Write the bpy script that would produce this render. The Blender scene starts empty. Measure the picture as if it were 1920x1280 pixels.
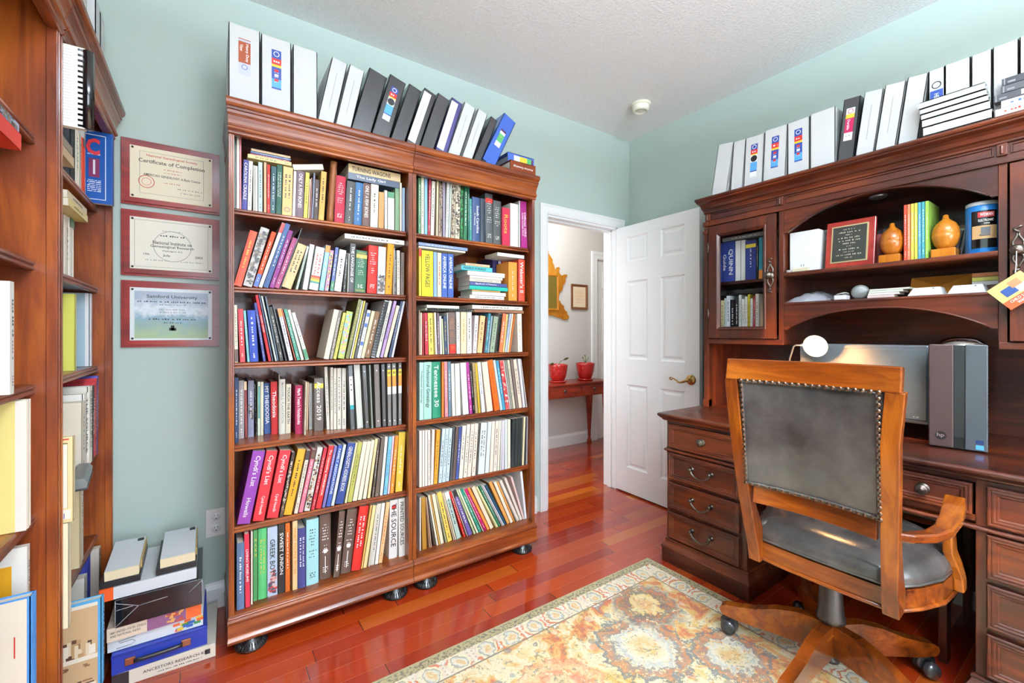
import bpy, bmesh, math, random
from mathutils import Vector, Matrix

# ---------------------------------------------------------------- camera, world, lights, exposure
scn = bpy.context.scene
COL = scn.collection
PI = math.pi
scn.view_settings.view_transform = 'Standard'
scn.view_settings.look = 'None'
scn.view_settings.exposure = 0.22
scn.view_settings.gamma = 1.0
scn.view_settings.use_curve_mapping = False

YAW = 0.9648
camd = bpy.data.cameras.new('camera')
camd.sensor_width = 36.0
camd.lens = 36.0 * 820.0 / 1920.0
camd.shift_y = -15.8 / 1920.0
camd.clip_start = 0.05
cam = bpy.data.objects.new('camera', camd)
COL.objects.link(cam)
cam.location = (-2.7742, -2.3517, 1.2188)
cam.rotation_euler = (PI / 2, 0, YAW - PI / 2)
scn.camera = cam

world = bpy.data.worlds.new('world')
scn.world = world
world.use_nodes = True
wn = world.node_tree.nodes
wn['Background'].inputs[0].default_value = (0.75, 0.87, 1.0, 1)
wn['Background'].inputs[1].default_value = 1.5


def lamp(name, kind, loc, energy, color, size=0.1, rot=None, sy=None, spot=None):
    d = bpy.data.lights.new(name, kind)
    d.energy = energy
    d.color = color
    if kind == 'AREA':
        d.shape = 'RECTANGLE'
        d.size = size
        d.size_y = sy or size
    else:
        d.shadow_soft_size = size
    if spot:
        d.spot_size = spot
        d.spot_blend = 0.6
    o = bpy.data.objects.new(name, d)
    COL.objects.link(o)
    o.location = loc
    if rot:
        o.rotation_euler = rot
    return o


H = 2.754
# daylight entering through the window of the rear wall
lamp('window_daylight', 'AREA', (-1.95, -4.32, 1.45), 68, (0.90, 0.99, 1.12), 2.1, (PI / 2, 0, 0), 1.7)
# the ceiling lamp in the middle of the room (globe built below)
lamp('ceiling_lamp_light', 'POINT', (-2.1, -2.95, 2.36), 15, (1.0, 0.99, 0.98), 0.10)
lamp('ceiling_lamp_uplight', 'AREA', (-2.1, -2.95, 2.50), 410, (0.84, 1.0, 1.15), 0.5, (PI, 0, 0))  # added upward fill that brightens the ceiling and softens the room
lamp('hall_ceiling_light', 'POINT', (-0.2, 0.55, 2.45), 25, (0.98, 0.99, 1.0), 0.12)  # added lamp to brighten the hall, no fixture hangs there
lamp('hall_daylight', 'AREA', (-1.9, 0.62, 1.4), 20, (0.96, 1.0, 1.05), 1.0, (PI / 2, 0, -PI / 2), 1.8)  # added side fill inside the walled hall, no window behind it


# ---------------------------------------------------------------- materials
def lin(c):
    return tuple(((x / 12.92) if x <= 0.04045 else ((x + 0.055) / 1.055) ** 2.4) for x in c)


def hx(s):
    return lin(tuple(int(s[i:i + 2], 16) / 255 for i in (0, 2, 4))) + (1,)


MATS = {}


def pmat(name, col, rough=0.5, metal=0.0, coat=0.0, emit=None, es=0.0, spec=0.5):
    if name in MATS:
        return MATS[name]
    m = bpy.data.materials.new(name)
    m.use_nodes = True
    b = m.node_tree.nodes['Principled BSDF']
    b.inputs['Base Color'].default_value = hx(col) if isinstance(col, str) else col
    b.inputs['Roughness'].default_value = rough
    b.inputs['Metallic'].default_value = metal
    b.inputs['Coat Weight'].default_value = coat
    b.inputs['Specular IOR Level'].default_value = spec
    if emit:
        b.inputs['Emission Color'].default_value = hx(emit)
        b.inputs['Emission Strength'].default_value = es
    MATS[name] = m
    return m


class NT:
    def __init__(s, m):
        s.t = m.node_tree
        s.b = s.t.nodes['Principled BSDF']

    def n(s, kind, **kw):
        nd = s.t.nodes.new(kind)
        for k, v in kw.items():
            setattr(nd, k, v)
        return nd

    def l(s, a, b):
        s.t.links.new(a, b)

    def put(s, sock, v):
        if isinstance(v, (int, float)):
            sock.default_value = v
        elif isinstance(v, tuple):
            sock.default_value = v
        else:
            s.l(v, sock)

    def m(s, op, a, b=0.0, c=0.0):
        nd = s.n('ShaderNodeMath', operation=op)
        s.put(nd.inputs[0], a)
        s.put(nd.inputs[1], b)
        s.put(nd.inputs[2], c)
        return nd.outputs[0]

    def mix(s, f, a, b, mode='MIX'):
        nd = s.n('ShaderNodeMix', data_type='RGBA', blend_type=mode)
        s.put(nd.inputs[0], f)
        s.put(nd.inputs[6], a)
        s.put(nd.inputs[7], b)
        return nd.outputs[2]

    def ramp(s, f, stops, interp='LINEAR'):
        nd = s.n('ShaderNodeValToRGB')
        cr = nd.color_ramp
        cr.interpolation = interp
        while len(cr.elements) < len(stops):
            cr.elements.new(0.5)
        for e, (p, c) in zip(cr.elements, stops):
            e.position = p
            e.color = hx(c) if isinstance(c, str) else c
        s.l(f, nd.inputs[0])
        return nd.outputs[0]

    def coord(s, scale=(1, 1, 1), rot=(0, 0, 0), loc=(0, 0, 0), kind='Object'):
        tc = s.n('ShaderNodeTexCoord')
        mp = s.n('ShaderNodeMapping')
        mp.inputs['Scale'].default_value = scale
        mp.inputs['Rotation'].default_value = rot
        mp.inputs['Location'].default_value = loc
        s.l(tc.outputs[kind], mp.inputs[0])
        return mp.outputs[0]

    def noise(s, v, scale, detail=3, rough=0.5, dist=0.0):
        nd = s.n('ShaderNodeTexNoise')
        s.l(v, nd.inputs['Vector'])
        nd.inputs['Scale'].default_value = scale
        nd.inputs['Detail'].default_value = detail
        nd.inputs['Roughness'].default_value = rough
        nd.inputs['Distortion'].default_value = dist
        return nd.outputs[0]

    def bump(s, h, strength, dist=0.01):
        nd = s.n('ShaderNodeBump')
        nd.inputs['Strength'].default_value = strength
        nd.inputs['Distance'].default_value = dist
        s.l(h, nd.inputs['Height'])
        s.l(nd.outputs[0], s.b.inputs['Normal'])


def wood(name, c0, c1, c2, axis='Z', rough=0.42, coat=0.35, blotch=3.0):
    if name in MATS:
        return MATS[name]
    m = pmat(name, c1, rough, coat=coat + .15)
    t = NT(m)
    sc = {'X': (0.9, 14, 14), 'Y': (14, 0.9, 14), 'Z': (14, 14, 0.9)}[axis]
    v = t.coord(sc)
    g = t.noise(v, 2.2, 5, 0.62, 0.6)
    v2 = t.coord({'X': (0.6, 1.4, 1.4), 'Y': (1.4, 0.6, 1.4), 'Z': (1.4, 1.4, 0.6)}[axis])
    b = t.noise(v2, blotch, 3, 0.55, 0.25)
    f = t.m('ADD', t.m('MULTIPLY', g, 0.42), t.m('MULTIPLY', b, 0.62))
    c = t.ramp(f, [(0.36, c0), (0.52, c1), (0.68, c2)])
    t.l(c, t.b.inputs['Base Color'])
    t.b.inputs['Coat Roughness'].default_value = 0.12
    t.b.inputs['Specular IOR Level'].default_value = 0.3
    t.bump(g, 0.06, 0.002)
    return m


CH = ('32120a', '70300f', 'a4561a')      # cherry of the bookcases
DK = ('1e0a06', '441a0d', '703012')      # darker mahogany of the desk
CHR = ('3c1606', '78360c', 'a85c16')     # honey walnut of the chair
w_case = {a: wood('cherry_wood_' + a.lower(), *CH, axis=a) for a in 'XYZ'}
w_desk = {a: wood('mahogany_wood_' + a.lower(), *DK, axis=a) for a in 'XYZ'}
w_chair = {a: wood('honey_walnut_' + a.lower(), *CHR, axis=a, rough=0.24) for a in 'XYZ'}
w_table = wood('red_table_wood', '5a180c', '8e2c14', 'a84420', axis='X')
w_plaque = wood('plaque_wood', '5e1210', '86201a', '9c3626', axis='X', rough=0.35, coat=0.2)
w_leaf = wood('carved_leaf_wood', '8e4e0c', 'b4700f', 'c8882a', axis='Z', rough=0.5, coat=0.0)
w_pear = wood('pale_turned_wood', '8e4a12', 'bc701e', 'd08c34', axis='Z', rough=0.25)

wall_m = pmat('sage_wall_paint', 'b4c4bc', 0.6)
t = NT(wall_m)
t.bump(t.noise(t.coord(), 160, 2), 0.05, 0.002)
ceil_m = pmat('textured_ceiling', 'eeeeee', 0.9)
t = NT(ceil_m)
n1 = t.noise(t.coord(), 85, 4, 0.65)
t.bump(n1, 0.6, 0.006)
t.l(t.ramp(n1, [(0.36, 'ececec'), (0.60, 'f6f6f6')]), t.b.inputs['Base Color'])  # shade of the stipple relief also put into the colour as faint speckle
white_m = pmat('white_gloss_paint', 'eeefef', 0.32)
hall_m = pmat('hall_grey_paint', 'd2cfca', 0.7)
floor_m = pmat('brazilian_cherry_floor', '8e2c12', 0.16, coat=0.4)
t = NT(floor_m)
tc = t.n('ShaderNodeTexCoord')
sp = t.n('ShaderNodeSeparateXYZ')
t.l(tc.outputs['Object'], sp.inputs[0])
row = t.m('FLOOR', t.m('DIVIDE', sp.outputs[1], 0.076))
wn1 = t.n('ShaderNodeTexWhiteNoise', noise_dimensions='1D')
t.l(row, wn1.inputs[1])
xo = t.m('ADD', t.m('DIVIDE', sp.outputs[0], 0.78), t.m('MULTIPLY', wn1.outputs[0], 9.0))
colm = t.m('FLOOR', xo)
wn2 = t.n('ShaderNodeTexWhiteNoise', noise_dimensions='2D')
cx = t.n('ShaderNodeCombineXYZ')
t.l(row, cx.inputs[0])
t.l(colm, cx.inputs[1])
t.l(cx.outputs[0], wn2.inputs[0])
base = t.ramp(wn2.outputs[0], [(0.0, '8a2210'), (0.3, 'a43010'), (0.6, 'b84212'), (0.82, '962818'), (1.0, 'ce6a1c')])
gr = t.noise(t.coord((1.2, 22, 1)), 3.0, 5, 0.6, 0.4)
base = t.mix(t.m('MULTIPLY', gr, 0.38), base, hx('6a1c0c'))
fy = t.m('FRACT', t.m('DIVIDE', sp.outputs[1], 0.076))
fx = t.m('FRACT', xo)
seamy = t.m('LESS_THAN', fy, 0.022)
seamx = t.m('LESS_THAN', fx, 0.0035)
seam = t.m('MAXIMUM', seamy, seamx)
base = t.mix(t.m('MULTIPLY', seamy, 0.55), base, hx('c87850'))
base = t.mix(seamx, base, hx('3c0e06'))
t.l(base, t.b.inputs['Base Color'])
t.b.inputs['Coat Roughness'].default_value = 0.08
t.bump(t.m('SUBTRACT', 1.0, seam), 0.15, 0.001)

leather_m = pmat('black_leather', '2b2929', 0.42, coat=0.1)
t = NT(leather_m)
n1 = t.noise(t.coord(), 6, 4, 0.6)
t.l(t.ramp(n1, [(0.32, '343231'), (0.7, '5c5856')]), t.b.inputs['Base Color'])
t.l(t.ramp(n1, [(0.3, '484848'), (0.7, '7c7c7c')]), t.b.inputs['Roughness'])
t.bump(t.noise(t.coord(), 240, 2), 0.12, 0.002)
brass_m = pmat('antique_brass', 'a8854e', 0.3, metal=1.0)
bronze_m = pmat('aged_pewter', '6a6058', 0.36, metal=1.0)
nail_m = pmat('nailhead_bronze', '6e5648', 0.3, metal=1.0)
black_m = pmat('black_plastic', '1c1c1e', 0.4)
blk_gloss = pmat('gloss_black', '101012', 0.12, coat=0.5)
gun_m = pmat('gunmetal_lift', '585250', 0.4, metal=0.8)
silver_m = pmat('brushed_silver', 'aaaaae', 0.3, metal=0.9)
darkgap = pmat('dark_interior_wood', '2c120b', 0.6)
paper_m = pmat('book_pages', 'e2d8c4', 0.85)
t = NT(paper_m)
t.l(t.mix(t.m('MULTIPLY', t.noise(t.coord((3, 3, 3)), 90, 1), 0.3), hx('ece4d2'), hx('b8aa90')), t.b.inputs['Base Color'])
glass_m = pmat('clear_glass', 'ffffff', 0.02)
glass_m.node_tree.nodes['Principled BSDF'].inputs['Transmission Weight'].default_value = 1.0
glass_m.node_tree.nodes['Principled BSDF'].inputs['IOR'].default_value = 1.1
mirror_m = pmat('mirror_glass', 'd8c060', 0.04, metal=1.0)


def objcol_mat(name, rough, coat=0.0, spec=0.5):
    m = pmat(name, 'ffffff', rough, coat=coat, spec=spec)
    t = NT(m)
    oi = t.n('ShaderNodeObjectInfo')
    t.l(oi.outputs['Color'], t.b.inputs['Base Color'])
    return m


cloth_m = objcol_mat('cover_cloth', 0.62)
card_m = objcol_mat('cover_gloss_card', 0.36)
dark_vinyl_m = objcol_mat('dark_binder_vinyl', 0.3, coat=.3)
vinyl_m = objcol_mat('binder_vinyl', 0.6, spec=.12)
LET = {'w': pmat('white_print', 'f4f2ee', 0.6), 'k': pmat('black_print', '232022', 0.6), 'y': pmat('gold_print', 'e0bc4c', 0.5),
       'r': pmat('red_print', 'c03020', 0.6), 'b': pmat('blue_print', '3c62a8', 0.6), 'o': pmat('orange_print', 'd88838', 0.6),
       'g': pmat('grey_print', '94928c', 0.6)}


def solid(c, rough=0.5):
    return pmat('paint_' + c + ('' if rough == 0.5 else str(rough)), c, rough)


# ---------------------------------------------------------------- mesh helpers
class MB:
    def __init__(s):
        s.v = []
        s.f = []
        s.mi = []
        s.sm = []

    def add(s, vs, fs, mi=0, smooth=False, M=None):
        o = len(s.v)
        for p in vs:
            p = Vector(p)
            if M is not None:
                p = M @ p
            s.v.append(tuple(p))
        for f in fs:
            s.f.append([i + o for i in f])
            s.mi.append(mi)
            s.sm.append(smooth)
        return s

    def box(s, a, b, mi=0, M=None):
        x0, x1 = sorted((a[0], b[0]))
        y0, y1 = sorted((a[1], b[1]))
        z0, z1 = sorted((a[2], b[2]))
        v = [(x0, y0, z0), (x1, y0, z0), (x1, y1, z0), (x0, y1, z0), (x0, y0, z1), (x1, y0, z1), (x1, y1, z1), (x0, y1, z1)]
        f = [(0, 3, 2, 1), (4, 5, 6, 7), (0, 1, 5, 4), (1, 2, 6, 5), (2, 3, 7, 6), (3, 0, 4, 7)]
        return s.add(v, f, mi, False, M)

    def prism(s, poly, fn, t0, t1, mi=0, smooth=False, caps=True, M=None):
        """poly: 2-D outline; fn(u, v, t) -> 3-D point"""
        n = len(poly)
        v = [fn(u, w, t0) for u, w in poly] + [fn(u, w, t1) for u, w in poly]
        s.add(v, [(i, (i + 1) % n, n + (i + 1) % n, n + i) for i in range(n)], mi, smooth, M)
        if caps:
            s.add(v[:n], [list(range(n))[::-1]], mi, False, M)
            s.add(v[n:], [list(range(n))], mi, False, M)
        return s

    def lathe(s, prof, c=(0, 0, 0), axis='Z', seg=24, mi=0, smooth=True, M=None, a0=0, a1=2 * PI):
        v = []
        full = abs(a1 - a0 - 2 * PI) < 1e-6
        k = seg if full else seg + 1
        for r, z in prof:
            for i in range(k):
                a = a0 + (a1 - a0) * i / seg
                p = (r * math.cos(a), r * math.sin(a), z)
                if axis == 'X':
                    p = (p[2], p[0], p[1])
                elif axis == 'Y':
                    p = (p[1], p[2], p[0])
                v.append((p[0] + c[0], p[1] + c[1], p[2] + c[2]))
        f = []
        for j in range(len(prof) - 1):
            for i in range(seg):
                i2 = (i + 1) % k
                f.append((j * k + i, j * k + i2, (j + 1) * k + i2, (j + 1) * k + i))
        return s.add(v, f, mi, smooth, M)

    def tube(s, pts, r, seg=8, mi=0, cap=True, M=None, up=None):
        pts = [Vector(p) for p in pts]
        rs = r if isinstance(r, (list, tuple)) else [r] * len(pts)
        v = []
        pn = None
        for i, p in enumerate(pts):
            d = (pts[min(i + 1, len(pts) - 1)] - pts[max(i - 1, 0)]).normalized()
            if pn is None:
                u = Vector((0, 0, 1)) if abs(d.z) < 0.9 else Vector((1, 0, 0))
                pn = d.cross(u).normalized()
            pn = (pn - d * pn.dot(d)).normalized()
            b = d.cross(pn)
            for k in range(seg):
                a = 2 * PI * k / seg
                v.append(p + (pn * math.cos(a) + b * math.sin(a)) * rs[i])
        f = []
        for i in range(len(pts) - 1):
            for k in range(seg):
                k2 = (k + 1) % seg
                f.append((i * seg + k, i * seg + k2, (i + 1) * seg + k2, (i + 1) * seg + k))
        if cap:
            f.append(list(range(seg))[::-1])
            f.append([(len(pts) - 1) * seg + k for k in range(seg)])
        return s.add(v, f, mi, True, M)

    def sweep(s, path, prof, closed=False, mi=0, M=None, smooth=False, capends=True):
        """mitred moulding: path = plan points (x, y); prof = closed outline of (offset to the right of travel, z)"""
        n = len(path)
        P = [Vector((p[0], p[1])) for p in path]
        dirs = []
        for i in range(n):
            def nd(a, b):
                d = (P[b % n] - P[a % n]).normalized()
                return Vector((d.y, -d.x))
            if closed or 0 < i < n - 1:
                n0 = nd(i - 1, i)
                n1 = nd(i, i + 1)
                m = (n0 + n1)
                m = m / max(0.2, (1 + n0.dot(n1)))
            elif i == 0:
                m = nd(0, 1)
            else:
                m = nd(n - 2, n - 1)
            dirs.append(m)
        k = len(prof)
        v = []
        for i in range(n):
            for o, z in prof:
                q = P[i] + dirs[i] * o
                v.append((q.x, q.y, z))
        f = []
        for i in range(n if closed else n - 1):
            i2 = (i + 1) % n
            for j in range(k):
                j2 = (j + 1) % k
                f.append((i * k + j, i2 * k + j, i2 * k + j2, i * k + j2))
        s.add(v, f, mi, smooth, M)
        if not closed and capends:
            s.add(v[:k], [list(range(k))], mi, False, M)
            s.add(v[-k:], [list(range(k))[::-1]], mi, False, M)
        return s

    def frame(s, a, b, w, d, axis, mi=0, M=None, prof=None):
        """picture-frame moulding around rectangle in a plane. a,b: opposite (u,v) corners, axis: fn(u,v,depth)->xyz"""
        (u0, v0), (u1, v1) = a, b
        prof = prof or [(0, 0), (0, d), (w * .35, d), (w * .5, d * .7), (w * .8, d * .55), (w, d * .1), (w, 0)]
        cor = [(u0, v0, 1, 1), (u1, v0, -1, 1), (u1, v1, -1, -1), (u0, v1, 1, -1)]
        k = len(prof)
        v = []
        for (u, w_, su, sv) in cor:
            for o, h in prof:
                v.append(axis(u + su * o, w_ + sv * o, h))
        f = []
        for i in range(4):
            i2 = (i + 1) % 4
            for j in range(k):
                j2 = (j + 1) % k
                f.append((i * k + j, i2 * k + j, i2 * k + j2, i * k + j2))
        return s.add(v, f, mi, False, M)

    def build(s, name, mats, parent=None, bevel=0.0, segs=2, color=None, angle=0.6):
        me = bpy.data.meshes.new(name)
        off = Vector(parent['wloc']) if (parent is not None and 'wloc' in parent) else Vector((0, 0, 0))
        me.from_pydata(s.v, [], s.f)
        if not isinstance(mats, (list, tuple)):
            mats = [mats]
        for m in mats:
            me.materials.append(m)
        for p, mi, sm in zip(me.polygons, s.mi, s.sm):
            p.material_index = mi
            p.use_smooth = sm
        bm = bmesh.new()
        bm.from_mesh(me)
        bmesh.ops.recalc_face_normals(bm, faces=bm.faces)
        bm.to_mesh(me)
        bm.free()
        o = bpy.data.objects.new(name, me)
        COL.objects.link(o)
        if parent is not None:
            o.parent = parent
            if 'zoff' in parent:
                o.location = (0, 0, -parent['zoff'])
            if 'wloc' in parent:
                o.location = -off
                if parent.type == 'MESH':
                    o.location = (0, 0, 0)
        if bevel:
            md = o.modifiers.new('bevel', 'BEVEL')
            md.width = bevel
            md.segments = segs
            md.limit_method = 'ANGLE'
            md.angle_limit = angle
        if color:
            o.color = hx(color)
        return o


LABELS = set()


def tag(o, label=None, cat=None, group=None, kind=None):
    if label:
        nw = len(label.split())
        if not 4 <= nw <= 16:
            print('LABEL LENGTH', nw, label)
        if label in LABELS and not group:
            print('LABEL TWICE', label)
        LABELS.add(label)
        o['label'] = label
    if cat:
        o['category'] = cat
    if group:
        o['group'] = group
    if kind:
        o['kind'] = kind
    return o


def thing(name, loc, label, cat, group=None, rz=0.0, local=False):
    """an Empty at the thing's base; meshes built for it are given in world coordinates unless local"""
    o = bpy.data.objects.new(name, None)
    COL.objects.link(o)
    o.empty_display_size = 0.05
    o.location = loc
    o.rotation_euler = (0, 0, rz)
    if not local:
        o['wloc'] = list(loc)
    return tag(o, label, cat, group)


def struct(name, mb, mat, **kw):
    return tag(mb.build(name, mat, **kw), kind='structure')


# ---------------------------------------------------------------- lettering
TXT = {}


def text_mesh(s, bold=0.0):
    key = (s, bold)
    if key in TXT:
        return TXT[key]
    cu = bpy.data.curves.new('t', 'FONT')
    cu.body = s
    cu.size = 1.0
    cu.resolution_u = 2
    cu.offset = bold
    ob = bpy.data.objects.new('t', cu)
    COL.objects.link(ob)
    dg = bpy.context.evaluated_depsgraph_get()
    me = bpy.data.meshes.new_from_object(ob.evaluated_get(dg))
    vs = [tuple(v.co) for v in me.vertices]
    fs = [tuple(p.vertices) for p in me.polygons]
    bpy.data.objects.remove(ob)
    bpy.data.curves.remove(cu)
    bpy.data.meshes.remove(me)
    x0 = min(v[0] for v in vs)
    x1 = max(v[0] for v in vs)
    y0 = min(v[1] for v in vs)
    y1 = max(v[1] for v in vs)
    TXT[key] = (vs, fs, x0, x1, y0, y1)
    return TXT[key]


def put_text(mb, s, c, xd, yd, L, h, n=0.0004, mi=0, bold=0.01):
    """centre c, run along xd over length L with letter height h (capped so letters keep shape)"""
    vs, fs, x0, x1, y0, y1 = text_mesh(s, bold)
    xd = Vector(xd).normalized()
    yd = Vector(yd).normalized()
    nn = xd.cross(yd)
    sx = L / (x1 - x0)
    sy = h / (y1 - y0)
    sx = min(sx, sy * 1.5)
    sy = min(sy, sx * 2.2)
    C = Vector(c)
    out = [C + xd * ((v[0] - (x0 + x1) / 2) * sx) + yd * ((v[1] - (y0 + y1) / 2) * sy) + nn * n for v in vs]
    mb.add(out, fs, mi)


def quad_(mb, c, xd, yd, w, h, n=0.0004, mi=0):
    xd = Vector(xd).normalized()
    yd = Vector(yd).normalized()
    nn = xd.cross(yd)
    C = Vector(c) + nn * n
    a = xd * (w / 2)
    b = yd * (h / 2)
    mb.add([C - a - b, C + a - b, C + a + b, C - a + b], [(0, 1, 2, 3)], mi)


def dashes(mb, rnd, c, xd, yd, L, h, mi=0, n=0.0004):
    """a line of small type too small to read: word-length marks"""
    xd = Vector(xd).normalized()
    x = -L / 2
    while x < L / 2 - 0.002:
        w = min(rnd.uniform(h * 0.9, h * 4.0), L / 2 - x)
        k = max(1, int(w / (h * 0.85)))
        for i in range(k):
            ww = w / k
            hh = h * rnd.choice((0.62, 0.62, 0.9, 1.0))
            quad_(mb, Vector(c) + xd * (x + ww * (i + .5)) + Vector(yd) * ((hh - h) * .3), xd, yd, ww * 0.62, hh * .8, n, mi)
        x += w + h * 0.7

# ---------------------------------------------------------------- room shell
XW = -3.47          # left wall plane
YB = -4.40          # wall behind the camera
T = 0.12
mb = MB()
mb.box((XW - T, YB - T, -0.1), (T, T, 0))
mb.box((-2.6, T, -0.1), (2.2, 1.34, 0))
struct('floor', mb, floor_m)
struct('ceiling', MB().box((XW - T, YB - T, H), (T, T, H + 0.1)), ceil_m)
struct('ceiling_hall', MB().box((-2.6, T, H), (2.2, 1.34, H + 0.1)), pmat('hall_ceiling_paint', 'd0cec8', 0.9))
DX0, DX1, DH = -0.856, -0.135, 2.045     # door opening
mb = MB()
mb.box((XW - T, 0, 0), (DX0, T, H))
mb.box((DX1, 0, 0), (T, T, H))
mb.box((DX0, 0, DH), (DX1, T, H))
struct('wall_bookcases', mb, wall_m)
struct('wall_desk', MB().box((0, YB - T, 0), (T, 0, H)), wall_m)
struct('wall_left', MB().box((XW - T, YB - T, 0), (XW, 0, H)), wall_m)
mb = MB()
mb.box((XW, YB - T, 0), (-3.05, YB, H))
mb.box((-0.45, YB - T, 0), (0, YB, H))
mb.box((-3.05, YB - T, 0), (-0.45, YB, 0.55))
mb.box((-3.05, YB - T, 2.35), (-0.45, YB, H))
struct('wall_rear', mb, wall_m)
# rear window: casing, sash bars and panes
yf = lambda u, v, d: (u, YB - 0.02 + d, v)
w = struct('window_1', MB().frame((-3.05, 0.55), (-0.45, 2.35), 0.06, 0.04, yf), white_m)
for x in (-2.2, -1.3):
    MB().box((x - .03, YB - .07, .58), (x + .03, YB - .03, 2.32)).build('mullion', white_m, w)
MB().box((-3.0, YB - .06, 1.42), (-.5, YB - .03, 1.47)).build('meeting_rail', white_m, w)
# hall
struct('wall_hall_far', MB().box((-2.6, 1.22, 0), (0.885, 1.34, H)).box((0.885, 1.22, 2.06), (1.66, 1.34, H)).box((1.66, 1.22, 0), (2.2, 1.34, H)), hall_m)
struct('wall_hall_near', MB().box((-2.6, T, 0), (DX0 - .1, T + .012, H)).box((DX1 + .1, T, 0), (2.2, T + .012, H)).box((DX0 - .1, T, DH + .1), (DX1 + .1, T + .012, H)), hall_m)
struct('wall_hall_left', MB().box((-2.72, T, 0), (-2.6, 1.34, H)), hall_m)
struct('wall_hall_right', MB().box((2.2, T, 0), (2.32, 1.34, H)), hall_m)

bprof = [(0, 0), (0.014, 0), (0.014, 0.085), (0.011, 0.095), (0.006, 0.103), (0.004, 0.112), (0, 0.112)]
struct('baseboard_bookcases', MB().sweep([(XW, 0), (DX0 - .09, 0)], bprof), white_m)
struct('baseboard_desk', MB().sweep([(0, -0.005), (0, YB)], bprof), white_m)
struct('baseboard_left', MB().sweep([(XW, YB), (XW, 0)], bprof), white_m)
struct('baseboard_hall', MB().sweep([(-2.6, 1.22), (0.80, 1.22)], [(a * 1.1, b * 1.1) for a, b in bprof]), white_m)

# door casing and jambs (trim)
def casing(name, x0, x1, zt, y, sgn, w=0.068):
    pr = [(0, 0), (0, .012), (.012, .018), (.05, .016), (.058, .02), (w, .018), (w, 0)]
    path = [(x0, 0), (x0, zt), (x1, zt), (x1, 0)]
    P = [Vector(p) for p in path]
    nrm = [Vector((-1, 0)), Vector((-1, 1)), Vector((1, 1)), Vector((1, 0))]
    v = []
    for p, m in zip(P, nrm):
        for o, d in pr:
            q = p + m * o
            v.append((q.x, y + sgn * d, q.y))
    k = len(pr)
    f = [(i * k + j, (i + 1) * k + j, (i + 1) * k + (j + 1) % k, i * k + (j + 1) % k) for i in range(3) for j in range(k)]
    f += [list(range(k)), [3 * k + j for j in range(k)]]
    return struct(name, MB().add(v, f), white_m)


casing('trim_1', DX0 + .004, DX1 - .004, DH - .004, 0, -1)
mb = MB()
mb.box((DX0, 0, 0), (DX0 + .018, T + .012, DH)).box((DX1 - .018, 0, 0), (DX1, T + .012, DH)).box((DX0, 0, DH - .018), (DX1, T + .012, DH))
mb.box((DX0 + .018, .045, 0), (DX0 + .03, .08, DH - .018)).box((DX1 - .03, .045, 0), (DX1 - .018, .08, DH - .018)).box((DX0, .045, DH - .03), (DX1, .08, DH - .018))
struct('trim_2', mb, white_m, bevel=.0015)


def panel_door(name, w, h, t, rows, parent=None, stile=0.105, mid=0.11):
    """six-panel door leaf, local: x 0..w, y 0..t, z 0..h; both faces"""
    mb = MB()
    pw = (w - 2 * stile - mid) / 2
    cols = [(stile, stile + pw), (stile + pw + mid, w - stile)]
    # rails and stiles as solid core slightly thinner, raised frame pieces
    mb.box((0, .009, 0), (w, t - .009, h))
    for yy, sg in ((0, 1), (t, -1)):
        fa = lambda u, v, d, yy=yy, sg=sg: (u, yy + sg * (.010 - d), v)
        mb.box((0, yy, 0), (stile, yy + sg * .010, h))
        mb.box((w - stile, yy, 0), (w, yy + sg * .010, h))
        zs = [0] + [z for r in rows for z in r] + [h]
        for i in range(0, len(zs), 2):
            mb.box((stile, yy, zs[i]), (w - stile, yy + sg * .010, zs[i + 1]))
        for (z0, z1) in rows:
            mb.box((cols[0][1], yy, z0), (cols[1][0], yy + sg * .010, z1))
        for (a, b) in cols:
            for (z0, z1) in rows:
                mb.frame((a, z0), (b, z1), .016, .004, fa, prof=[(0, 0), (0, .010), (.004, .008), (.009, .003), (.016, .001), (.016, 0)])
                mb.frame((a + .02, z0 + .02), (b - .02, z1 - .02), .022, .004, fa, prof=[(0, 0), (.018, .0075), (.022, .0075), (.022, 0)])
                mb.box((a + .04, yy + sg * .0025, z0 + .04), (b - .04, yy + sg * .009, z1 - .04))
    return mb


DROWS = [(.19, .82), (1.01, 1.60), (1.735, 1.935)]
dl = bpy.data.objects.new('door_1', None)
COL.objects.link(dl)
dl.location = (DX1 + .006, -.012, .012)
dl.rotation_euler = (0, 0, -PI / 2 - math.radians(1.3))
tag(dl, kind='structure')
o = panel_door('door_leaf', .715, 2.018, .035, DROWS).build('door_leaf', white_m, dl, bevel=.0012)
o.location = (0, -.035, 0)
# lever handles: rosette, neck and curled lever (camera side faces local -y)
for sg, yy in ((-1, -.035), (1, 0)):
    mb = MB()
    mb.lathe([(0, 0), (.034, 0), (.034, .004), (.028, .009), (.018, .011), (.013, .016), (.011, .045), (0.012, .05), (0, .052)], axis='Y', M=Matrix.Translation((.655, yy, .9)) @ Matrix.Scale(sg, 4, (0, 1, 0)))
    pts = [(.655 - .115 * k / 9, yy + sg * (.045 + .006 * math.sin(k * .5)), .9 - .018 * math.sin(k / 9 * PI) * (1 if k < 6 else .4) + (.006 if k > 7 else 0)) for k in range(10)]
    mb.tube(pts, [.009, .0085, .008, .0072, .0066, .0062, .006, .0058, .0055, .005])
    c = pts[-1]
    mb.tube([(c[0] - .010 + .010 * math.cos(a), c[1], c[2] - .008 * math.sin(a) - .004) for a in [k * .7 for k in range(8)]], .0045)
    tag(mb.build('door_handle', brass_m, dl), 'curled brass lever handle')
for z in (.2, 1.0, 1.8):
    MB().tube([(0, 0.003, z), (0, .003, z + .09)], .006).build('hinge', white_m, dl)

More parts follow.
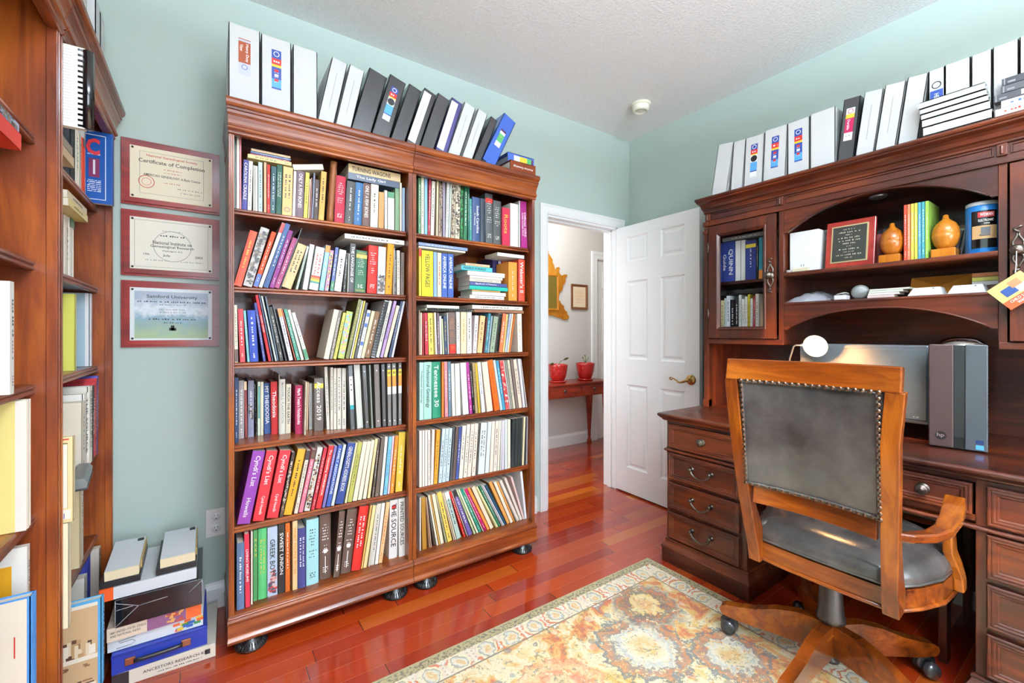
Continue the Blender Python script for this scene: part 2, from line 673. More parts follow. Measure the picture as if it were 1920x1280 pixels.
# hall door (closed) with casing and hinges
hd = struct('door_2', MB().box((.885, 1.235, 0), (1.66, 1.27, 2.06)), white_m)
for (a, b) in ((.99, 1.22), (1.33, 1.56)):
    for (z0, z1) in [(.2, .82), (1.0, 1.62), (1.74, 1.93)]:
        MB().frame((a, z0), (b, z1), .03, .006, lambda u, v, d: (u, 1.235 - d, v)).box((a + .05, 1.229, z0 + .05), (b - .05, 1.236, z1 - .05)).build('door_panel', white_m, hd)
for z in (.28, 1.08, 1.83):
    MB().box((.878, 1.222, z), (.893, 1.233, z + .09)).build('hinge', bronze_m, hd)
casing('trim_3', .885, 1.66, 2.06, 1.22, -1, .09)

# ---------------------------------------------------------------- smoke alarm, outlet, ceiling lamp
det = thing('smoke_alarm', (-.392, -.43, H), 'round cream smoke alarm on the ceiling near the corner', 'smoke alarm')
MB().lathe([(0, 0), (.066, 0), (.066, -.012), (.06, -.016), (0, -.016)], (-.392, -.43, H)).build('base_plate', pmat('aged_cream_plastic', 'e6e0c8', .5), det)
MB().lathe([(.056, -.016), (.055, -.04), (.044, -.05), (.04, -.05), (.037, -.045), (.012, -.046), (0, -.048)], (-.392, -.43, H)).build('cover', pmat('cream_plastic', 'ece8d6', .45), det)
ot = thing('wall_outlet', (-2.725, -.001, .377), 'white duplex outlet on the wall beside the bookcase', 'outlet')
MB().box((-2.786, -.006, .317), (-2.7140, 0, .438)).build('cover_plate', pmat('outlet_plate', 'eae6e4', .35), ot, bevel=.002)
for dz in (.026, -.026):
    s_ = MB().lathe([(0, -.009), (.0165, -.009), (.0175, -.006)], (-2.748, 0, .378 + dz), axis='Y').build('receptacle', white_m, ot)
    mb = MB()
    for dx in (-.006, .006):
        mb.box((-2.748 + dx - .001, -.0098, .380 + dz), (-2.748 + dx + .001, -.009, .388 + dz))
    mb.lathe([(0, -.0098), (.0025, -.0098), (.0025, -.009)], (-2.748, 0, .371 + dz), axis='Y', seg=8)
    mb.build('slot', black_m, ot)
cl = thing('ceiling_lamp', (-2.1, -2.95, H), 'brass ceiling lamp canopy hanging over the rug side of the room', 'lamp')
MB().lathe([(0, 0), (.08, 0), (.08, -.02), (.02, -.04), (.015, -.22), (.05, -.24), (0, -.245)], (-2.1, -2.95, H)).build('canopy', brass_m, cl)


# ---------------------------------------------------------------- framed certificates
def cert(zc, hh, label, kind, rnd):
    x0, x1 = -3.065, -2.735
    z0, z1 = zc - hh / 2, zc + hh / 2
    xc = (x0 + x1) / 2
    r = thing('certificate_plaque', (xc, -.001, z0), label, 'certificate', 'certificate plaques on the wall')
    pr = [(0, 0), (0, .012), (.008, .02), (.03, .02), (.03, 0)]
    yfn = lambda u, v, d: (u, -.001 - d, v)
    mb = MB()
    mb.prism([(x0, z0), (x1, z0), (x1, z1), (x0, z1)], lambda u, v, t: (u, t, v), -.001, -.012)
    mb.prism([(x0 + .009, z0 + .009), (x1 - .009, z0 + .009), (x1 - .009, z1 - .009), (x0 + .009, z1 - .009)], lambda u, v, t: (u, t, v), -.012, -.019)
    mb.build('backboard', w_plaque, r, bevel=.003)
    pc = {'a': 'eadfc0', 'b': 'ebe6d4', 'c': 'dfe6e8'}[kind]
    y = -.0192
    MB().box((x0 + .028, y - .0012, z0 + .028), (x1 - .028, y, z1 - .028)).build('paper', pmat('cert_paper_' + kind, pc, .4), r)
    X, Z = (1, 0, 0), (0, 0, 1)
    k, rd, gy = MB(), MB(), MB()
    yy = y - .0014
    cc = lambda dx, dz: (xc + dx, yy, zc + dz)
    if kind == 'a':
        put_text(rd, 'National Genealogical Society', cc(0, .073), X, Z, .17, .012)
        put_text(k, 'Certificate of Completion', cc(0, .048), X, Z, .22, .020)
        put_text(k, 'AMERICAN GENEALOGY: A Basic Course', cc(0, -.005), X, Z, .19, .010)
        for dz in (.025, .012, -.03):
            dashes(rd, rnd, cc(0, dz), X, Z, .06, .005)
        dashes(gy, rnd, cc(.06, -.048), X, Z, .09, .006)
        dashes(gy, rnd, cc(.06, -.064), X, Z, .07, .006)
        rd.lathe([(.0235, yy - .0003), (.026, yy - .0003)], (xc - .085, 0, zc - .035), axis='Y', smooth=False)
        rd.lathe([(.014, yy - .0003), (.0155, yy - .0003)], (xc - .085, 0, zc - .035), axis='Y', smooth=False)
        gy.frame((x0 + .058, z0 + .05), (x1 - .058, z1 - .045), .0012, .0004, lambda u, v, d: (u, yy - d, v))
    elif kind == 'b':
        put_text(k, 'National Institute on', cc(0, .008), X, Z, .13, .014)
        put_text(k, 'Genealogical Research', cc(0, -.009), X, Z, .145, .014)
        put_text(k, 'Washington, D.C.', cc(0, -.026), X, Z, .07, .008)
        put_text(k, '19th', cc(-.085, -.043), X, Z, .02, .009)
        put_text(k, 'July', cc(-.02, -.045), X, Z, .025, .012)
        put_text(k, '2003', cc(.09, -.043), X, Z, .026, .010)
        dashes(k, rnd, cc(0, .038), X, Z, .085, .008)
        dashes(gy, rnd, cc(0, .058), X, Z, .07, .005)
        dashes(gy, rnd, cc(-.05, -.066), X, Z, .08, .006)
        dashes(gy, rnd, cc(.065, -.066), X, Z, .08, .006)
        gy.frame((x0 + .042, z0 + .038), (x1 - .042, z1 - .038), .0012, .0004, lambda u, v, d: (u, yy - d, v))
        gy.lathe([(.062, yy - .0002), (.064, yy - .0002)], (xc, 0, zc - .005), axis='Y', smooth=False, seg=40)
    else:
        put_text(k, 'Samford University', cc(.0, .072), X, Z, .17, .017)
        dashes(k, rnd, cc(0, .052), X, Z, .23, .007)
        for dz in (.04, .02, .008, -.006):
            dashes(gy, rnd, cc(0, dz), X, Z, .09, .006)
        dashes(k, rnd, cc(0, -.02), X, Z, .16, .008)
        dashes(k, rnd, cc(0, -.035), X, Z, .06, .006)
        k.box((xc - .006, yy - .0005, zc - .068), (xc + .006, yy, zc - .046)).box((xc - .012, yy - .0005, zc - .068), (xc + .012, yy, zc - .056))
    if kind == 'c':
        m = pmat('campus_picture', 'a8c0c8', .4)
        if not m.get('done'):
            m['done'] = 1
            t = NT(m)
            g = t.n('ShaderNodeSeparateXYZ')
            tcn = t.n('ShaderNodeTexCoord')
            t.l(tcn.outputs['Generated'], g.inputs[0])
            n_ = t.noise(t.coord((1, 1, 1), kind='Generated'), 5, 5, .65)
            hgt = t.m('ADD', g.outputs[2], t.m('MULTIPLY', t.m('SUBTRACT', n_, .5), .7))
            t.l(t.ramp(hgt, [(.1, '9fb48c'), (.28, '8ba6a0'), (.45, '86a8b8'), (.62, 'dfe6ec'), (.85, 'a6b2c4')]), t.b.inputs['Base Color'])
        MB().box((x0 + .042, y - .0014, z0 + .036), (x1 - .042, y - .0011, z1 - .042)).build('picture', m, r)
    k.build('lettering', LET['k'], r)
    if rd.v:
        rd.build('red_lettering', LET['r'], r)
    gy.build('fine_print', LET['g'], r)
    for sx in (x0 + .036, x1 - .036):
        for sz in (z0 + .036, z1 - .036):
            MB().lathe([(.0045, y - .001), (.004, y - .004), (0, y - .005)], (sx, 0, sz), axis='Y', seg=10).build('corner_pin', bronze_m, r)


rc = random.Random(4)
cert(1.876, .267, 'certificate of completion on red wood plaque, topmost of the three on the wall', 'a', rc)
cert(1.587, .267, 'cream research institute certificate on wood plaque, middle of the three', 'b', rc)
cert(1.297, .272, 'university certificate with faded campus picture, lowest of the three wall plaques', 'c', rc)


# ---------------------------------------------------------------- bookcases
def bookcase(loc, rz, shelves, label, ends=(.28, .28), deck=.15):
    W, D, HH = .728, .385, 2.10
    r = thing('bookcase', loc, label, 'bookcase', 'tall cherry bookcases', rz, local=True)
    Wz, Wx = w_case['Z'], w_case['X']
    for x in (0, W - .014):
        MB().box((x, -D + .02, .05), (x + .014, 0, 2.09)).build('side_panel', Wz, r)
        a = x if x == 0 else W - .018
        mb = MB().box((a, -D, .13), (a + .018, -D + .02, 1.99))
        mb.box((a + .004, -D - .002, .13), (a + .008, -D, 1.99)).box((a + .011, -D - .002, .13), (a + .014, -D, 1.99))
        mb.build('face_stile', Wz, r, bevel=.0012)
    MB().box((.014, -.012, .05), (W - .014, -.004, 2.09)).build('back_panel', Wz, r)
    MB().box((.014, -D + .03, 2.07), (W - .014, -.012, 2.088)).build('top_board', Wx, r)
    for z in shelves:
        mb = MB().box((.0145, -D + .052, z - .02), (W - .0145, -.013, z))
        mb.prism([(-D + .052, z - .024), (-D + .052, z), (-D + .044, z), (-D + .040, z - .004), (-D + .040, z - .009), (-D + .044, z - .012), (-D + .040, z - .016), (-D + .040, z - .022), (-D + .044, z - .024)],
                 lambda u, v, t: (t, u, v), .0145, W - .0145)
        mb.build('shelf', Wx, r)
    MB().box((.014, -D + .02, deck - .02), (W - .014, -.012, deck)).build('bottom_deck', Wx, r)
    # plinth and cornice: mitred mouldings round three sides
    path = [(0, 0), (0, -D), (W, -D), (W, 0)]
    pl_ = [(-.02, .045), (.016, .045), (.020, .05), (.020, .058), (.014, .066), (.012, .07), (.012, .118), (.016, .122), (.018, .13), (.014, .137), (.008, .14), (.006, .148), (0, .15), (-.02, .15)]
    sc = lambda p, k: [(a * k if a > 0 else a, b) for a, b in p]
    def trim3(name, prof):
        mb = MB()
        n = len(prof)
        ol, orr = (0.35, 0.35)
        pts = []
        # front run, mitred to short side returns whose overhang is smaller than the front's
        for (px, py, sx, sy) in ((0, 0, -1, 0), (0, -D, -1, -1), (W, -D, 1, -1), (W, 0, 1, 0)):
            for o, z in prof:
                oo = o * ((ends[0] if px == 0 else ends[1]) if o > 0 else .5)
                pts.append((px + sx * oo, py + sy * o, z))
        f = [(i * n + j, (i + 1) * n + j, (i + 1) * n + (j + 1) % n, i * n + (j + 1) % n) for i in range(3) for j in range(n)]
        f += [list(range(n)), [3 * n + j for j in range(n)][::-1]]
        mb.add(pts, f)
        return mb.build(name, Wx, r, bevel=.0008, segs=1)
    trim3('plinth', pl_)
    co = [(-.02, 1.972), (.003, 1.972), (.008, 1.975), (.009, 1.981), (.006, 1.985), (.012, 1.988), (.016, 1.994), (.015, 2.0), (.011, 2.003), (.010, 2.012), (.012, 2.024), (.017, 2.037), (.022, 2.046), (.024, 2.056), (.028, 2.058), (.028, 2.063), (.025, 2.066), (.030, 2.07), (.036, 2.078), (.038, 2.088), (.036, 2.097), (.032, 2.10), (-.02, 2.10)]
    trim3('cornice', co)
    MB().box((.002, -D + .01, 2.088), (W - .002, 0, 2.1)).build('cap_board', Wx, r)
    for x in (.075, W - .075):
        for y in (-D + .022, -.07):
            mb = MB()
            pf = [(0, 0), (.05, 0), (.056, .006), (.056, .012), (.045, .02), (.04, .028), (.03, .04), (.03, .05), (0, .05)]
            mb.lathe(pf, (x, y, 0), seg=28)
            for k in range(28):
                a = 2 * PI * k / 28
                mb.tube([(x + .04 * math.cos(a), y + .04 * math.sin(a), .028), (x + .056 * math.cos(a), y + .056 * math.sin(a), .012)], .0024, seg=4)
            mb.build('foot', pmat('black_carved_foot', '1d1b1c', .3, coat=.3), r)
    return r


SHL = (.465, .782, 1.1035, 1.400, 1.704)
SHR = (.465, .792, 1.111, 1.400, 1.704)
bookcase((-2.713, -.0015, 0), 0, SHL, 'tall cherry bookcase standing beside the certificates', (.28, .01))
bookcase((-1.983, -.0015, 0), 0, SHR, 'tall cherry bookcase standing beside the doorway', (.01, .28))
# a bookcase stands inside its plinth depth only: two more along the left wall
bookcase((XW + .0015, -.790, 0), PI / 2, (.452, .774, 1.094, 1.395, 1.702), 'cherry bookcase on the left wall, in the room corner', (.05, .28))
bookcase((XW + .0015, -1.525, 0), PI / 2, (.452, .774, 1.094, 1.395, 1.702), 'cherry bookcase on the left wall, cut by the frame', (.28, .05))


# ---------------------------------------------------------------- books
# one line per book: distance along the shelf (mm), spine plane (mm), thickness, height (mm), lean (deg), colour, binding, title, look
BOOKS = """
L1
-2694 -335 4.5 286 0 222222 k - slim black booklet
-2690.2 -335 3.5 284 0 7f8d80 k - slim sage booklet
-2686.1 -335 3.5 289 0 2c332f k - slim dark green booklet
-2675.9 -335 9.6 289 0 e8e2d0 p - tall cream booklet
-2669.2 -335 6.2 288 0 e0808a k - tall pink booklet
-2650.8 -335 17 198 1.7 4a4a8c h CAROLINA_CRADLE;w indigo hardback with large white capitals
-2634.6 -335 14.6 196 1.4 e8e6da p ~;k white paperback with faint print
-2623.7 -335 6 182 0 e0ddcf k - slim ivory booklet
-2613.5 -335 9.8 181 0 d8d6c8 k - slim greyish white booklet
-2597 -335 15.3 199 0 b9cfc6 p ~;k pale aqua paperback
-2583 -335 9.6 202 0 e0a070 k - slim apricot booklet
-2570.4 -335 10.4 197 0 c03028 h ~;w slim red hardback
-2552.1 -335 17.5 193 1.3 3a5a60 h ~;w slate teal hardback with silver lines
-2529.8 -335 19.1 203 1.2 2f5a48 h ~2;w bottle green hardback with pale lettering
-2490.5 -335 37.2 201 1.4 dcae60 p ~2;k wide golden tan paperback with round emblem
-2478.2 -335 11 190 1.7 e8dce0 p - pinkish white paperback
-2448.3 -335 29 195 2 7a6870 h ONLY_A_FEW_BONES;w mauve brown hardback with white capitals
-2430.8 -335 15.8 194 2.5 ead23c p ~;k bright yellow paperback
-2423 -335 6.4 169 2.1 e0c0a0 k ~;r cream booklet with red print
-2416.3 -335 4.5 175 1.5 7c2c22 k - slim maroon booklet
-2408.6 -335 6.9 198 2.4 2b3350 k - slim navy booklet
-2389.9 -335 17 172 2 4a3c38 h ~;w dark brown hardback with white capitals
-2366.1 -335 21.5 212 3.3 e0b060 h ~;k mustard hardback
-2282.1 -335 41 207 2.3 b02840 h =;w thick crimson hardback
-2241.6 -335 37.8 192 3.2 505050 h ~;w thick charcoal hardback
-2206.6 -335 33.5 193 3 3f6f9f h ~;w steel blue hardback
-2170.9 -335 32.5 197 2.2 6a5048 h ONLY_A_FEW_BONES;w brown hardback with white capitals
-2132.2 -335 35.1 199 1.3 e6dfc8 p ~;k thick cream paperback
-2104.2 -335 26 169 1.1 c08a48 p - tan and brown paperback
-2087.6 -335 13 181 0 efece4 k ~;k slim white booklet with black print
-2053.5 -335 31.5 177 0 e6ead8 p - white paperback with green top
-2029.1 -335 20.1 202 0 7c9a78 h - soft green hardback
-2017.3 -335 9.6 231 0 e8dfc2 k - slim cream booklet
-2001.5 -335 13.6 209 0 a9c4da k - slim sky blue booklet
L2
-2669.3 -335 25.4 228 13.8 e2604a h ~;y coral hardback with yellow capitals
-2634.3 -335 30.1 246 14.5 cfcac6 h ~;k silver grey hardback with diagonal photo
-2614.4 -335 15.7 237 16.2 e8542a h ~;w vermilion paperback with blue foot
-2598.6 -335 13.1 282 17.3 e8e4d8 p - tall white paperback with red top
-2577.9 -335 17.6 280 17 4a6290 h ~;w tall steel blue hardback
-2557.2 -335 15.9 252 16.4 8a3a80 h ~;w violet hardback with white script
-2538 -335 17.3 223 17.8 a8507a h ~;w mauve pink hardback
-2531.2 -335 3.5 270 17.1 222020 k - thin black folder leaning far right
-2494.4 -335 34.7 196 18.1 e4c898 h ~2;k peach cloth hardback
-2467.8 -335 8.8 190 13.3 c8d4c4 p ~;k pale green paperback
-2431.7 -335 19.1 196 8.5 e6e6e0 p - white hardback without print
-2390.1 -335 35.4 187 8.7 f0eeea p ~2;r white paperback with rainbow foot
-2366.1 -335 19.6 200 8.1 8cc4e4 p ~;w sky blue paperback with orange top
-2347.6 -335 15.9 180 7.4 c88aa0 p ~;k pink flowered paperback
-2326.9 -335 14.1 195 6.7 4a5c9a p ~;w blue paperback with green foot
-2295.1 -335 29.5 186 7.1 eeeade p ~;k ivory paperback with grey letters
-2277.1 -335 10.2 175 4.7 3c3c3c h ~;w slim charcoal hardback
-2264.1 -335 4.2 173 2 e0dccc k - slim ivory booklet
-2239.6 -335 23.5 219 2.3 56565a h THE_LANGUAGE_OF;w grey hardback with white letters
-2189.1 -335 48.8 191 2.9 3c6a50 h =;w thick forest green hardback with gold bands
-2138.8 -335 42.7 220 2.4 d83028 h =;w thick scarlet hardback
-2099.8 -335 34.6 219 1.8 d8d6da h - white hardback with mountain picture
-2067.9 -335 29.6 237 3.2 e89a20 h ~;k amber hardback
-2054.8 -335 3.5 220 0.9 f0ead8 k - slim ivory booklet
-2045.7 -335 8.8 209 0.9 404040 k ~;w slim black booklet
-2026.2 -335 15.7 211 0 d8d0bc k ~;k slim beige booklet
-2006.4 -335 17.1 203 0.7 6a5a50 k ~;k slim brown booklet
L3
-2691.8 -335 12.2 224 -1 e8dfc0 p ~;k cream paperback with brown foot
-2673.8 -335 17.2 209 -2 c84a50 h ~;w rose red hardback
-2649.6 -335 8.9 204 -3.8 6ab0b8 k ~;w slim teal booklet
-2638.6 -335 27.4 205 -3.1 3a50a8 h ~;w royal blue hardback with white letters
-2593.8 -335 8.4 237 -7.8 4a4c8a h ~;w indigo hardback with white letters
-2575.2 -335 9.2 270 -10 c02028 h TITANIC_VOICES;w tall red hardback leaning left
-2563.1 -335 5.2 272 -10.1 3a4260 k - slim navy booklet
-2552.1 -335 6.9 268 -10.9 b8c0b8 k - slim pale grey booklet
-2544.2 -335 5.6 266 -9.7 48586a k - slim slate booklet
-2534.3 -335 12.9 224 -10.7 3c3c3a h ~;w charcoal hardback with grey letters
-2514.6 -335 6.3 236 -11.8 2a2a2a k - thin black booklet
-2500.7 -335 15 218 -11.7 dcd8e8 p ~;k lilac white paperback with orange top
-2478.1 -335 3.7 217 -13.4 d05a30 p ~;w slim rust orange paperback
-2471.7 -335 13.4 218 -13.2 2e8068 p ~;w green and white paperback
-2455.1 -335 10.9 216 -13.9 e8e4d0 p - slim cream paperback
-2437.9 -335 13.7 205 -15.3 f0eee8 p ~;k white paperback with green foot
-2346.6 -335 20.2 220 11.3 e0d8c4 h - brown hardback with cream spine
-2330.6 -335 11.8 218 10.5 8a8078 h ~;w taupe hardback
-2315.1 -335 13.1 208 11.7 d0c850 p ~;k yellow paperback with black letters
-2281.6 -335 27.9 212 10.4 a8b850 p - lime green flowered paperback
-2261.6 -335 15.5 271 12.3 6a6a30 p ~;y tall olive paperback
-2251.7 -335 6.6 266 11.7 e0e0d0 k - slim ivory booklet
-2242.3 -335 7.9 266 11.9 e8c850 k - slim yellow booklet
-2228.6 -335 11.3 257 11.7 3c3c3c k ~;w slim charcoal booklet
-2211 -335 16 223 12.2 e8e8e8 p ~;b white paperback with blue blocks
-2194.7 -335 14.8 220 13.1 e0d4a8 p - sandy paperback
-2170.2 -335 22.3 217 12.9 7a5c40 h ~;w dark brown hardback
-2144.7 -335 19.1 272 13.7 d8d8d8 c - white comb bound manual
-2126.1 -335 15.8 272 13.4 c6c2b6 k ~;k grey booklet with black letters
-2108.4 -335 13.3 273 14.1 b090c8 p ~;k slim lavender paperback
-2089.8 -335 15.6 251 14.4 e4ccb0 p - peach paperback
-2071.4 -335 10.3 272 12.8 34405c h ~;w slim navy hardback
-2058.4 -335 10.2 273 12.4 d8d8dc k - slim light grey booklet
L4
-2678.2 -307 12 260 0 1c3050 h ~;w slim dark navy paperback
-2654.3 -227 18.8 240 0 a09898 h ~;w taupe grey paperback
-2650.7 -220 9.2 235 -0.8 7a3030 h - maroon paperback with peach top
-2618.9 -221 20.5 237 0 8a8aa0 h ~;w blue grey hardback with photo
-2612 -215 6.1 219 -1.7 3c3832 c - black and cream comb bound book
-2593.4 -208 10.9 229 0 d8e0c8 p - pale paperback with teal panel
-2582.1 -208 10.7 228 0 e8e0c0 p - slim cream paperback
-2577 -194 23.8 220 -1.2 40588c h MY_THEODOSIA;w denim blue hardback with large capitals
-2553 -220 24.4 227 -0.8 b82424 h Theodosia;w red hardback with white script
-2523.3 -231 4 258 0 c8b8a0 k - tall thin beige folder
-2502.7 -234 20 237 0 e4e0d4 h MANSFIELD_PLANTATION;g white hardback with spaced grey capitals
-2481.4 -233 19.3 214 0.7 e6dcc4 h TOUCH_THE_EARTH;k cream hardback with heavy black capitals
-2440 -273 27.6 209 0 a82050 h Mark_Twain's_Notebooks;w thick magenta hardback
-2432.1 -307 7.4 227 1.4 d0c4a8 p ~;k slim khaki paperback
-2407.8 -210 6.5 215 1.2 e0b890 p - slim peach paperback
-2389.4 -207 13.7 208 0 c8c4b8 p ~;b pale grey paperback
-2350.7 -251 38.1 233 0 5c5048 p Access_2019;w thick brown paperback with yellow band
-2337.7 -254 13.6 284 -2.1 e0d8c8 p ~;k tall cream journal
-2311.7 -263 12.1 281 0 e0d8c8 p ~;k tall cream journal
-2297.4 -267 13.8 277 0 e0d8c8 p ~;k tall cream journal
-2278.5 -272 18.5 277 0 e0d8c8 p ~;k tall cream journal
-2259.7 -280 18.3 276 0 e0d8c8 p ~;k tall cream journal
-2248.7 -308 23 289 -2.2 505458 b L charcoal binder with teal tipped label
-2220.6 -310 31.9 292 -3.1 d4d4cc b - light grey binder
-2188 -328 21.3 289 -3.1 4a4a48 b o black ribbed binder
-2164.7 -340 12.4 291 -2.4 8a9088 b - slim grey green folder
-2143.5 -335 28 292 -1.8 78706c b o taupe binder
-2110.3 -332 20.7 290 -1.4 4c4a4c b o slim charcoal binder
-2085.9 -335 21 293 -0.9 7a7674 b M grey binder with yellow orange label
-2063.9 -337 23.1 294 -0.8 7a7674 b M grey binder with yellow orange label
-2014.9 -331 19.2 294 0 7a7674 b M grey binder with yellow orange label
L5
-2641.3 -340 43.8 284 10.9 8a3aa0 p Cyndi's_List|Howells;w big purple paperback with white script
-2592.5 -340 40.3 278 10.1 d02a38 p Cyndi's_List|Cyndi_Howells;w big red paperback with white script
-2542.6 -340 41.6 272 10.2 d02a38 p Cyndi's_List|Cyndi_Howells;w big red paperback with white script
-2524.8 -340 12.4 259 10.3 3a2c28 p ~;w dark brown patterned paperback
-2492.6 -340 30.4 269 11.6 e8a828 p ~;k thick golden orange paperback
-2469.7 -340 13.9 261 11 e8dcc8 p ~;k cream paperback with black top
-2450.2 -340 16.6 261 12 e07a90 p ~;w pink paperback with brown top
-2423.3 -340 22.5 266 11.5 d8d4d0 p * black and white patterned paperback
-2404.3 -340 14.1 262 11.4 b82838 p ~;w slim crimson paperback
-2379 -340 21.9 266 11.8 c82028 p The_Unpuzzling_WORKBOOK;w bright red workbook with white capitals
-2362.2 -340 12.5 262 11.2 7a70b0 p ~;w slim lavender blue paperback
-2340.5 -340 18.2 264 11.3 3858a8 p FAMILY_ASSOCIATIONS;w blue paperback with white capitals
-2325.4 -340 12.8 263 11.4 d0d8d8 p - slim silver paperback
-2287.6 -340 33.6 265 11.8 203c80 p GENEALOGIST'S_ADDRESS_BOOK;w thick navy paperback with white capitals
-2272.1 -340 9.2 264 10.5 e8e0b0 p - slim pale yellow paperback
-2250.2 -340 19.6 264 10.2 b0b058 p ~;k olive green paperback
-2227.5 -340 19.9 263 10.1 f0e4c8 p - pale cream paperback
-2207 -340 17.6 261 9.6 f0e4c8 p - pale cream paperback
-2187.2 -340 15.7 264 8.8 ece0c8 p - pale cream paperback
-2169 -340 12.7 268 7.8 e8d49c p - sandy yellow paperback
-2151.5 -340 9.6 265 6.2 5a4a40 p ~;w slim brown paperback with white letters
-2130 -340 17.6 267 6.4 5c5048 p - dark taupe paperback
-2111.2 -340 13.7 270 5.4 e8e4d8 p - slim white paperback
-2090.5 -340 16.7 267 5.6 7ac0dc p ~;b light blue paperback
-2078.4 -340 9.9 269 5.2 e8c0c8 p - slim pale pink paperback
-2059.4 -340 17 267 5.4 f08828 p ~;w orange paperback
-2016.9 -340 33.7 281 3.6 d8b840 p ~;w wide gold paperback
L6
-2661.4 -365 24.5 257 0 5c7090 h ~;w blue grey hardback with white script
-2657.4 -365 15.8 286 -0.8 d03048 h LIVING_MUSEUMS;w cherry red paperback with white capitals
-2631.8 -352 7 286 0 f0e8d8 k - slim white booklet
-2614.3 -334 14 282 0 4a8a50 h NASH;y grass green hardback with spaced letters
-2582 -335 29.6 283 0 58b870 h ~2;y light green hardback
-2543.4 -334 36.8 280 0 b8c8dc p GREEK_BOY;k light blue paperback with town picture
-2516.6 -335 24.7 285 0 201c1c p SWEET_UNION;w black paperback with white capitals
-2498.2 -338 16.7 283 0 c86018 h ~;w burnt orange hardback
-2470.1 -340 19 286 0 ecc890 p WHAT_PEOPLE_WORE;o peach paperback with faint capitals
-2437.8 -342 31 250 0 404078 h ~2;w indigo hardback with white letters
-2388.3 -341 47.7 277 0 a8dce0 h =;k wide aqua hardback with black lettering
-2336.1 -326 44.5 281 0 5c463c h =;w thick dark brown hardback with pale shield
-2304.5 -343 23.9 284 5.1 5c463c h =;w thick dark brown hardback with pale shield
-2254.8 -334 42.2 279 6.2 5c463c h =;w thick dark brown hardback with pale shield
-2212.7 -338 39.2 283 7.5 d02820 h ~2;w thick bright red hardback
-2200.7 -335 8.6 281 8.8 e8b060 p - slim tan paperback
-2183.8 -335 15.4 277 9.2 f0d898 p - pale yellow paperback
-2169.7 -335 5.9 276 7.6 f0e8d0 p - ivory paperback
-2148 -331 19.6 277 7.2 d8d4c8 p ~;k pale grey paperback
-2130.7 -334 15.7 277 7 eeeee8 p - white paperback
-2111 -334 18.4 276 7.8 e8bc88 p ~;r apricot paperback
-2037.1 -326 39.5 276 1.2 eae4e0 h THE_SOURCE;k wide white hardback with red disc
-2029.7 -332 30.4 278 -0.3 e8e4dc h PRINTED_SOURCES;k wide white hardback with grey capitals
R1
-1920.1 -335 13.4 273 0 5a8a60 p ~;w green paperback
-1903.4 -335 15.4 278 0 e8e8c8 p ~;k pale yellow paperback
-1885.4 -335 15.9 278 0 88b8d8 p - sky blue paperback
-1871.4 -335 11.9 281 1.2 b03848 p ~;w brick red paperback
-1850.6 -335 18.8 272 1.6 ece4d0 p ~;k ivory paperback
-1841.9 -335 5.2 282 1 5a4030 k - slim brown booklet
-1829.2 -335 10.3 289 0.9 e8d8a8 k - slim buff booklet
-1808 -335 18.4 290 1.2 a89080 p * speckled brown paperback
-1790.2 -335 11.1 285 0 a8a0b0 p - grey lilac paperback
-1772.3 -335 15.6 292 1.9 e8e8e4 p ~;k slim white paperback
-1760.3 -335 9.9 288 2 c8d8c8 k - slim mint booklet
-1735.4 -335 21.9 288 1.5 c8b8a0 p * beige photo covered paperback
-1707.6 -335 25.8 291 1.3 d8d0b8 p * ivory photo covered paperback
-1686.8 -335 18 287 0.9 204828 p * dark green leafy paperback
-1663.8 -335 20.6 291 1.2 2c6a48 p ~;w emerald paperback with white letters
-1648.9 -335 8.1 287 0 3c7868 p ~;w teal green paperback
-1634.8 -335 12.6 221 0 4a9a90 p ~;w short turquoise paperback
-1584.7 -335 46.9 235 0 3c5078 h South_Carolina|A_History;w wide slate blue hardback
-1551.3 -335 30.5 236 0 2c3440 h - dark navy hardback
-1547.9 -335 45.9 268 -0.8 4c5050 h =;w tall grey hardback with red band
-1449.9 -335 50 239 0 464848 h =;w dark grey hardback
-1392.1 -335 51.4 209 0 c02848 p Roots;y raspberry paperback with yellow word
-1333.7 -335 55.2 242 0 ece8dc p - blank ivory paperback
-1320.2 -335 10.2 264 0 e8e0e0 k - slim pinkish white booklet
-1312.2 -335 43 266 -1.7 a83080 p Official_GRE|SUPER_POWER_PACK;w wide magenta paperback
R2
-1917.1 -335 13.5 231 0 e8c840 p ~;r yellow paperback with red top
-1855.6 -335 59.9 225 0 f0e020 p YELLOW_PAGES;k wide bright yellow paperback
-1834.2 -335 19.3 223 0 88a8d8 p - light blue paperback
-1809.9 -335 22.2 222 0 e8d8b8 p ~;r beige paperback
-1776.4 -335 32 221 0 3c5ca8 p AMERICA_ONLINE;w blue and black paperback
-1742.1 -335 32.2 222 0 3c5ca8 p AMERICA_ONLINE;w blue and black paperback
-1389 -200 31.2 257 0 3c3870 p - indigo paperback
-1356.8 -200 29.7 262 0 4a4488 p Soccer;w violet paperback with white disc
-1312.5 -200 41.9 245 0 e87030 p ~;w orange paperback
-1342.8 -335 58 216 0 e89840 p ~;w amber paperback with paper label
-1287.4 -335 43.4 237 0 e04830 h Webster's_II;w red hardback with large white letters
R3
-1924.6 -335 6 217 0 b09a80 k - slim speckled booklet
-1914.9 -335 7.8 207 0 f0dcc0 k - slim peach booklet
-1904 -335 9.7 206 0 8a2020 p - slim maroon paperback
-1897.9 -335 18 206 -1.5 b02838 p ~;w red paperback with white letters
-1878.1 -335 26.8 207 -1.7 e8c860 p ~;k yellow paperback
-1849 -335 4.8 208 -1.6 c0a840 k - slim mustard booklet
-1842.2 -335 9.6 210 -2 f0e8dc p - slim white paperback
-1831.3 -335 12.4 208 -1 6a5460 p ~;w plum paperback
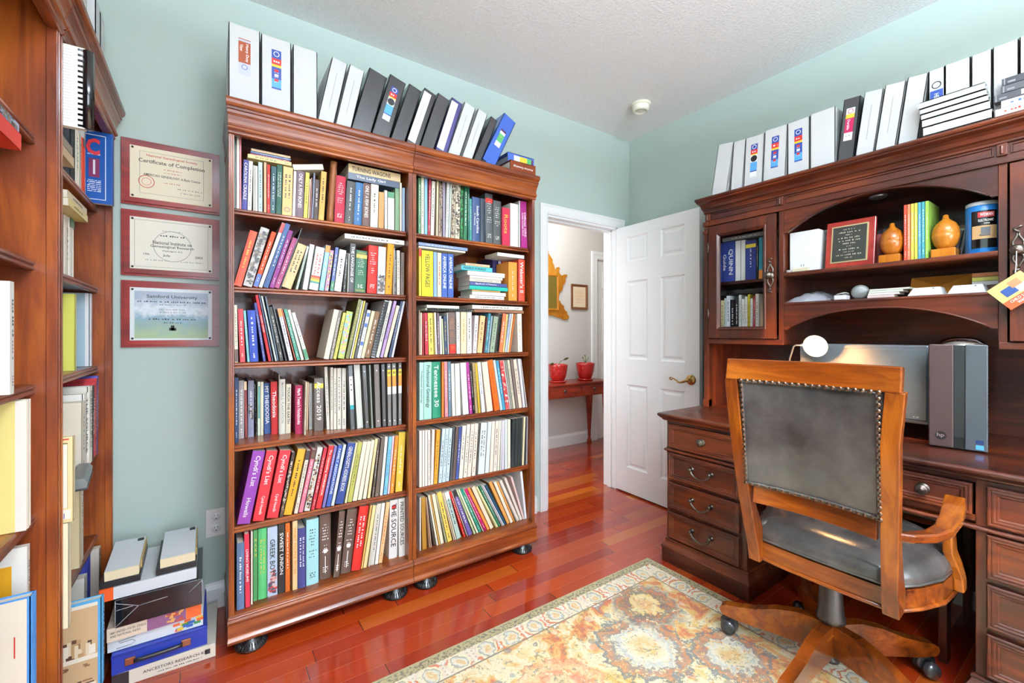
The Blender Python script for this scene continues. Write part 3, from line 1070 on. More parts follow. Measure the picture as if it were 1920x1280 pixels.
-1817.2 -335 11.3 193 -1.4 e0dcd0 k - slim greyish ivory booklet
-1802.2 -335 8.3 179 -2.5 ccd0a0 k - slim lime booklet
-1792.6 -335 17.2 193 -1.8 34405a p ~;y navy paperback with green letters
-1773.5 -335 5.8 211 -1.6 d0d4d0 k - slim silver booklet
-1764.5 -335 37 213 -2.3 6c5a54 p =;o wide brown paperback with red foot
-1724.1 -335 20.6 216 -0.7 ece8e0 p ~;k white paperback
-1666.5 -335 33.4 217 0 ecd8b0 p ~;o straw paperback
-1635.2 -335 28.7 217 0 eee8d8 p ~;k ivory paperback
-1606.5 -335 22.8 200 3.9 ecdce0 p ~;k pale pink paperback
-1572.6 -335 30.7 199 6.2 e8bc88 p ~;k apricot paperback
-1558.1 -335 6.4 194 6.4 6a3030 k - slim dark red booklet
-1540.1 -335 16.7 214 6.7 3c8090 p ~;w teal paperback
-1528.4 -335 9.9 201 6.9 9ab0c0 k - slim grey blue booklet
-1494.9 -335 29.1 198 8 98a890 p ~;k grey green paperback
-1467.4 -335 20.9 216 6.3 888078 c - grey comb bound book
-1442.4 -335 22.3 216 7.3 e87850 p ~;w coral paperback
-1428.2 -335 12.2 213 6.9 f0c878 p ~;k honey yellow paperback
-1411.7 -335 14.5 217 8.9 b8c0d8 p ~;b pale blue paperback
-1398.9 -335 10.5 218 8.6 e8d8b8 k - slim cream booklet
-1388 -335 9.1 215 9.4 d07030 k - slim rust booklet
-1335.6 -335 31.1 216 -1.6 eee8d8 p ~;o ivory paperback standing apart
R4
-1906.6 -335 21.1 282 0 b8dcd0 p Professional_Genealogy;k mint green paperback
-1863.3 -335 42.3 283 0 a8d8c8 p Professional_Genealogy;k wide mint green paperback
-1858.2 -335 45.9 282 -0.9 1c8060 h Tennessee_30;w wide emerald hardback
-1795.8 -335 12 280 0 d07830 p ~;y rust orange paperback
-1790.3 -335 17.7 281 -1 e88890 p ~;w salmon pink paperback
-1770.7 -335 17.6 280 -1 607888 p ~;w slate paperback
-1749 -335 18.1 269 -1.8 f0ece0 p - white paperback
-1727.8 -335 27.4 268 -1.7 ece8dc p - white paperback with dark label
-1686.7 -335 34 271 -3.7 e8e8e4 p - wide white paperback
-1648 -335 18.2 273 -4.6 a83888 p ~;w purple paperback
-1626.2 -335 11.9 262 -5.3 181818 k ~;w slim black booklet
-1612.8 -335 15.7 268 -4.1 a89068 p ~;k drab brown paperback
-1594 -335 13.4 267 -4.7 c8a830 p - mustard paperback
-1572.8 -335 21.9 271 -6.2 ece8e4 p ~;b white paperback with blue print
-1540.4 -335 37.2 271 -7.4 ecd8c4 p - wide pale peach paperback
-1491.1 -335 33.6 281 -9.7 f06820 p ~;r wide vivid orange paperback
-1454.1 -335 15 281 -9.9 c8dcec p - slim ice blue paperback
-1437.3 -335 17.3 277 -9.7 4898b8 p ~;w blue paperback with white letters
-1417.6 -335 23.4 277 -8.8 d86868 p * red checked paperback
-1390.4 -335 6 277 -9.4 e8e4e0 k - slim white booklet
-1382.9 -335 13.7 276 -9.1 8c8c80 p - grey paperback
-1367.4 -335 15.7 277 -8.7 d8d0b8 p ~;k stone paperback
-1347.5 -335 14.9 282 -8.6 786860 p - brown grey paperback
-1328.4 -335 22.1 279 -8.4 ecd8c4 p ~;k pale peach paperback
-1299.4 -335 15.2 281 -7.5 e8e4ec p - slim lilac white paperback
-1277.1 -335 7.9 281 -8.8 c0b8b8 k - slim warm grey booklet
R5
-1916.8 -340 13.7 276 0 f0e4d8 p - tall cream journal
-1902.8 -340 12.4 274 0 f0e4d8 p - tall cream journal
-1887.7 -340 13.5 274 0 f0e4d8 p - tall cream journal
-1872.7 -340 13.3 273 0 f0e4d8 p ~;k tall cream journal
-1856.6 -340 14.5 273 1.7 f0e4d8 p - tall cream journal
-1834.9 -340 20.1 268 3.5 e8a030 p ~;k tall amber journal
-1829.1 -340 3.5 269 3.1 5a5048 k - thin dark journal
-1810.5 -340 18.1 270 4.5 c8dce4 p ~;k tall pale blue journal
-1790.4 -340 18.6 269 4.4 c8dce4 p ~;k tall pale blue journal
-1770.5 -340 18.5 268 4.4 c8dce4 p ~;k tall pale blue journal
-1754 -340 11.4 271 4 4c5054 p - slate grey journal
-1734.6 -340 18 271 4.6 5c4c48 p - brown journal
-1715.7 -340 17.5 268 4.5 404c88 p ~;w navy journal
-1691.8 -340 22.3 271 4.6 ece4d4 p ~;k tall beige journal
-1667.6 -340 20.6 275 4.6 ece4d4 p ~;k tall beige journal
-1643.1 -340 22.5 274 4.9 ecdccc p ~;k tall beige journal
-1616.1 -340 22.8 274 4.1 ecdccc p ~;k tall beige journal
-1602.9 -340 10.7 272 3.8 4a4440 k - thin dark brown journal
-1561 -340 40 272 4.1 dce4e4 p ~2;k wide silver white journal
-1533.1 -340 23.8 273 4.2 dce4e4 p - silver white journal
-1506.8 -340 21.3 272 3.3 ecdfd0 p - tall almond journal
-1481.9 -340 22.2 272 3.1 ecdfd0 p ~;k tall almond journal
-1465.7 -340 13.7 272 2.7 e8e4d0 p - tall almond journal
-1452.1 -340 7.5 270 1.5 f0ece8 p - slim white journal
-1434 -340 15.3 271 1 dcd4e4 p - slim lilac journal
-1411.6 -340 17.5 273 0 dce4e0 p - pale grey journal
-1390.8 -340 19.2 272 0 e8e4d0 p - eggshell journal
-1366.9 -340 20.7 271 2 2c3030 p - glossy black journal
-1341.9 -340 22.8 272 2.1 2c3030 p - glossy black journal
-1331.1 -340 8.5 271 1.8 3a3a38 k - thin black journal
-1313.9 -340 14.7 272 1.4 2c3030 p - glossy black journal
-1298.4 -340 12.4 274 2.7 f0e0b8 k - thin straw journal
-1285.2 -340 9.8 273 2.1 3a3a38 k - thin black journal
-1274.2 -340 5.2 275 0.9 dcdce0 k - thin silver journal
R6
-1917.5 -330 7.2 262 0 e8e0d8 p - slim white paperback
-1909.6 -330 22.1 258 -1.6 a87828 p - ochre brown paperback
-1872.5 -330 3.5 258 -4.8 d8a880 k - slim tan booklet
-1863.6 -330 3.5 257 -5.9 e8c8b0 k - pinkish beige booklet
-1848.9 -330 4.2 262 -8 4a3c38 p ~;w dark brown paperback with white letters
-1833.6 -330 9.7 266 -10.3 ece4cc p - ivory paperback
-1819.7 -330 6.2 266 -11.1 d8a850 p - mustard paperback
-1811.3 -330 18.1 265 -10.7 ece0c0 p - ivory paperback
-1784.2 -330 9 262 -12.5 b0ac88 p ~;k sage paperback
-1771.8 -330 24 271 -13 f0cc60 p ~;k wide yellow paperback
-1738 -330 4.3 267 -14.9 ecd8b8 p - slim beige paperback
-1729.9 -330 7.2 266 -15.5 e8d0b0 p - slim beige paperback
-1719.4 -330 24.8 265 -15.9 b0c8c0 p ~;k grey green paperback with white top
-1679.9 -330 11.6 269 -18.4 c82820 p ~;w vivid red paperback
-1658.7 -330 3.5 270 -20.1 ecd8d0 p - slim blush paperback
-1649.3 -330 22 274 -21.1 6a5a98 p ~;w violet paperback with black top
-1617.7 -330 9.2 280 -22.6 c8d4a0 p ~;k pale lime paperback
-1600.5 -330 10 279 -23.8 e8e8c8 p - slim ivory paperback
-1585.6 -330 15.2 280 -24.5 2c8870 p ~;w sea green paperback
-1561.6 -330 4.5 279 -25.8 ece4d0 p - slim ivory paperback
-1553.6 -330 14.9 277 -26.1 b81860 p ~;w magenta paperback
-1534.1 -330 15 280 -26.4 f09040 p ~;y orange paperback
-1514.9 -330 20.9 276 -25.4 ecdcbc p - cream paperback
-1479.6 -330 3.5 280 -27.6 ecd890 p - slim pale yellow paperback
-1474.2 -330 9.2 280 -27.8 e8e8b0 p - slim lemon paperback
-1461.6 -330 14.6 280 -27.4 2c7050 p ~;w forest green paperback
-1440.4 -330 6.1 281 -28.2 d8c0c0 p - slim dusty pink paperback
-1431.5 -330 6.9 280 -28.3 dce0e8 k - slim pale blue booklet
-1421.6 -330 12.7 279 -28 204860 p - dark teal blue paperback
-1405.1 -330 19 282 -25.5 d89850 p - caramel paperback
-1381.8 -330 17.2 275 -24.5 ece0c8 p - cream paperback
-1361.1 -330 10 275 -24.6 d89048 p - slim caramel paperback
-1345.7 -330 5.4 277 -25.4 8c8478 k - slim grey booklet
-1337.4 -330 17 278 -25.7 e8dcd0 p - blush white paperback
-1316.2 -330 15.7 279 -23.1 e8dcd0 p - blush white paperback
-1297.4 -330 12.6 272 -18.3 e8c8c0 p - slim pale pink paperback
-1284.5 -330 15.6 280 -6.8 eceef0 p - upright white paperback
TL
-2609.7 -375 103 300 0 d2d4d4 b B heavy white binder with brown printed label
-2499.5 -375 104.9 297 0 d2d4d4 b A wide white binder with blue printed label
-2400.3 -375 91.4 297 0 d2d4d4 b - wide blank white binder
-2336.5 -375 64.2 294 11.6 d2d4d4 b s white binder with faint spine slot
-2265.8 -375 64.2 287 12.4 d2d4d4 b s white binder with faint spine slot
-2180.5 -375 81.8 299 15.1 3a3a3c b - plain charcoal binder
-2096 -375 77.6 303 16 3a3a3c b C charcoal binder with red and blue label
-2023.1 -375 63.8 293 17.7 3a3a3c b - narrow charcoal binder
-1949.6 -375 63.9 299 18.2 3a3a3c b W charcoal binder with white insert
-1875.6 -375 66.1 295 18.2 444446 b w wrinkled glossy charcoal binder
-1802.5 -375 61.9 298 17.9 4a4680 b W purple binder with white insert
-1732.2 -375 64.3 298 18.8 d2d4d4 b s narrow white binder with faint spine slot
-1660 -375 57.6 288 19.6 d2d4d4 b s narrow white binder with faint spine slot
-1609.8 -375 41.7 279 23 3c3c3e b - slim dark grey binder
-1520.1 -375 82 312 26.6 3c64c0 b G bright blue binder with green label
HU
1048.1 -440 87.3 271 9 d2d4d4 b - narrow blank white binder
1136.2 -440 64.9 260 4.1 d2d4d4 b - narrow blank white binder
1236.9 -440 93.5 255 2.7 d2d4d4 b C white binder with black disc label
1346.3 -440 105.3 259 2.5 d2d4d4 b A white binder with blue rainbow label
1452.8 -440 94.2 258 0 d2d4d4 b A white binder with blue rainbow label
1556.7 -440 100.1 262 0 d2d4d4 b - wide blank white binder
1624.2 -440 60.7 270 5.7 3a3a3c b D black binder with crimson label
1694.9 -440 64.8 266 7.4 d2d4d4 b s leaning white binder with spine slot
1766.6 -440 67.2 264 7.7 d2d4d4 b s leaning white binder with spine slot
1835.7 -440 62 263 7.2 d2d4d4 b - glossy leaning white binder
1915.6 -440 46.2 263 0 d2d4d4 b E white binder with blue square label
1985.1 -440 68.9 264 0 d2d4d4 b - white binder behind the flat stack
2039.5 -440 52.3 263 0 d2d4d4 b - white binder behind the flat stack
2103.2 -440 61.8 265 0 d2d4d4 b - white binder behind the video tapes
2144.5 -440 39.3 268 0 d2d4d4 b - white binder behind the video tapes
"""
CW = dict(red='c82820', white='efece6', black='28262a', blue='3c62b0', green='3c8058', yellow='e8cc40', brown='5a4034', peach='ecc8a0',
          orange='e88838', cream='e8dfc8', teal='3c8a88', grey='8a8a88', gold='d8b050', rainbow='e0c040', silver='b8bcc0', pale='c8c4b8')
KINDS = ('hardback', 'paperback', 'booklet', 'binder', 'journal', 'workbook', 'folder', 'manual', 'book')
import re


def mb_book(t, h, d, kind, x0, col, parent=None, name='book'):
    """upright volume: thickness x0..x0+t, spine at y=0 facing -y, depth d, height h"""
    if kind == 'h':
        th = min(.0022, t * .2)
        bulge = min(.0045, t * .13)
        gap = .003
    elif kind == 'b':
        th, bulge, gap = .0028, 0.0, .008
    else:
        th, bulge, gap = min(.0007, t * .15), 0.0, .0006
    mb = MB()
    mb.box((x0, bulge * .3, 0), (x0 + th, d, h)).box((x0 + t - th, bulge * .3, 0), (x0 + t, d, h))
    n = 7 if bulge else 1
    out = []
    for i in range(n + 1):
        u = i / n
        out.append((x0 + t * u, bulge * (1 - 4 * u * (1 - u))))
    poly = out + [(x, y + max(th, .0008)) for x, y in reversed(out)]
    mb.prism(poly, lambda u, v, w: (u, v, w), 0, h, smooth=False)
    mat = {'h': cloth_m, 'b': vinyl_m}.get(kind, card_m)
    if kind == 'b' and int(col[:2], 16) < 0x60:
        mat = dark_vinyl_m
    o = mb.build(name, mat, None, color=col)
    g = .012 if kind == 'b' else .0
    if t > .0045:
        pb = MB().box((x0 + th + (.004 if kind == 'b' else 0), bulge + th + .001 + g, gap * .5), (x0 + t - th - (.004 if kind == 'b' else 0), d - (.004 if kind == 'h' else .0008) - g, h - gap - g))
        p = pb.build('page_block', paper_m)
        p.parent = o
    return o


def spine_xy(x0, t, k):
    return (0, 0, -1), (1, 0, 0)


def stack_label(mb, c, w, spec, mats):
    """printed card made of bands from the top: spec = [(height, material index)]"""
    z = c[2]
    for hgt, mi in spec:
        quad_(mb, (c[0], c[1], z - hgt / 2), (1, 0, 0), (0, 0, 1), w, hgt, .0003, mi)
        z -= hgt


LM = ['2c4a9c', 'd02c24', 'ecc83c', '58a8e0', '1c1a1e', 'f4f4f4', 'a04820', 'c4c8e0', 'b01c50', '58b070', '5a2a58', 'b8b8b4', '2aa8b0', 'f09038']
LMM = [solid(c, .35) for c in LM]


def decorate(o, t, h, x0, code, desc, rnd, kind):
    y = -.0005
    xc = x0 + t / 2
    xd, yd = (0, 0, -1), (1, 0, 0)
    # coloured ends and panels named in the description
    lab = MB()
    m = re.search(r'with (?:bright |small )?(\w+) (top|foot|panel|blocks|band|disc|emblem|paper label)', desc)
    bandmat = None
    if m and kind != 'b':
        col = CW.get(m.group(1), '8a6a50')
        where = m.group(2)
        W = t * .98
        if where == 'top':
            quad_(lab, (xc, y, h * .92), (1, 0, 0), (0, 0, 1), W, h * .15, .0001)
        elif where == 'foot':
            if m.group(1) == 'rainbow':
                for i, c in enumerate(('c82820', 'e88838', 'e8cc40', '3c8a88')):
                    quad_(lab, (xc, y, h * (.31 - .045 * i)), (1, 0, 0), (0, 0, 1), W, h * .045, .0001, i)
                bandmat = [solid(c, .4) for c in ('c82820', 'e88838', 'e8cc40', '3c8a88')]
            else:
                quad_(lab, (xc, y, h * .12), (1, 0, 0), (0, 0, 1), W, h * .22, .0001)
        elif where == 'panel':
            quad_(lab, (xc, y, h * .62), (1, 0, 0), (0, 0, 1), W * .6, h * .6, .0001)
        elif where == 'blocks':
            for q in (.9, .68, .3):
                quad_(lab, (xc, y, h * q), (1, 0, 0), (0, 0, 1), W * .8, h * .08, .0001)
        elif where == 'band':
            quad_(lab, (xc, y, h * .86), (1, 0, 0), (0, 0, 1), W, h * .09, .0001)
        elif where == 'disc':
            lab.lathe([(0, y - .0001), (min(t * .32, .012), y - .0001)], (xc, 0, h * .88), axis='Y', smooth=False)
        else:
            lab.lathe([(t * .2, y - .0001), (t * .3, y - .0001)], (xc, 0, h * .12), axis='Y', smooth=False)
        bandmat = bandmat or [solid(col, .4)]
        if where == 'paper label':
            lab = MB()
            quad_(lab, (xc, y, h * .22), (1, 0, 0), (0, 0, 1), W * .8, h * .16, .0001)
            bandmat = [solid('e8e0c8')]
        lo = lab.build('spine_band', bandmat, o)
    if 'gold bands' in desc or 'two-tone' in desc:
        q = MB()
        for zz in (.04, .06, .93, .95):
            quad_(q, (xc, y, h * zz), (1, 0, 0), (0, 0, 1), t * .8, h * .006, .0002)
        q.build('spine_band', LET['y'], o)
    if 'photo' in desc or 'picture' in desc or 'patterned' in desc or 'checked' in desc or 'leafy' in desc or 'flowered' in desc or code == '*':
        q = MB()
        cols = {'patterned': ('1c1a1c', '8a6048', 'c8b8a0'), 'checked': ('b02020', 'f0e8e0', 'c83838'), 'leafy': ('2c7a40', '48a058', '10280f'),
                'flowered': ('e8e060', 'e088a0', '88b8d8')}
        pal = next((v for k_, v in cols.items() if k_ in desc), ('5a4a40', '8a7a68', '2c2828'))
        lo_, hi_ = (.02, .42) if ('town' in desc or 'mountain' in desc) else ((.3, .6) if 'with photo' in desc else (.02, .98))
        if 'town' in desc:
            pal = ('b03838', '4a4a5c', 'd8a8a0')
        for i in range(int(26 + 60 * (hi_ - lo_))):
            ww = t * rnd.uniform(.1, .45)
            quad_(q, (xc + rnd.uniform(-.5, .5) * (t - ww), y, h * rnd.uniform(lo_ + .03, hi_ - .03)), (1, 0, 0), (0, 0, 1), ww, h * rnd.uniform(.01, .05), .0002 + i * 2e-6, rnd.randrange(3))
        q.build('spine_picture', [solid(c, .4) for c in pal], o)
    if kind == 'b':
        w, hh = t * .36, h * .52
        z1 = h * .84
        L = MB()
        if code == 'A':
            w = .034
            stack_label(L, (xc, y, z1), w, [(.034, 0), (.024, 1), (.010, 2), (.048, 0), (.034, 3), (.006, 0)], LMM)
            L.lathe([(.008, y - .0006), (.0105, y - .0006)], (xc, 0, z1 - .016), axis='Y', mi=5, smooth=False)
            for i in range(3):
                quad_(L, (xc, y, z1 - .082 - .019 * i), (1, 0, 0), (0, 0, 1), .014, .010, .0006, (1, 5, 1)[i])
                dashes(L, rnd, (xc, y, z1 - .09 - .019 * i), (1, 0, 0), (0, 0, 1), .018, .003, 5, .0007)
            dashes(L, rnd, (xc, y, z1 - .046), (1, 0, 0), (0, 0, 1), .024, .009, 5, .0006)
        elif code == 'B':
            w = .040
            stack_label(L, (xc, y, z1), w, [(.003, 6), (.008, 7), (.082, 6), (.046, 7)], LMM)
            put_text(L, 'Heavy Duty', (xc + .008, y, z1 - .052), xd, yd, .07, .012, .0006, 5)
            put_text(L, 'View', (xc - .010, y, z1 - .036), xd, yd, .026, .011, .0006, 5)
            L.lathe([(.008, y - .0006), (.010, y - .0006)], (xc, 0, z1 - .108), axis='Y', mi=0, smooth=False)
        elif code == 'C':
            w = .034
            stack_label(L, (xc, y, z1), w, [(.028, 0), (.022, 1), (.006, 2), (.036, 5), (.044, 3), (.006, 0)], LMM)
            L.lathe([(0, y - .0006), (.0165, y - .0006)], (xc, 0, z1 - .074), axis='Y', mi=4, smooth=False)
            L.lathe([(.008, y - .0006), (.0105, y - .0006)], (xc, 0, z1 - .014), axis='Y', mi=5, smooth=False)
            dashes(L, rnd, (xc, y, z1 - .039), (1, 0, 0), (0, 0, 1), .024, .009, 5, .0006)
            quad_(L, (xc, y, z1 - .155), (1, 0, 0), (0, 0, 1), .034, .028, .0003, 5)
        elif code == 'D':
            w = .032
            stack_label(L, (xc, y, z1), w, [(.026, 5), (.018, 2), (.062, 8), (.034, 5)], LMM)
            L.lathe([(.008, y - .0006), (.0105, y - .0006)], (xc, 0, z1 - .014), axis='Y', mi=8, smooth=False)
            put_text(L, 'Durable', (xc - .003, y, z1 - .072), xd, yd, .044, .010, .0006, 5)
            dashes(L, rnd, (xc, y, z1 - .12), (1, 0, 0), (0, 0, 1), .02, .005, 4, .0006)
        elif code == 'E':
            stack_label(L, (xc, y, z1 - .04), t * .8, [(.06, 0)], LMM)
            L.lathe([(.011, y - .0006), (.014, y - .0006)], (xc, 0, z1 - .02), axis='Y', mi=4, smooth=False)
            put_text(L, 'HEA', (xc, y, z1 - .068), xd, yd, .03, .014, .0006, 5)
        elif code == 'G':
            w = .034
            stack_label(L, (xc, y, z1 - .04), w, [(.012, 10), (.016, 5), (.05, 9), (.03, 5)], LMM)
            dashes(L, rnd, (xc, y, z1 - .085), (1, 0, 0), (0, 0, 1), .02, .008, 2, .0006)
        elif code == 'W':
            quad_(L, (x0 + t * .34, y, h * .5), (1, 0, 0), (0, 0, 1), t * .6, h * .9, .0004, 5)
            quad_(L, (x0 + t * .34, y, h * .52), (1, 0, 0), (0, 0, 1), .003, h * .5, .0006, 11)
        elif code == 's':
            quad_(L, (xc, y, h * .52), (1, 0, 0), (0, 0, 1), .0035, h * .55, .0004, 11)
        elif code == 'L':
            stack_label(L, (xc, y, h * .83), t * .72, [(.13, 5), (.02, 12)], LMM)
            for q in (.78, .7, .62):
                dashes(L, rnd, (xc, y, h * q), (1, 0, 0), (0, 0, 1), t * .4, .008, 4, .0006)
        elif code == 'M':
            stack_label(L, (xc, y, h * .90), t * .8, [(.03, 2), (.05, 13), (.035, 5)], LMM)
            put_text(L, '8', (xc, y, h * .85), (1, 0, 0), (0, 0, 1), .02, .012, .0006, 4)
        elif code == 'o':
            for q in (.1, .9):
                L.lathe([(0, y - .0006), (.003, y - .0006)], (xc, 0, h * q), axis='Y', mi=5, smooth=False, seg=10)
        if code == 'M':
            for q in (.08, .95):
                L.lathe([(0, y - .0006), (.003, y - .0006)], (xc, 0, h * q), axis='Y', mi=5, smooth=False, seg=10)
        if L.v:
            L.build('spine_label', LMM, o)
        return
    if code in '-*':
        return
    txt, _, colk = code.partition(';')
    L = MB()
    if txt in ('~', '~2') or txt == '=':
        tc = colk or 'k'
    else:
        tc = colk
    if txt == '~':
        dashes(L, rnd, (xc, y, h * rnd.uniform(.52, .6)), xd, yd, h * rnd.uniform(.45, .62), min(t * .34, .0085), 0, .0005)
        if rnd.random() < .6:
            L2 = MB()
            dashes(L2, rnd, (xc, y, h * .12), xd, yd, h * .1, min(t * .3, .007), 0, .0005)
            L2.build('author_name', LET[tc], o)
    elif txt == '~2':
        for s_ in (-1, 1):
            dashes(L, rnd, (xc + s_ * t * .18, y, h * .6), xd, yd, h * .5, min(t * .22, .009), 0, .0005)
    elif txt == '=':
        for i in range(9):
            z = h * (.84 - .045 * i - (.05 if i > 5 else 0))
            dashes(L, rnd, (xc, y, z), (1, 0, 0), (0, 0, 1), t * rnd.choice((.3, .5, .62)), min(.008, h * .022), 0, .0005)
        for z in (.18, .15, .12):
            dashes(L, rnd, (xc, y, h * z), (1, 0, 0), (0, 0, 1), t * .5, .006, 0, .0005)
        if 'shield' in desc:
            L.add([(xc - .009, y - .0006, h * .46), (xc + .009, y - .0006, h * .46), (xc + .006, y - .0006, h * .40), (xc - .006, y - .0006, h * .40)], [(0, 1, 2, 3)])
            quad_(L, (xc, y, h * .22), (1, 0, 0), (0, 0, 1), .003, h * .26, .0005)
    else:
        parts = txt.replace('_', ' ').split('|')
        n = len(parts)
        if txt == 'NASH':
            for i, ch in enumerate('NASH'):
                put_text(L, ch, (xc, y, h * (.86 - .07 * i)), (1, 0, 0), (0, 0, 1), t * .4, .012, .0006)
        elif n == 1:
            big = 'large' in desc or 'wide' in desc or 'script' in desc
            put_text(L, parts[0], (xc, y, h * .57), xd, yd, h * (.74 if len(parts[0]) > 9 else .5), min(t * (.6 if big else .5), .024), .0006)
        else:
            if 'script' in desc:
                put_text(L, parts[0], (xc, y, h * .72), xd, yd, h * .42, t * .5, .0006)
                L2 = MB()
                put_text(L2, parts[1], (xc, y, h * .22), xd, yd, h * .26, t * .34, .0006)
                L2.build('author_name', LET[tc or 'k'], o)
            else:
                put_text(L, parts[0], (xc + t * .2, y, h * .5), xd, yd, h * .62, t * .32, .0006)
                L2 = MB()
                put_text(L2, parts[1], (xc - t * .2, y, h * .5), xd, yd, h * .5, t * .22, .0006)
                L2.build('subtitle', LET[tc or 'k'], o)
    if L.v:
        L.build('title', LET[tc or 'k'], o)


def place_book(s, yv, t, h, lean, z, col, kind, code, desc, rz=0.0, rnd=None, dmax=None, name=None, right=None):
    rt = (lean >= 0) if right is None else right
    x0 = -t if rt else 0.0
    avail = dmax or (abs(yv) - .02)
    d = min(avail, .275 if kind == 'b' else h * .74)
    kk = [k for k in KINDS if re.search(k + r's?\b', desc)]
    nm = name or {'journal': 'journal', 'booklet': 'booklet', 'binder': 'binder', 'folder': 'folder'}.get(kk[0] if kk else '', 'book')
    if kind == 'c':
        o = mb_book(t, h, d, 'k', x0, col, name='comb_bound_book')
        mb = MB()
        n = max(6, int(h / .0125))
        mb.box((x0 + t * .15, -.007, h * .02), (x0 + t * .85, -.0045, h * .98))
        for i in range(n):
            zc_ = h * (.03 + .94 * i / (n - 1))
            mb.tube([(x0 + t / 2 + t * .46 * math.cos(a), -.001 - .006 * math.sin(a), zc_) for a in (0, .6, 1.2, 1.9, 2.5, PI)], .0022, seg=5)
        mb.build('comb_binding', blk_gloss, o)
    else:
        o = mb_book(t, h, d, kind, x0, col, name=nm)
        decorate(o, t, h, x0, code, desc, rnd or random.Random(int(s) + int(h)), kind)
    z += .0006
    if abs(rz) < .01:
        o.location = (s, yv, z)
    elif rz < 0:
        o.location = (yv, -s, z)
    else:
        o.location = (yv, s, z)
    o.rotation_euler = (0, lean, rz)
    return o


ORD = ['', 'first', 'second', 'third', 'fourth', 'fifth', 'sixth', 'seventh', 'eighth', 'ninth']
SHELF = {'1': 'top shelf', '2': 'second shelf', '3': 'third shelf', '4': 'fourth shelf', '5': 'fifth shelf', '6': 'bottom shelf'}
SZ = {'L': (1.704, 1.400, 1.1035, .782, .465, .15), 'R': (1.704, 1.400, 1.111, .792, .465, .15)}
rows, cur = {}, None
for ln in BOOKS.strip().split('\n'):
    p = ln.split()
    if len(p) == 1:
        cur = rows.setdefault(p[0], [])
        continue
    cur.append((float(p[0]) / 1e3, float(p[1]) / 1e3, float(p[2]) / 1e3, float(p[3]) / 1e3, math.radians(float(p[4])), p[5], p[6], p[7], ' '.join(p[8:])))


def short(d):
    w = d.split(' with ')[0].split(' leaning')[0].split(' standing')[0].split()
    w = [x for x in w if x not in ('thick', 'wide', 'tall', 'slim', 'big', 'thin', 'leaning', 'behind', 'the', 'small', 'without', 'print', 'cloth')]
    return ' '.join(w[-2:])


def category(d):
    return next((k for k in ('binder', 'booklet', 'journal', 'folder') if k in d), 'book')


for key, L in rows.items():
    if key == 'TL':
        z, rz, loc, grp = 2.10, 0.0, 'on top of the wall bookcases', 'binders on top of the wall bookcases'
    elif key == 'HU':
        z, rz, loc, grp = 1.985, -PI / 2, 'on top of the desk hutch', 'binders on top of the desk hutch'
    else:
        z, rz = SZ[key[0]][int(key[1]) - 1], 0.0
        case = 'certificate-side' if key[0] == 'L' else 'door-side'
        loc = SHELF[key[1]] + ' of ' + case + ' bookcase'
        grp = 'volumes on the ' + SHELF[key[1]] + ' of the ' + case + ' bookcase'
    cnt = {}
    for b in L:
        cnt[b[8]] = cnt.get(b[8], 0) + 1
    seen = {}
    prev = None
    for i, b in enumerate(L):
        d = b[8]
        if cnt[d] > 1:
            seen[d] = seen.get(d, 0) + 1
            nn = {2: 'two', 3: 'three', 4: 'four', 5: 'five', 6: 'six'}[cnt[d]]
            lb = '%s of %s %s, from left, %s' % (ORD[seen[d]], nn, d, loc)
            if len(lb.split()) > 16:
                lb = '%s of %s %s, %s' % (ORD[seen[d]], nn, d, loc)
        elif prev:
            lb = '%s, right of %s, %s' % (d, short(prev), loc)
        else:
            lb = '%s, at left end, %s' % (d, loc)
        if len(lb.split()) > 16:
            lb = '%s, %s' % (d, loc)
        dm = .125 if (key == 'R2' and ('amber' in d or 'white letters' in d)) else None
        o = place_book(b[0], b[1], b[2], b[3], b[4], z, b[5], b[6], b[7], d, rz, random.Random(i * 7 + len(key) + int(b[3] * 1000)), dmax=dm)
        tag(o, lb, category(d), grp if False else None)
        o['group'] = grp
        prev = d


# volumes lying flat: left end, right end, underside, thickness, spine plane, tilt, colour, binding, title, label
def flat(s0, s1, z, t, yv, tilt, col, kind, code, label, rz=0.0, flip=False, d=None, group=None, desc='book'):
    Ln = s1 - s0
    if flip:
        o = place_book(s0, yv, t, Ln, PI / 2 - math.radians(tilt), z, col, kind, code, desc, rz, random.Random(int(s0 * 1000) + 3), dmax=d, right=True)
    else:
        o = place_book(s1, yv, t, Ln, -PI / 2 - math.radians(tilt), z, col, kind, code, desc, rz, random.Random(int(s0 * 1000) + 3), dmax=d, right=False)
    tag(o, label, category(label), group)
    return o


def row_group(g, *a):
    for q in a:
        o = flat(*q)
        o['group'] = g


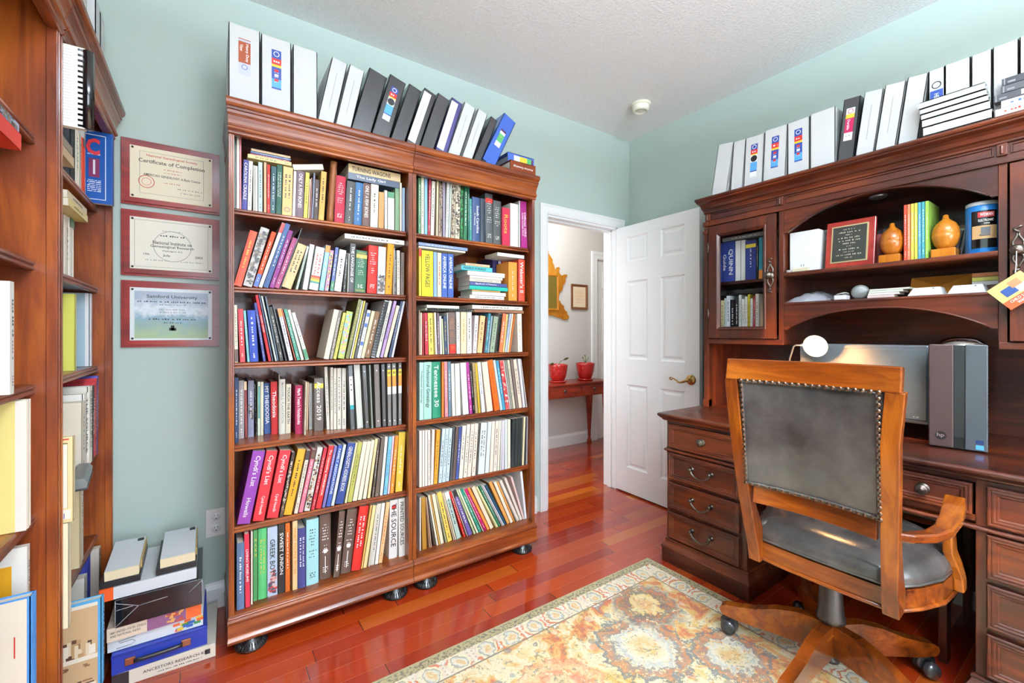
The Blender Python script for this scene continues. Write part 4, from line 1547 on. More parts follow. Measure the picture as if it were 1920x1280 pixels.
GL = 'volumes lying on the standing books'
cs = 'certificate-side bookcase'
row_group(GL,
    (-2.648, -2.492, 1.912, .016, -.335, 0, 'e0cc88', 'p', '~;k', 'buttery yellow paperback lying across the books, top shelf of ' + cs),
    (-2.640, -2.498, 1.9285, .006, -.330, 0, 'a83048', 'k', '~;w', 'thin crimson booklet, lowest of three lying on the yellow paperback'),
    (-2.638, -2.494, 1.935, .007, -.332, 0, '4868a0', 'k', '~;w', 'thin blue booklet, middle of three lying on the yellow paperback'),
    (-2.636, -2.496, 1.9425, .010, -.334, 0, 'd8b890', 'p', '-', 'tan paperback, uppermost of the pile lying at top left of ' + cs),
    (-2.265, -2.030, 1.905, .030, -.337, 0, '38455c', 'p', 'The_Lady_Girl;w', 'dark blue paperback lying flat under the tan one, top shelf of ' + cs),
    (-2.263, -2.024, 1.9355, .040, -.335, 0, 'dcc090', 'p', 'TURNING_WAGONS;k', 'thick tan paperback lying topmost at right, top shelf of ' + cs),
    (-2.278, -2.002, 1.640, .022, -.330, 0, 'ece8e0', 'p', '~;k', 'white paperback lying flat across the red and green hardbacks, second shelf'),
    (-1.931, -1.672, 1.636, .010, -.333, 0, 'ece2cc', 'k', '-', 'cream booklet lying on the yellow and blue paperbacks by the door'),
    (-1.932, -1.660, 1.6475, .016, -.335, 0, '8496b8', 'p', '~;w', 'blue grey book lying topmost above the bright yellow paperback'),
    (-1.474, -1.292, 1.642, .020, -.335, 0, 'e8e4de', 'p', '-', 'white paperback lying across the violet and red books, second shelf by the door'),
    (-1.888, -1.708, 1.3435, .015, -.332, 0, 'e6e2d2', 'p', '-', 'ivory paperback lying on the comb bound book, third shelf by the door'),
    (-1.632, -1.304, 1.3465, .021, -.335, 0, 'e4ddd4', 'p', '~;k', 'long white paperback lying above the brown hardback, third shelf by the door'),
    (-1.616, -1.292, 1.3305, .0145, -.331, 0, '8a5c44', 'h', '-', 'brown hardback lying under a long white paperback, third shelf by the door'))
pile = [(-1.647, -1.430, 1.4005, .019, 'e8e2dc', '~;k', 'white paperback at the very bottom of the flat pile'),
        (-1.633, -1.419, 1.420, .020, 'e8e0d8', '-', 'white paperback second from bottom of the flat pile'),
        (-1.633, -1.455, 1.4405, .008, 'c8a058', '~;k', 'thin ochre paperback in the lower half of the flat pile'),
        (-1.649, -1.405, 1.449, .021, '28b0a0', '-', 'turquoise paperback in the middle of the flat pile'),
        (-1.647, -1.412, 1.4705, .020, '4c5488', 'Big_Book_of_Patterns;w', 'blue violet paperback with white title resting on the turquoise one'),
        (-1.647, -1.451, 1.491, .017, 'e8dcc8', '~;k', 'beige paperback just above the blue violet one'),
        (-1.647, -1.440, 1.5085, .014, 'ece2d4', '-', 'cream paperback third from top of the flat pile'),
        (-1.660, -1.426, 1.523, .024, 'eeeae6', '-', 'thick white paperback beneath the cyan one in the flat pile'),
        (-1.697, -1.507, 1.5475, .024, '58c0c8', 'PEANUT_FORREST;k', 'cyan paperback with black capitals near the top of the pile'),
        (-1.672, -1.523, 1.572, .014, 'd8c8a0', '~;r', 'small multicoloured booklet crowning the flat pile')]
for q in pile:
    o = flat(q[0], q[1], q[2], q[3], -.335, 0, q[4], 'p', q[5], q[6] + ', second shelf by the door' if len(q[6].split()) < 12 else q[6], d=.13)
    o['group'] = 'flat pile on the second shelf of the door-side bookcase'
# spiral manual lying on the third shelf, door side
o = place_book(-1.635, -.335, .011, .26, -PI / 2, 1.3305, 'e8e4da', 'c', '-', 'manual', 0, None, right=False)
tag(o, 'black comb bound manual lying flat on the standing books, third shelf by the door', 'book', 'volumes lying on the standing books')
# cream book tilted on the row, top shelf
o = flat(-2.486, -2.366, 1.924, .024, -.335, 13, 'e8dcc4', 'p', '-', 'thick cream book lying tilted on the standing books, top shelf of ' + cs)
# leather roll in clear wrap
ro = thing('wrapped_roll', (-2.333, -.34, 1.704), 'copper leather roll in clear plastic wrap standing among the top shelf books', 'roll')
mb = MB()
pts = [(-2.3415 + .018 * k / 12 + .0008 * math.sin(k * 2.1), -.330, 1.7065 + .262 * k / 12) for k in range(13)]
mb.tube(pts, [.0125 + .0008 * math.sin(k * 1.7) for k in range(13)], 14)
mb.build('roll', pmat('copper_leather', 'a8683c', .4), ro)
mb = MB()
mb.tube([(p[0], p[1], p[2] + .0005) for p in pts], [.0145 + .0012 * math.sin(k * 2.9) for k in range(13)], 14, cap=False)
mb.build('plastic_wrap', glass_m, ro)
# lying pair beyond the leaning binders
o = flat(-1.432, -1.26, 2.1005, .058, -.40, 0, '7a3a22', 'b', 'x', 'brown binder lying at the right end of the bookcase top, its title upside down', flip=True)
o['group'] = 'binders on top of the wall bookcases'
mb = MB()
put_text(mb, 'American Genealogy', (-.029, -.0005, .086), (0, 0, -1), (1, 0, 0), .135, .015, .0006)
mb.build('title', LET['w'], o)
o = flat(-1.432, -1.252, 2.159, .05, -.375, 0, '4468c4', 'b', 'x', 'blue binder lying flat on the brown one at the right end of the bookcase top')
o['group'] = 'binders on top of the wall bookcases'
mb = MB()
stack = [(.04, 5), (.05, 2), (.03, 9), (.012, 10)]
z_ = .14
for hg, mi in stack:
    quad_(mb, (.025, -.0005, z_ - hg / 2), (1, 0, 0), (0, 0, 1), .03, hg, .0004, mi)
    z_ -= hg
mb.build('spine_label', LMM, o)

# ---------------------------------------------------------------- volumes of the left-wall bookcases (spines face the room)
def wallbook(y, xs, t, h, lean, z, col, kind, code, label, desc='book', name=None, d=None, group='volumes in the left-wall bookcases'):
    o = place_book(y, xs, t, h, math.radians(lean), z, col, kind, code, desc, PI / 2, random.Random(int(abs(y) * 997)), dmax=d or (xs - XW - .022), name=name)
    tag(o, label, category(label))
    o['group'] = group
    return o


def cover_art(o, t, h, d, fn, mats, x0=None):
    """art on the board facing local -x; fn(mb, P) where P(u, v) maps 0..1 cover coords (u from the spine) to a point"""
    x = (x0 if x0 is not None else -t) - .0004
    mb = MB()
    P = lambda u, v, k=0: (x - k * .0002, d * u, h * v)
    fn(mb, P)
    mb.build('cover_picture', mats, o)


def rect(mb, P, u0, v0, u1, v1, mi=0, k=0):
    mb.add([P(u0, v0, k), P(u1, v0, k), P(u1, v1, k), P(u0, v1, k)], [(0, 1, 2, 3)], mi)


def lines(mb, P, rnd, u0, u1, v, h, mi, k):
    u = u0
    while u < u1 - .01:
        w = min(rnd.uniform(.02, .09), u1 - u)
        rect(mb, P, u, v, u + w, v + h * rnd.choice((.7, 1)), mi, k)
        u += w + .012


R9 = random.Random(9)
# corner unit, shelf by shelf from the top
o = wallbook(-.105, -3.073, .022, .268, 0, 1.7025, '1c4f9a', 'p', '-', 'blue magazine with red capital C and white border, jutting from the top shelf', name='magazine')
def art(mb, P):
    rect(mb, P, .02, .01, .98, .99, 0)
    for a in ((.10, .05, .112, .95), (.10, .05, .96, .06), (.10, .94, .96, .95), (.945, .05, .96, .95)):
        rect(mb, P, *a, 1, 1)
    rect(mb, P, .19, .36, .34, .62, 3, 1)
    rect(mb, P, .25, .4, .28, .6, 1, 2)
    for i in range(7):
        lines(mb, P, R9, .17, .36, .16 + i * .025, .012, 1, 1)
    put_text(mb, 'C', P(.28, .78, 2), (0, -1, 0), (0, 0, 1), .038, .062, .0006, 2, .04)
    lines(mb, P, R9, .18, .36, .67, .016, 1, 1)
cover_art(o, .022, .268, min(.268 * .74, .375), art, [solid('1a52a0', .25), solid('e8ecf2', .3), solid('d83c44', .3), solid('7a2850', .3)])
wallbook(-.165, -3.146, .018, .235, 0, 1.7025, 'd4e0dc', 'p', '*', 'pale glossy book with green speckles, next to the jutting blue magazine')
wallbook(-.192, -3.138, .014, .245, 0, 1.7025, 'e4e6e2', 'p', '~;b', 'slim white paperback second from the blue magazine on the top shelf')
o = wallbook(-.262, -3.126, .034, .182, 0, 1.7025, 'd84028', 'h', '-', 'vermilion hardback with black top, top shelf of the corner bookcase', desc='book with black top')
wallbook(-.312, -3.128, .022, .180, 0, 1.7025, 'e4dcc4', 'p', '~;k', 'cream paperback left of the vermilion hardback, corner bookcase')
wallbook(-.352, -3.128, .026, .178, 0, 1.7025, 'e8e4d4', 'h', '~;k', 'ivory hardback behind the printed manual, corner bookcase top shelf')
wallbook(-.402, -3.128, .030, .192, 0, 1.7025, '24262a', 'h', '-', 'black hardback partly behind the printed manual, corner bookcase top shelf')
flat(-.768, -.56, 1.7025, .028, -3.10, 0, 'c8b088', 'p', '-', 'buff paperback lying under the comb bound manual, top shelf', rz=PI / 2, d=.26)
flat(-.768, -.58, 1.7315, .024, -3.10, 0, '8a8478', 'p', '-', 'grey paperback between the buff one and the comb bound manual', rz=PI / 2, d=.26)
o = place_book(-.742, -3.043, .018, .212, 0, 1.7565, 'f0efe8', 'k', '-', 'manual', PI / 2, None, dmax=.26, name='comb_bound_manual')
tag(o, 'white lined manual with thick black comb binding, jutting out at upper left', 'book', 'volumes in the left-wall bookcases')
mb = MB()
mb.tube([(-.009, -.004, .003), (-.009, -.004, .209)], .013, 12)
for i in range(15):
    mb.box((-.0185, .004, .004 + i * .0142), (-.018, .014, .010 + i * .0142))
mb.build('comb_binding', blk_gloss, o)
mb = MB()
for i in range(26):
    quad_(mb, (-.0182, .09, .012 + i * .0075), (0, -1, 0), (0, 0, 1), .13, .0006)
mb.build('ruled_lines', LET['g'], o)
# second shelf
wallbook(-.385, -3.132, .05, .186, 0, 1.3955, 'e4e0d4', 'h', '-', 'white hardback with dark green cap, second shelf of the corner bookcase', desc='book with green top')
wallbook(-.440, -3.133, .045, .183, 0, 1.3955, 'dcd6c8', 'h', '~;k', 'ivory hardback left of the green capped one, second shelf')
flat(-.60, -.36, 1.583, .022, -3.104, 0, 'e8d488', 'p', '~;k', 'yellow paperback lower of two lying on second shelf, corner bookcase', rz=PI / 2, d=.15)
flat(-.60, -.362, 1.606, .022, -3.106, 0, 'e6d6b4', 'p', '~;k', 'buff paperback upper of two lying on second shelf, corner bookcase', rz=PI / 2, d=.15)
# third shelf
o = wallbook(-.085, -3.137, .026, .272, 0, 1.0945, 'e8eaee', 'h', '-', 'large pale blue hardback with worn white spine, third shelf of the corner bookcase')
cover_art(o, .026, .272, .272 * .74, lambda mb, P: rect(mb, P, .08, .0, 1, 1), [solid('a4bfd0', .5)])
o = wallbook(-.335, -3.136, .02, .252, 0, 1.0945, 'dede68', 'p', '-', 'bright yellow folder, third shelf of the corner bookcase', name='folder')
wallbook(-.52, -3.134, .032, .242, 0, 1.0945, '38342c', 'p', '~2;w', 'dark book with pale marbled lettering beside the yellow folder, third shelf')
wallbook(-.56, -3.134, .028, .25, 0, 1.0945, '5c5a54', 'p', '~;w', 'grey brown book at left of the marbled lettered one, third shelf')
# fourth shelf
wallbook(-.148, -3.112, .016, .285, 3, .7745, '4848a0', 'p', '~;w', 'blue violet paperback leaning at right end of fourth shelf, corner bookcase')
wallbook(-.168, -3.112, .018, .278, 3, .7745, 'b02830', 'p', '~;w', 'crimson paperback left of the blue violet one, corner bookcase')
wallbook(-.190, -3.112, .020, .262, 3, .7745, 'c0343c', 'p', '~;w', 'lighter red paperback left of the crimson one, corner bookcase')
wallbook(-.226, -3.110, .030, .258, 3, .7745, '33332f', 'h', 'HANDBOOK;w', 'black hardback with white capitals, fourth shelf of the corner bookcase')
wallbook(-.276, -3.106, .044, .262, 0, .7745, 'e8e4d8', 'h', 'PRINTED_SOURCES;k', 'wide white hardback with grey capitals in the corner bookcase')
wallbook(-.338, -3.106, .055, .245, 0, .7745, 'ece8e0', 'h', 'THE_SOURCE;k', 'wide white hardback with black capitals in the corner bookcase')
wallbook(-.395, -3.104, .05, .225, 0, .7745, 'e6dcc8', 'p', '~;k', 'cream paperback left of the wide white hardbacks, corner bookcase')
fp = thing('hole_punch', (-3.088, -.545, .7745), 'long grey metal hole punch on the fourth shelf edge, corner bookcase', 'hole punch')
hp = Matrix.Translation((-3.088, -.545, .7745)) @ Matrix.Rotation(math.radians(6), 4, 'Z')
MB().box((-.022, -.105, 0), (.020, .105, .006), M=hp).build('base', black_m, fp, bevel=.001)
MB().prism([(-.018, .006), (.018, .006), (.020, .020), (.012, .032), (-.012, .034), (-.018, .026)], lambda u, v, t: (u, t, v), -.10, .10, M=hp).build('lever', pmat('grey_enamel', '6c706e', .35), fp, bevel=.0015)
for yy in (-.07, 0, .07):
    MB().lathe([(0, .004), (.006, .004), (.006, .012), (0, .012)], (0, yy, 0), M=hp, seg=10).build('punch_head', silver_m, fp)
# fifth shelf, books jutting past the edge
wallbook(-.30, -3.125, .03, .27, 0, .4525, 'e8e6e0', 'p', '~;k', 'white paperback inside the fifth shelf, corner bookcase')
wallbook(-.345, -3.120, .032, .26, 0, .4525, 'd8c8a0', 'p', '-', 'sandy paperback left of the white one, fifth shelf')
o = wallbook(-.735, -3.074, .026, .272, 0, .4525, 'ece2be', 'p', '-', 'tall cream book jutting out beneath the barcoded one, at left edge', d=.30)
cover_art(o, .026, .272, .272 * .74, lambda mb, P: [rect(mb, P, .3, .38, .5, .47, 0, 1), [lines(mb, P, R9, .3, .48, .39 + i * .012, .006, 1, 2) for i in range(6)]], [solid('d89080', .5), LET['k']])
o = wallbook(-.738, -3.066, .020, .222, 0, .7262, 'e6d29c', 'p', '-', 'manila coloured book with barcode jutting out over the cream one', d=.040)
def art(mb, P):
    rect(mb, P, .26, .16, .27, .93, 1, 1)
    rect(mb, P, .26, .92, .99, .93, 1, 1)
    rect(mb, P, .28, .17, .99, .91, 0, 1)
    for i in range(16):
        lines(mb, P, R9, .5, .95, .26 + i * .04, .010, 1, 2)
    rect(mb, P, .12, .04, .98, .15, 0, 2)
    for i in range(8):
        rect(mb, P, .4 + i * .07, .05, .44 + i * .07, .11, 2, 3)
    rect(mb, P, .2, .965, .7, .98, 3, 2)
cover_art(o, .020, .222, .040, art, [solid('ebe4d4', .5), LET['k'], solid('5a5890', .5), LET['r']])
# lowest shelf
wallbook(-.095, -3.112, .03, .262, 0, .1505, 'd8ccbc', 'p', '*', 'beige spotted paperback at right end of the bottom shelf, corner bookcase')
wallbook(-.165, -3.128, .05, .268, 0, .1505, '2c3690', 'h', '-', 'royal blue hardback on the bottom shelf, corner bookcase')
wallbook(-.225, -3.128, .04, .22, 0, .1505, 'e0dcd0', 'p', '~;k', 'ivory paperback left of the royal blue hardback, bottom shelf')
o = wallbook(-.520, -3.040, .024, .262, 0, .1505, '58a8dc', 'h', '~;w', 'hardback with sepia city photograph and blue spine, jutting from the bottom shelf', d=.34)
def art(mb, P):
    rect(mb, P, .06, .0, 1, .93, 0)
    rect(mb, P, .06, .93, 1, .97, 5, 0)
    for i in range(9):
        rect(mb, P, .06, .93 - .05 * i, 1, .98 - .05 * (i + 1), 1 if i % 2 else 0, .1 + i * .01)
    for i in range(60):
        u = R9.uniform(.08, .93)
        w = R9.uniform(.03, .08)
        b = R9.uniform(.36, .42) + (1 - u) * .0
        rect(mb, P, u, b, min(1, u + w), b + R9.uniform(.05, .24) * (1.15 - abs(u - .45)), R9.choice((1, 2, 3, 4, 5)), .3 + i * .005)
    rect(mb, P, .06, .33, 1, .38, 5, 1)
    for i in range(30):
        u = R9.uniform(.1, .9)
        rect(mb, P, u, R9.uniform(.02, .33), u + R9.uniform(.03, .14), R9.uniform(.03, .33), R9.choice((3, 2, 2)), 1.2) if False else None
        v = R9.choice((.28, .26, .08, .05, .1)) + R9.uniform(-.01, .01)
        rect(mb, P, u, v, u + R9.uniform(.05, .12), v + .018, R9.choice((3, 4)), 1.3 + i * .01)
    rect(mb, P, .08, .005, .56, .06, 5, 2)
    for i in range(12):
        rect(mb, P, .28 + i * .02, .012, .29 + i * .02, .045, 4, 2.2)
cover_art(o, .024, .262, .262 * .74, art, [solid('c8a880', .4), solid('b89468', .4), solid('e0ceb0', .4), solid('8a6448', .4), solid('4c3428', .4), solid('ece2d0', .4)])
# near unit, cut by the left edge of the picture
flat(-1.31, -1.01, 1.600, .034, -3.098, 0, 'cc2a26', 'p', '-', 'bright red book lying under the top shelf at left edge', rz=PI / 2, d=.26)
flat(-1.31, -1.015, 1.6355, .018, -3.100, 0, '9cb8d8', 'k', '*', 'pale blue magazine lying on the bright red book at left edge', rz=PI / 2, d=.26)
o = wallbook(-1.035, -3.102, .022, .228, 0, 1.0945, 'ece8e2', 'p', '~;k', 'tall white paperback standing at left edge above the yellow book')
cover_art(o, .022, .228, .17, lambda mb, P: rect(mb, P, 0, 0, 1, 1), [solid('e8e2da', .4)])
o = wallbook(-.885, -3.112, .035, .292, 0, .7745, 'ece4d4', 'h', '-', 'large yellow jacketed book with blue sea picture at left edge')
def art(mb, P):
    rect(mb, P, .0, .0, .08, 1, 1)
    rect(mb, P, .08, .0, 1, 1, 0)
    for i in range(10):
        rect(mb, P, .36, .33 + .043 * i, 1, .373 + .043 * i, (2, 3, 2, 3, 4, 2, 3, 4, 2, 3)[i], 1)
    lines(mb, P, R9, .22, .6, .84, .02, 5, 1)
cover_art(o, .035, .292, .216, art, [solid('eadb8a', .35), solid('eee6da', .35), solid('5c6ea4', .35), solid('4080b8', .35), solid('48a0b8', .35), LET['g']])
o = wallbook(-.870, -3.118, .018, .275, 0, .4525, 'e8e2d8', 'p', '~;k', 'white paperback with orange stripe at left edge below the yellow book')
cover_art(o, .018, .275, .2035, lambda mb, P: [rect(mb, P, 0, 0, 1, 1, 0), rect(mb, P, .12, 0, .3, .86, 1, 1), rect(mb, P, .42, .1, .98, .8, 2, 1)], [solid('ece8e0', .35), solid('e0a020', .35), solid('c4c0d0', .35)])
o = wallbook(-.975, -3.083, .026, .205, 0, .4525, '4c8cd0', 'h', '-', 'cream covered hardback with bright blue spine and barcode, lower left edge', d=.34)
def art(mb, P):
    rect(mb, P, .06, 0, 1, .985, 0)
    for i in range(6):
        lines(mb, P, R9, .5, .95, .75 - i * .05, .012, 2, 1)
    for i in range(16):
        rect(mb, P, .3 + i * .04, .04, .32 + i * .04, .14, 1, 1)
    rect(mb, P, .17, .4, .185, .62, 3, 1)
cover_art(o, .026, .205, .152, art, [solid('e4d8c4', .4), LET['k'], LET['g'], LET['r']])
# binders standing on top of the left-wall bookcases
for i, (y, t_) in enumerate(((-.115, .062), (-.19, .07), (-.40, .075), (-.48, .07), (-.56, .07), (-.86, .075))):
    o = place_book(y, -3.10, t_, .292, 0, 2.1005, 'd4d6d6', 'b', '-', 'binder', PI / 2, None)
    tag(o, 'white binder on the left-wall bookcase top, %s from the room corner' % ORD[i + 1], 'binder', 'binders on the left-wall bookcases')

# ---------------------------------------------------------------- boxes stacked on the floor in the corner
G = 'boxes stacked on the floor by the wall'
def cbox(name, a, b, col, label, rot=0.0, rough=.4, mat=None, cat='box'):
    c = ((a[0] + b[0]) / 2, (a[1] + b[1]) / 2, a[2])
    r = thing(name, c, label, cat, G)
    M = Matrix.Translation(c) @ Matrix.Rotation(math.radians(rot), 4, 'Z')
    hx_, hy_, hz_ = (b[0] - a[0]) / 2, (b[1] - a[1]) / 2, b[2] - a[2]
    MB().box((-hx_, -hy_, 0), (hx_, hy_, hz_), M=M).build('box_body', mat or solid(col, rough), r, bevel=.0015)
    return r, M, hx_, hy_, hz_
r, M, X_, Y_, Z_ = cbox('kit_box', (-3.042, -.352, 0), (-2.748, -.05, .050), 'e4dcca', 'cream research kit box lying on the floor, lowest of the corner stack', -2)
mb = MB()
P0 = M @ Vector((.03, -Y_, .028))
xd = M.to_3x3() @ Vector((1, 0, 0))
put_text(mb, 'ANCESTORS RESEARCH KIT', P0, xd, (0, 0, 1), .19, .010, .0006)
dashes(mb, random.Random(2), M @ Vector((.04, -Y_, .013)), xd, (0, 0, 1), .13, .005)
quad_(mb, M @ Vector((X_ - .025, -Y_, .027)), xd, (0, 0, 1), .016, .018, .0006)
mb.build('lettering', LET['k'], r)
MB().box((-X_ - .0006, -Y_ - .0006, .002), (-X_ + .045, -Y_ + .01, .048), M=M).build('dark_end_panel', solid('28262a', .35), r)
r, M, X_, Y_, Z_ = cbox('document_case', (-3.050, -.350, .0505), (-2.782, -.06, .120), '22379a', 'royal blue case with black handle strap, on the cream kit box', 1, .35)
xd = M.to_3x3() @ Vector((1, 0, 0))
mb = MB()
mb.tube([M @ Vector((x, -Y_ - .010 - .004 * math.cos(x * 20), .034)) for x in (-.075, -.05, -.02, .01, .04, .06)], .0065, 8)
mb.build('handle', black_m, r)
for x in (-.085, .07):
    MB().box((x - .014, -Y_ - .006, .022), (x + .014, -Y_, .046), M=M).build('buckle', pmat('copper_buckle', 'b07858', .3, metal=.9), r, bevel=.001)
MB().box((-X_ - .001, -Y_ - .001, .060), (X_ + .001, Y_, .0635), M=M).build('lid_rim', solid('1c2c80', .35), r)
r, M, X_, Y_, Z_ = cbox('software_box', (-3.058, -.335, .1215), (-2.79, -.06, .165), 'dfe6ea', 'pale white software box with paperclip drawing, on the blue case', -1)
mb = MB()
mb.tube([M @ Vector((x, -Y_ - .001, z)) for x, z in ((-.11, .008), (-.07, .010), (-.06, .018), (-.07, .026), (-.10, .024), (-.105, .030), (-.06, .034))], .001, 5)
mb.build('line_drawing', LET['g'], r)
mb = MB()
for i in range(14):
    quad_(mb, M @ Vector((R9.uniform(.05, .13), -Y_, R9.uniform(.008, .036))), xd, (0, 0, 1), .02, .010, .0004 + i * 1e-5, i % 4)
mb.build('colour_picture', [solid('3c64b0'), solid('e06838'), solid('3c8a4c'), solid('e8c040')], r)
r, M, X_, Y_, Z_ = cbox('census_box', (-3.062, -.350, .1665), (-2.800, -.06, .213), 'ecd8c0', 'peach census box with purple and orange pictures, under the shrink-wrapped one', 1)
xd = M.to_3x3() @ Vector((1, 0, 0))
mb = MB()
put_text(mb, '1880 UNITED STATES CENSUS', M @ Vector((-.075, -Y_, .030)), xd, (0, 0, 1), .095, .008, .0006)
put_text(mb, 'AND NATIONAL INDEX', M @ Vector((-.082, -Y_, .018)), xd, (0, 0, 1), .08, .008, .0006)
mb.build('lettering', LET['k'], r)
mb = MB()
quad_(mb, M @ Vector((.03, -Y_, .0235)), xd, (0, 0, 1), .11, .044, .0004, 0)
quad_(mb, M @ Vector((.108, -Y_, .0235)), xd, (0, 0, 1), .045, .044, .0004, 1)
for i in range(20):
    quad_(mb, M @ Vector((R9.uniform(.03, .08), -Y_, R9.uniform(.006, .04))), xd, (0, 0, 1), .012, .006, .0006 + i * 1e-5, 2 + i % 2)
mb.build('colour_picture', [solid('8c5a80'), solid('e86830'), solid('e8b060'), solid('b84830')], r)
r, M, X_, Y_, Z_ = cbox('wrapped_box', (-3.036, -.362, .2145), (-2.795, -.07, .308), '1e1c1e', 'black box in shrink wrap with folded seams, middle of the corner stack', 0, mat=blk_gloss)
mb = MB()
q = lambda a, b: mb.tube([M @ Vector((a[0], -Y_ - .001, a[1])), M @ Vector((b[0], -Y_ - .001, b[1]))], .0008, 5)
for a, b in (((-X_, .085), (-.06, .058)), ((-.06, .058), (.02, .062)), ((-X_, .004), (-.06, .058)), ((-X_, .06), (-.075, .062)), ((X_, .088), (.08, .055)), ((-X_, 0), (-X_, .094)), ((X_, 0), (X_, .094))):
    q(a, b)
mb.build('wrap_seams', solid('c8c8cc', .2), r)
r, M, X_, Y_, Z_ = cbox('photo_box', (-3.078, -.352, .3095), (-2.812, -.06, .350), 'dcdee2', 'white box with orange end, near the top of the corner stack', 0)
MB().box((-X_ - .0006, -Y_ - .0006, 0), (-X_ + .036, -Y_ + .01, Z_ + .0004), M=M).build('orange_end_panel', solid('e85c24', .4), r)
for nm, x0_, x1_, lb in (('left', -3.078, -2.972, 'thick cream catalogue in black tray, left one topping the corner stack'), ('right', -2.930, -2.812, 'thick cream catalogue in black tray, right one topping the corner stack')):
    r = thing('catalogue', ((x0_ + x1_) / 2, -.2, .351), lb, 'book', G)
    tilt = Matrix.Translation((0, -.345, .351)) @ Matrix.Rotation(math.radians(5), 4, 'X') @ Matrix.Translation((0, .345, -.351))
    MB().box((x0_, -.345, .351), (x1_, -.12, .373), M=tilt).build('tray', black_m, r, bevel=.001)
    MB().box((x0_ + .012, -.342, .374), (x1_ - .004, -.125, .406), M=tilt).build('page_block', pmat('cream_page_edges', 'ead9b4', .8), r)
    MB().box((x0_ + .0125, -.341, .4065), (x1_ - .0045, -.126, .4072), M=tilt).build('cover', solid('dde2e4', .4), r)
    MB().box((x1_ - .026, -.155, .4074), (x1_ - .008, -.14, .411), M=tilt).build('clip', black_m, r)
    MB().box((x1_ - .003, -.30, .374), (x1_, -.13, .402), M=tilt).build('colour_edge', solid('b89860', .4), r)

# ---------------------------------------------------------------- rug
rug_m = pmat('distressed_rug', 'e0cfa0', 0.95)
t = NT(rug_m)
tcn = t.n('ShaderNodeTexCoord')
wob = t.n('ShaderNodeTexNoise')
wob.inputs['Scale'].default_value = 14
wob.inputs['Detail'].default_value = 3
t.l(tcn.outputs['Object'], wob.inputs['Vector'])
sp = t.n('ShaderNodeSeparateXYZ')
t.l(tcn.outputs['Object'], sp.inputs[0])
wob2 = t.n('ShaderNodeTexNoise')
wob2.inputs['Scale'].default_value = 48
wob2.inputs['Detail'].default_value = 3
t.l(tcn.outputs['Object'], wob2.inputs['Vector'])
wo = t.m('ADD', t.m('MULTIPLY', t.m('SUBTRACT', wob.outputs[0], .5), .05), t.m('MULTIPLY', t.m('SUBTRACT', wob2.outputs[0], .5), .045))
wo2 = t.m('SUBTRACT', t.m('MULTIPLY', t.m('SUBTRACT', wob2.outputs[0], .5), .06), t.m('MULTIPLY', t.m('SUBTRACT', wob.outputs[0], .5), .06))
U_ = t.m('SUBTRACT', -.83, sp.outputs[1])
V_ = t.m('SUBTRACT', -.83, sp.outputs[0])
e_ = t.m('MINIMUM', U_, V_)
isU = t.m('LESS_THAN', U_, V_)
al = t.m('ADD', t.m('MULTIPLY', isU, sp.outputs[0]), t.m('MULTIPLY', t.m('SUBTRACT', 1, isU), sp.outputs[1]))
v1 = t.coord()
vor = t.n('ShaderNodeTexVoronoi')
vor.inputs['Scale'].default_value = 17
t.l(v1, vor.inputs['Vector'])
fine = t.noise(v1, 75, 4, .7)
mid = t.noise(v1, 9, 5, .65, 1.2)
big = t.noise(v1, 2.6, 4, .6, .8)
# inner field: mosaic of golds, creams and rusts
sel = t.m('ADD', t.m('MULTIPLY', mid, .62), t.m('MULTIPLY', big, .42))
field = t.ramp(sel, [(.30, 'b89a50'), (.38, 'd8a83c'), (.44, 'e6d29c'), (.50, 'eae0c0'), (.55, 'dcb468'), (.60, 'd0702a'), (.64, 'b04418'), (.69, '7c8284'), (.76, 'e6dcbc')])
sv = t.n('ShaderNodeSeparateColor')
t.l(vor.outputs['Color'], sv.inputs[0])
petal = t.m('LESS_THAN', vor.outputs[0], .34)
field = t.mix(t.m('MULTIPLY', petal, .55), field, t.ramp(sv.outputs[0], [(0, 'dcb860'), (.35, 'e8dcc0'), (.5, 'd06020'), (.7, '566a7e'), (.85, '4c2c24')], 'CONSTANT'))
# floral medallions
def medal(cx_, cy_, s, rot):
    dx = t.m('ADD', t.m('SUBTRACT', sp.outputs[0], cx_), wo)
    dy = t.m('ADD', t.m('SUBTRACT', sp.outputs[1], cy_), wo2)
    r_ = t.m('SQRT', t.m('ADD', t.m('MULTIPLY', dx, dx), t.m('MULTIPLY', dy, dy)))
    th_ = t.m('ARCTAN2', dy, dx)
    k = t.m('ADD', t.m('MULTIPLY', t.m('ABSOLUTE', t.m('SINE', t.m('ADD', t.m('MULTIPLY', th_, 7.0), rot))), .09), t.m('MULTIPLY', t.m('SUBTRACT', mid, .5), .9))
    return t.m('MULTIPLY', t.m('DIVIDE', r_, s), t.m('ADD', 1.0, k))
m1 = medal(-1.172, -1.085, .17, 0)
m2 = medal(-1.389, -1.253, .19, 1)
m3 = medal(-1.157, -1.47, .15, 2)
m4 = medal(-1.80, -1.24, .17, .5)
def ring(base_, m_, stops):
    c = t.ramp(m_, stops)
    wt = t.m('MULTIPLY', t.m('LESS_THAN', m_, .98), t.m('MULTIPLY', t.m('GREATER_THAN', t.m('ADD', fine, t.m('MULTIPLY', wob2.outputs[0], .5)), .66), .85))
    return t.mix(wt, base_, c)
st1 = [(0, 'e08a3c'), (.2, 'd8a868'), (.32, 'e6d49a'), (.45, 'e0c070'), (.48, '34343c'), (.66, '5a3428'), (.72, 'c0561e'), (.80, '3c4a5a'), (1, 'e0cfa8')]
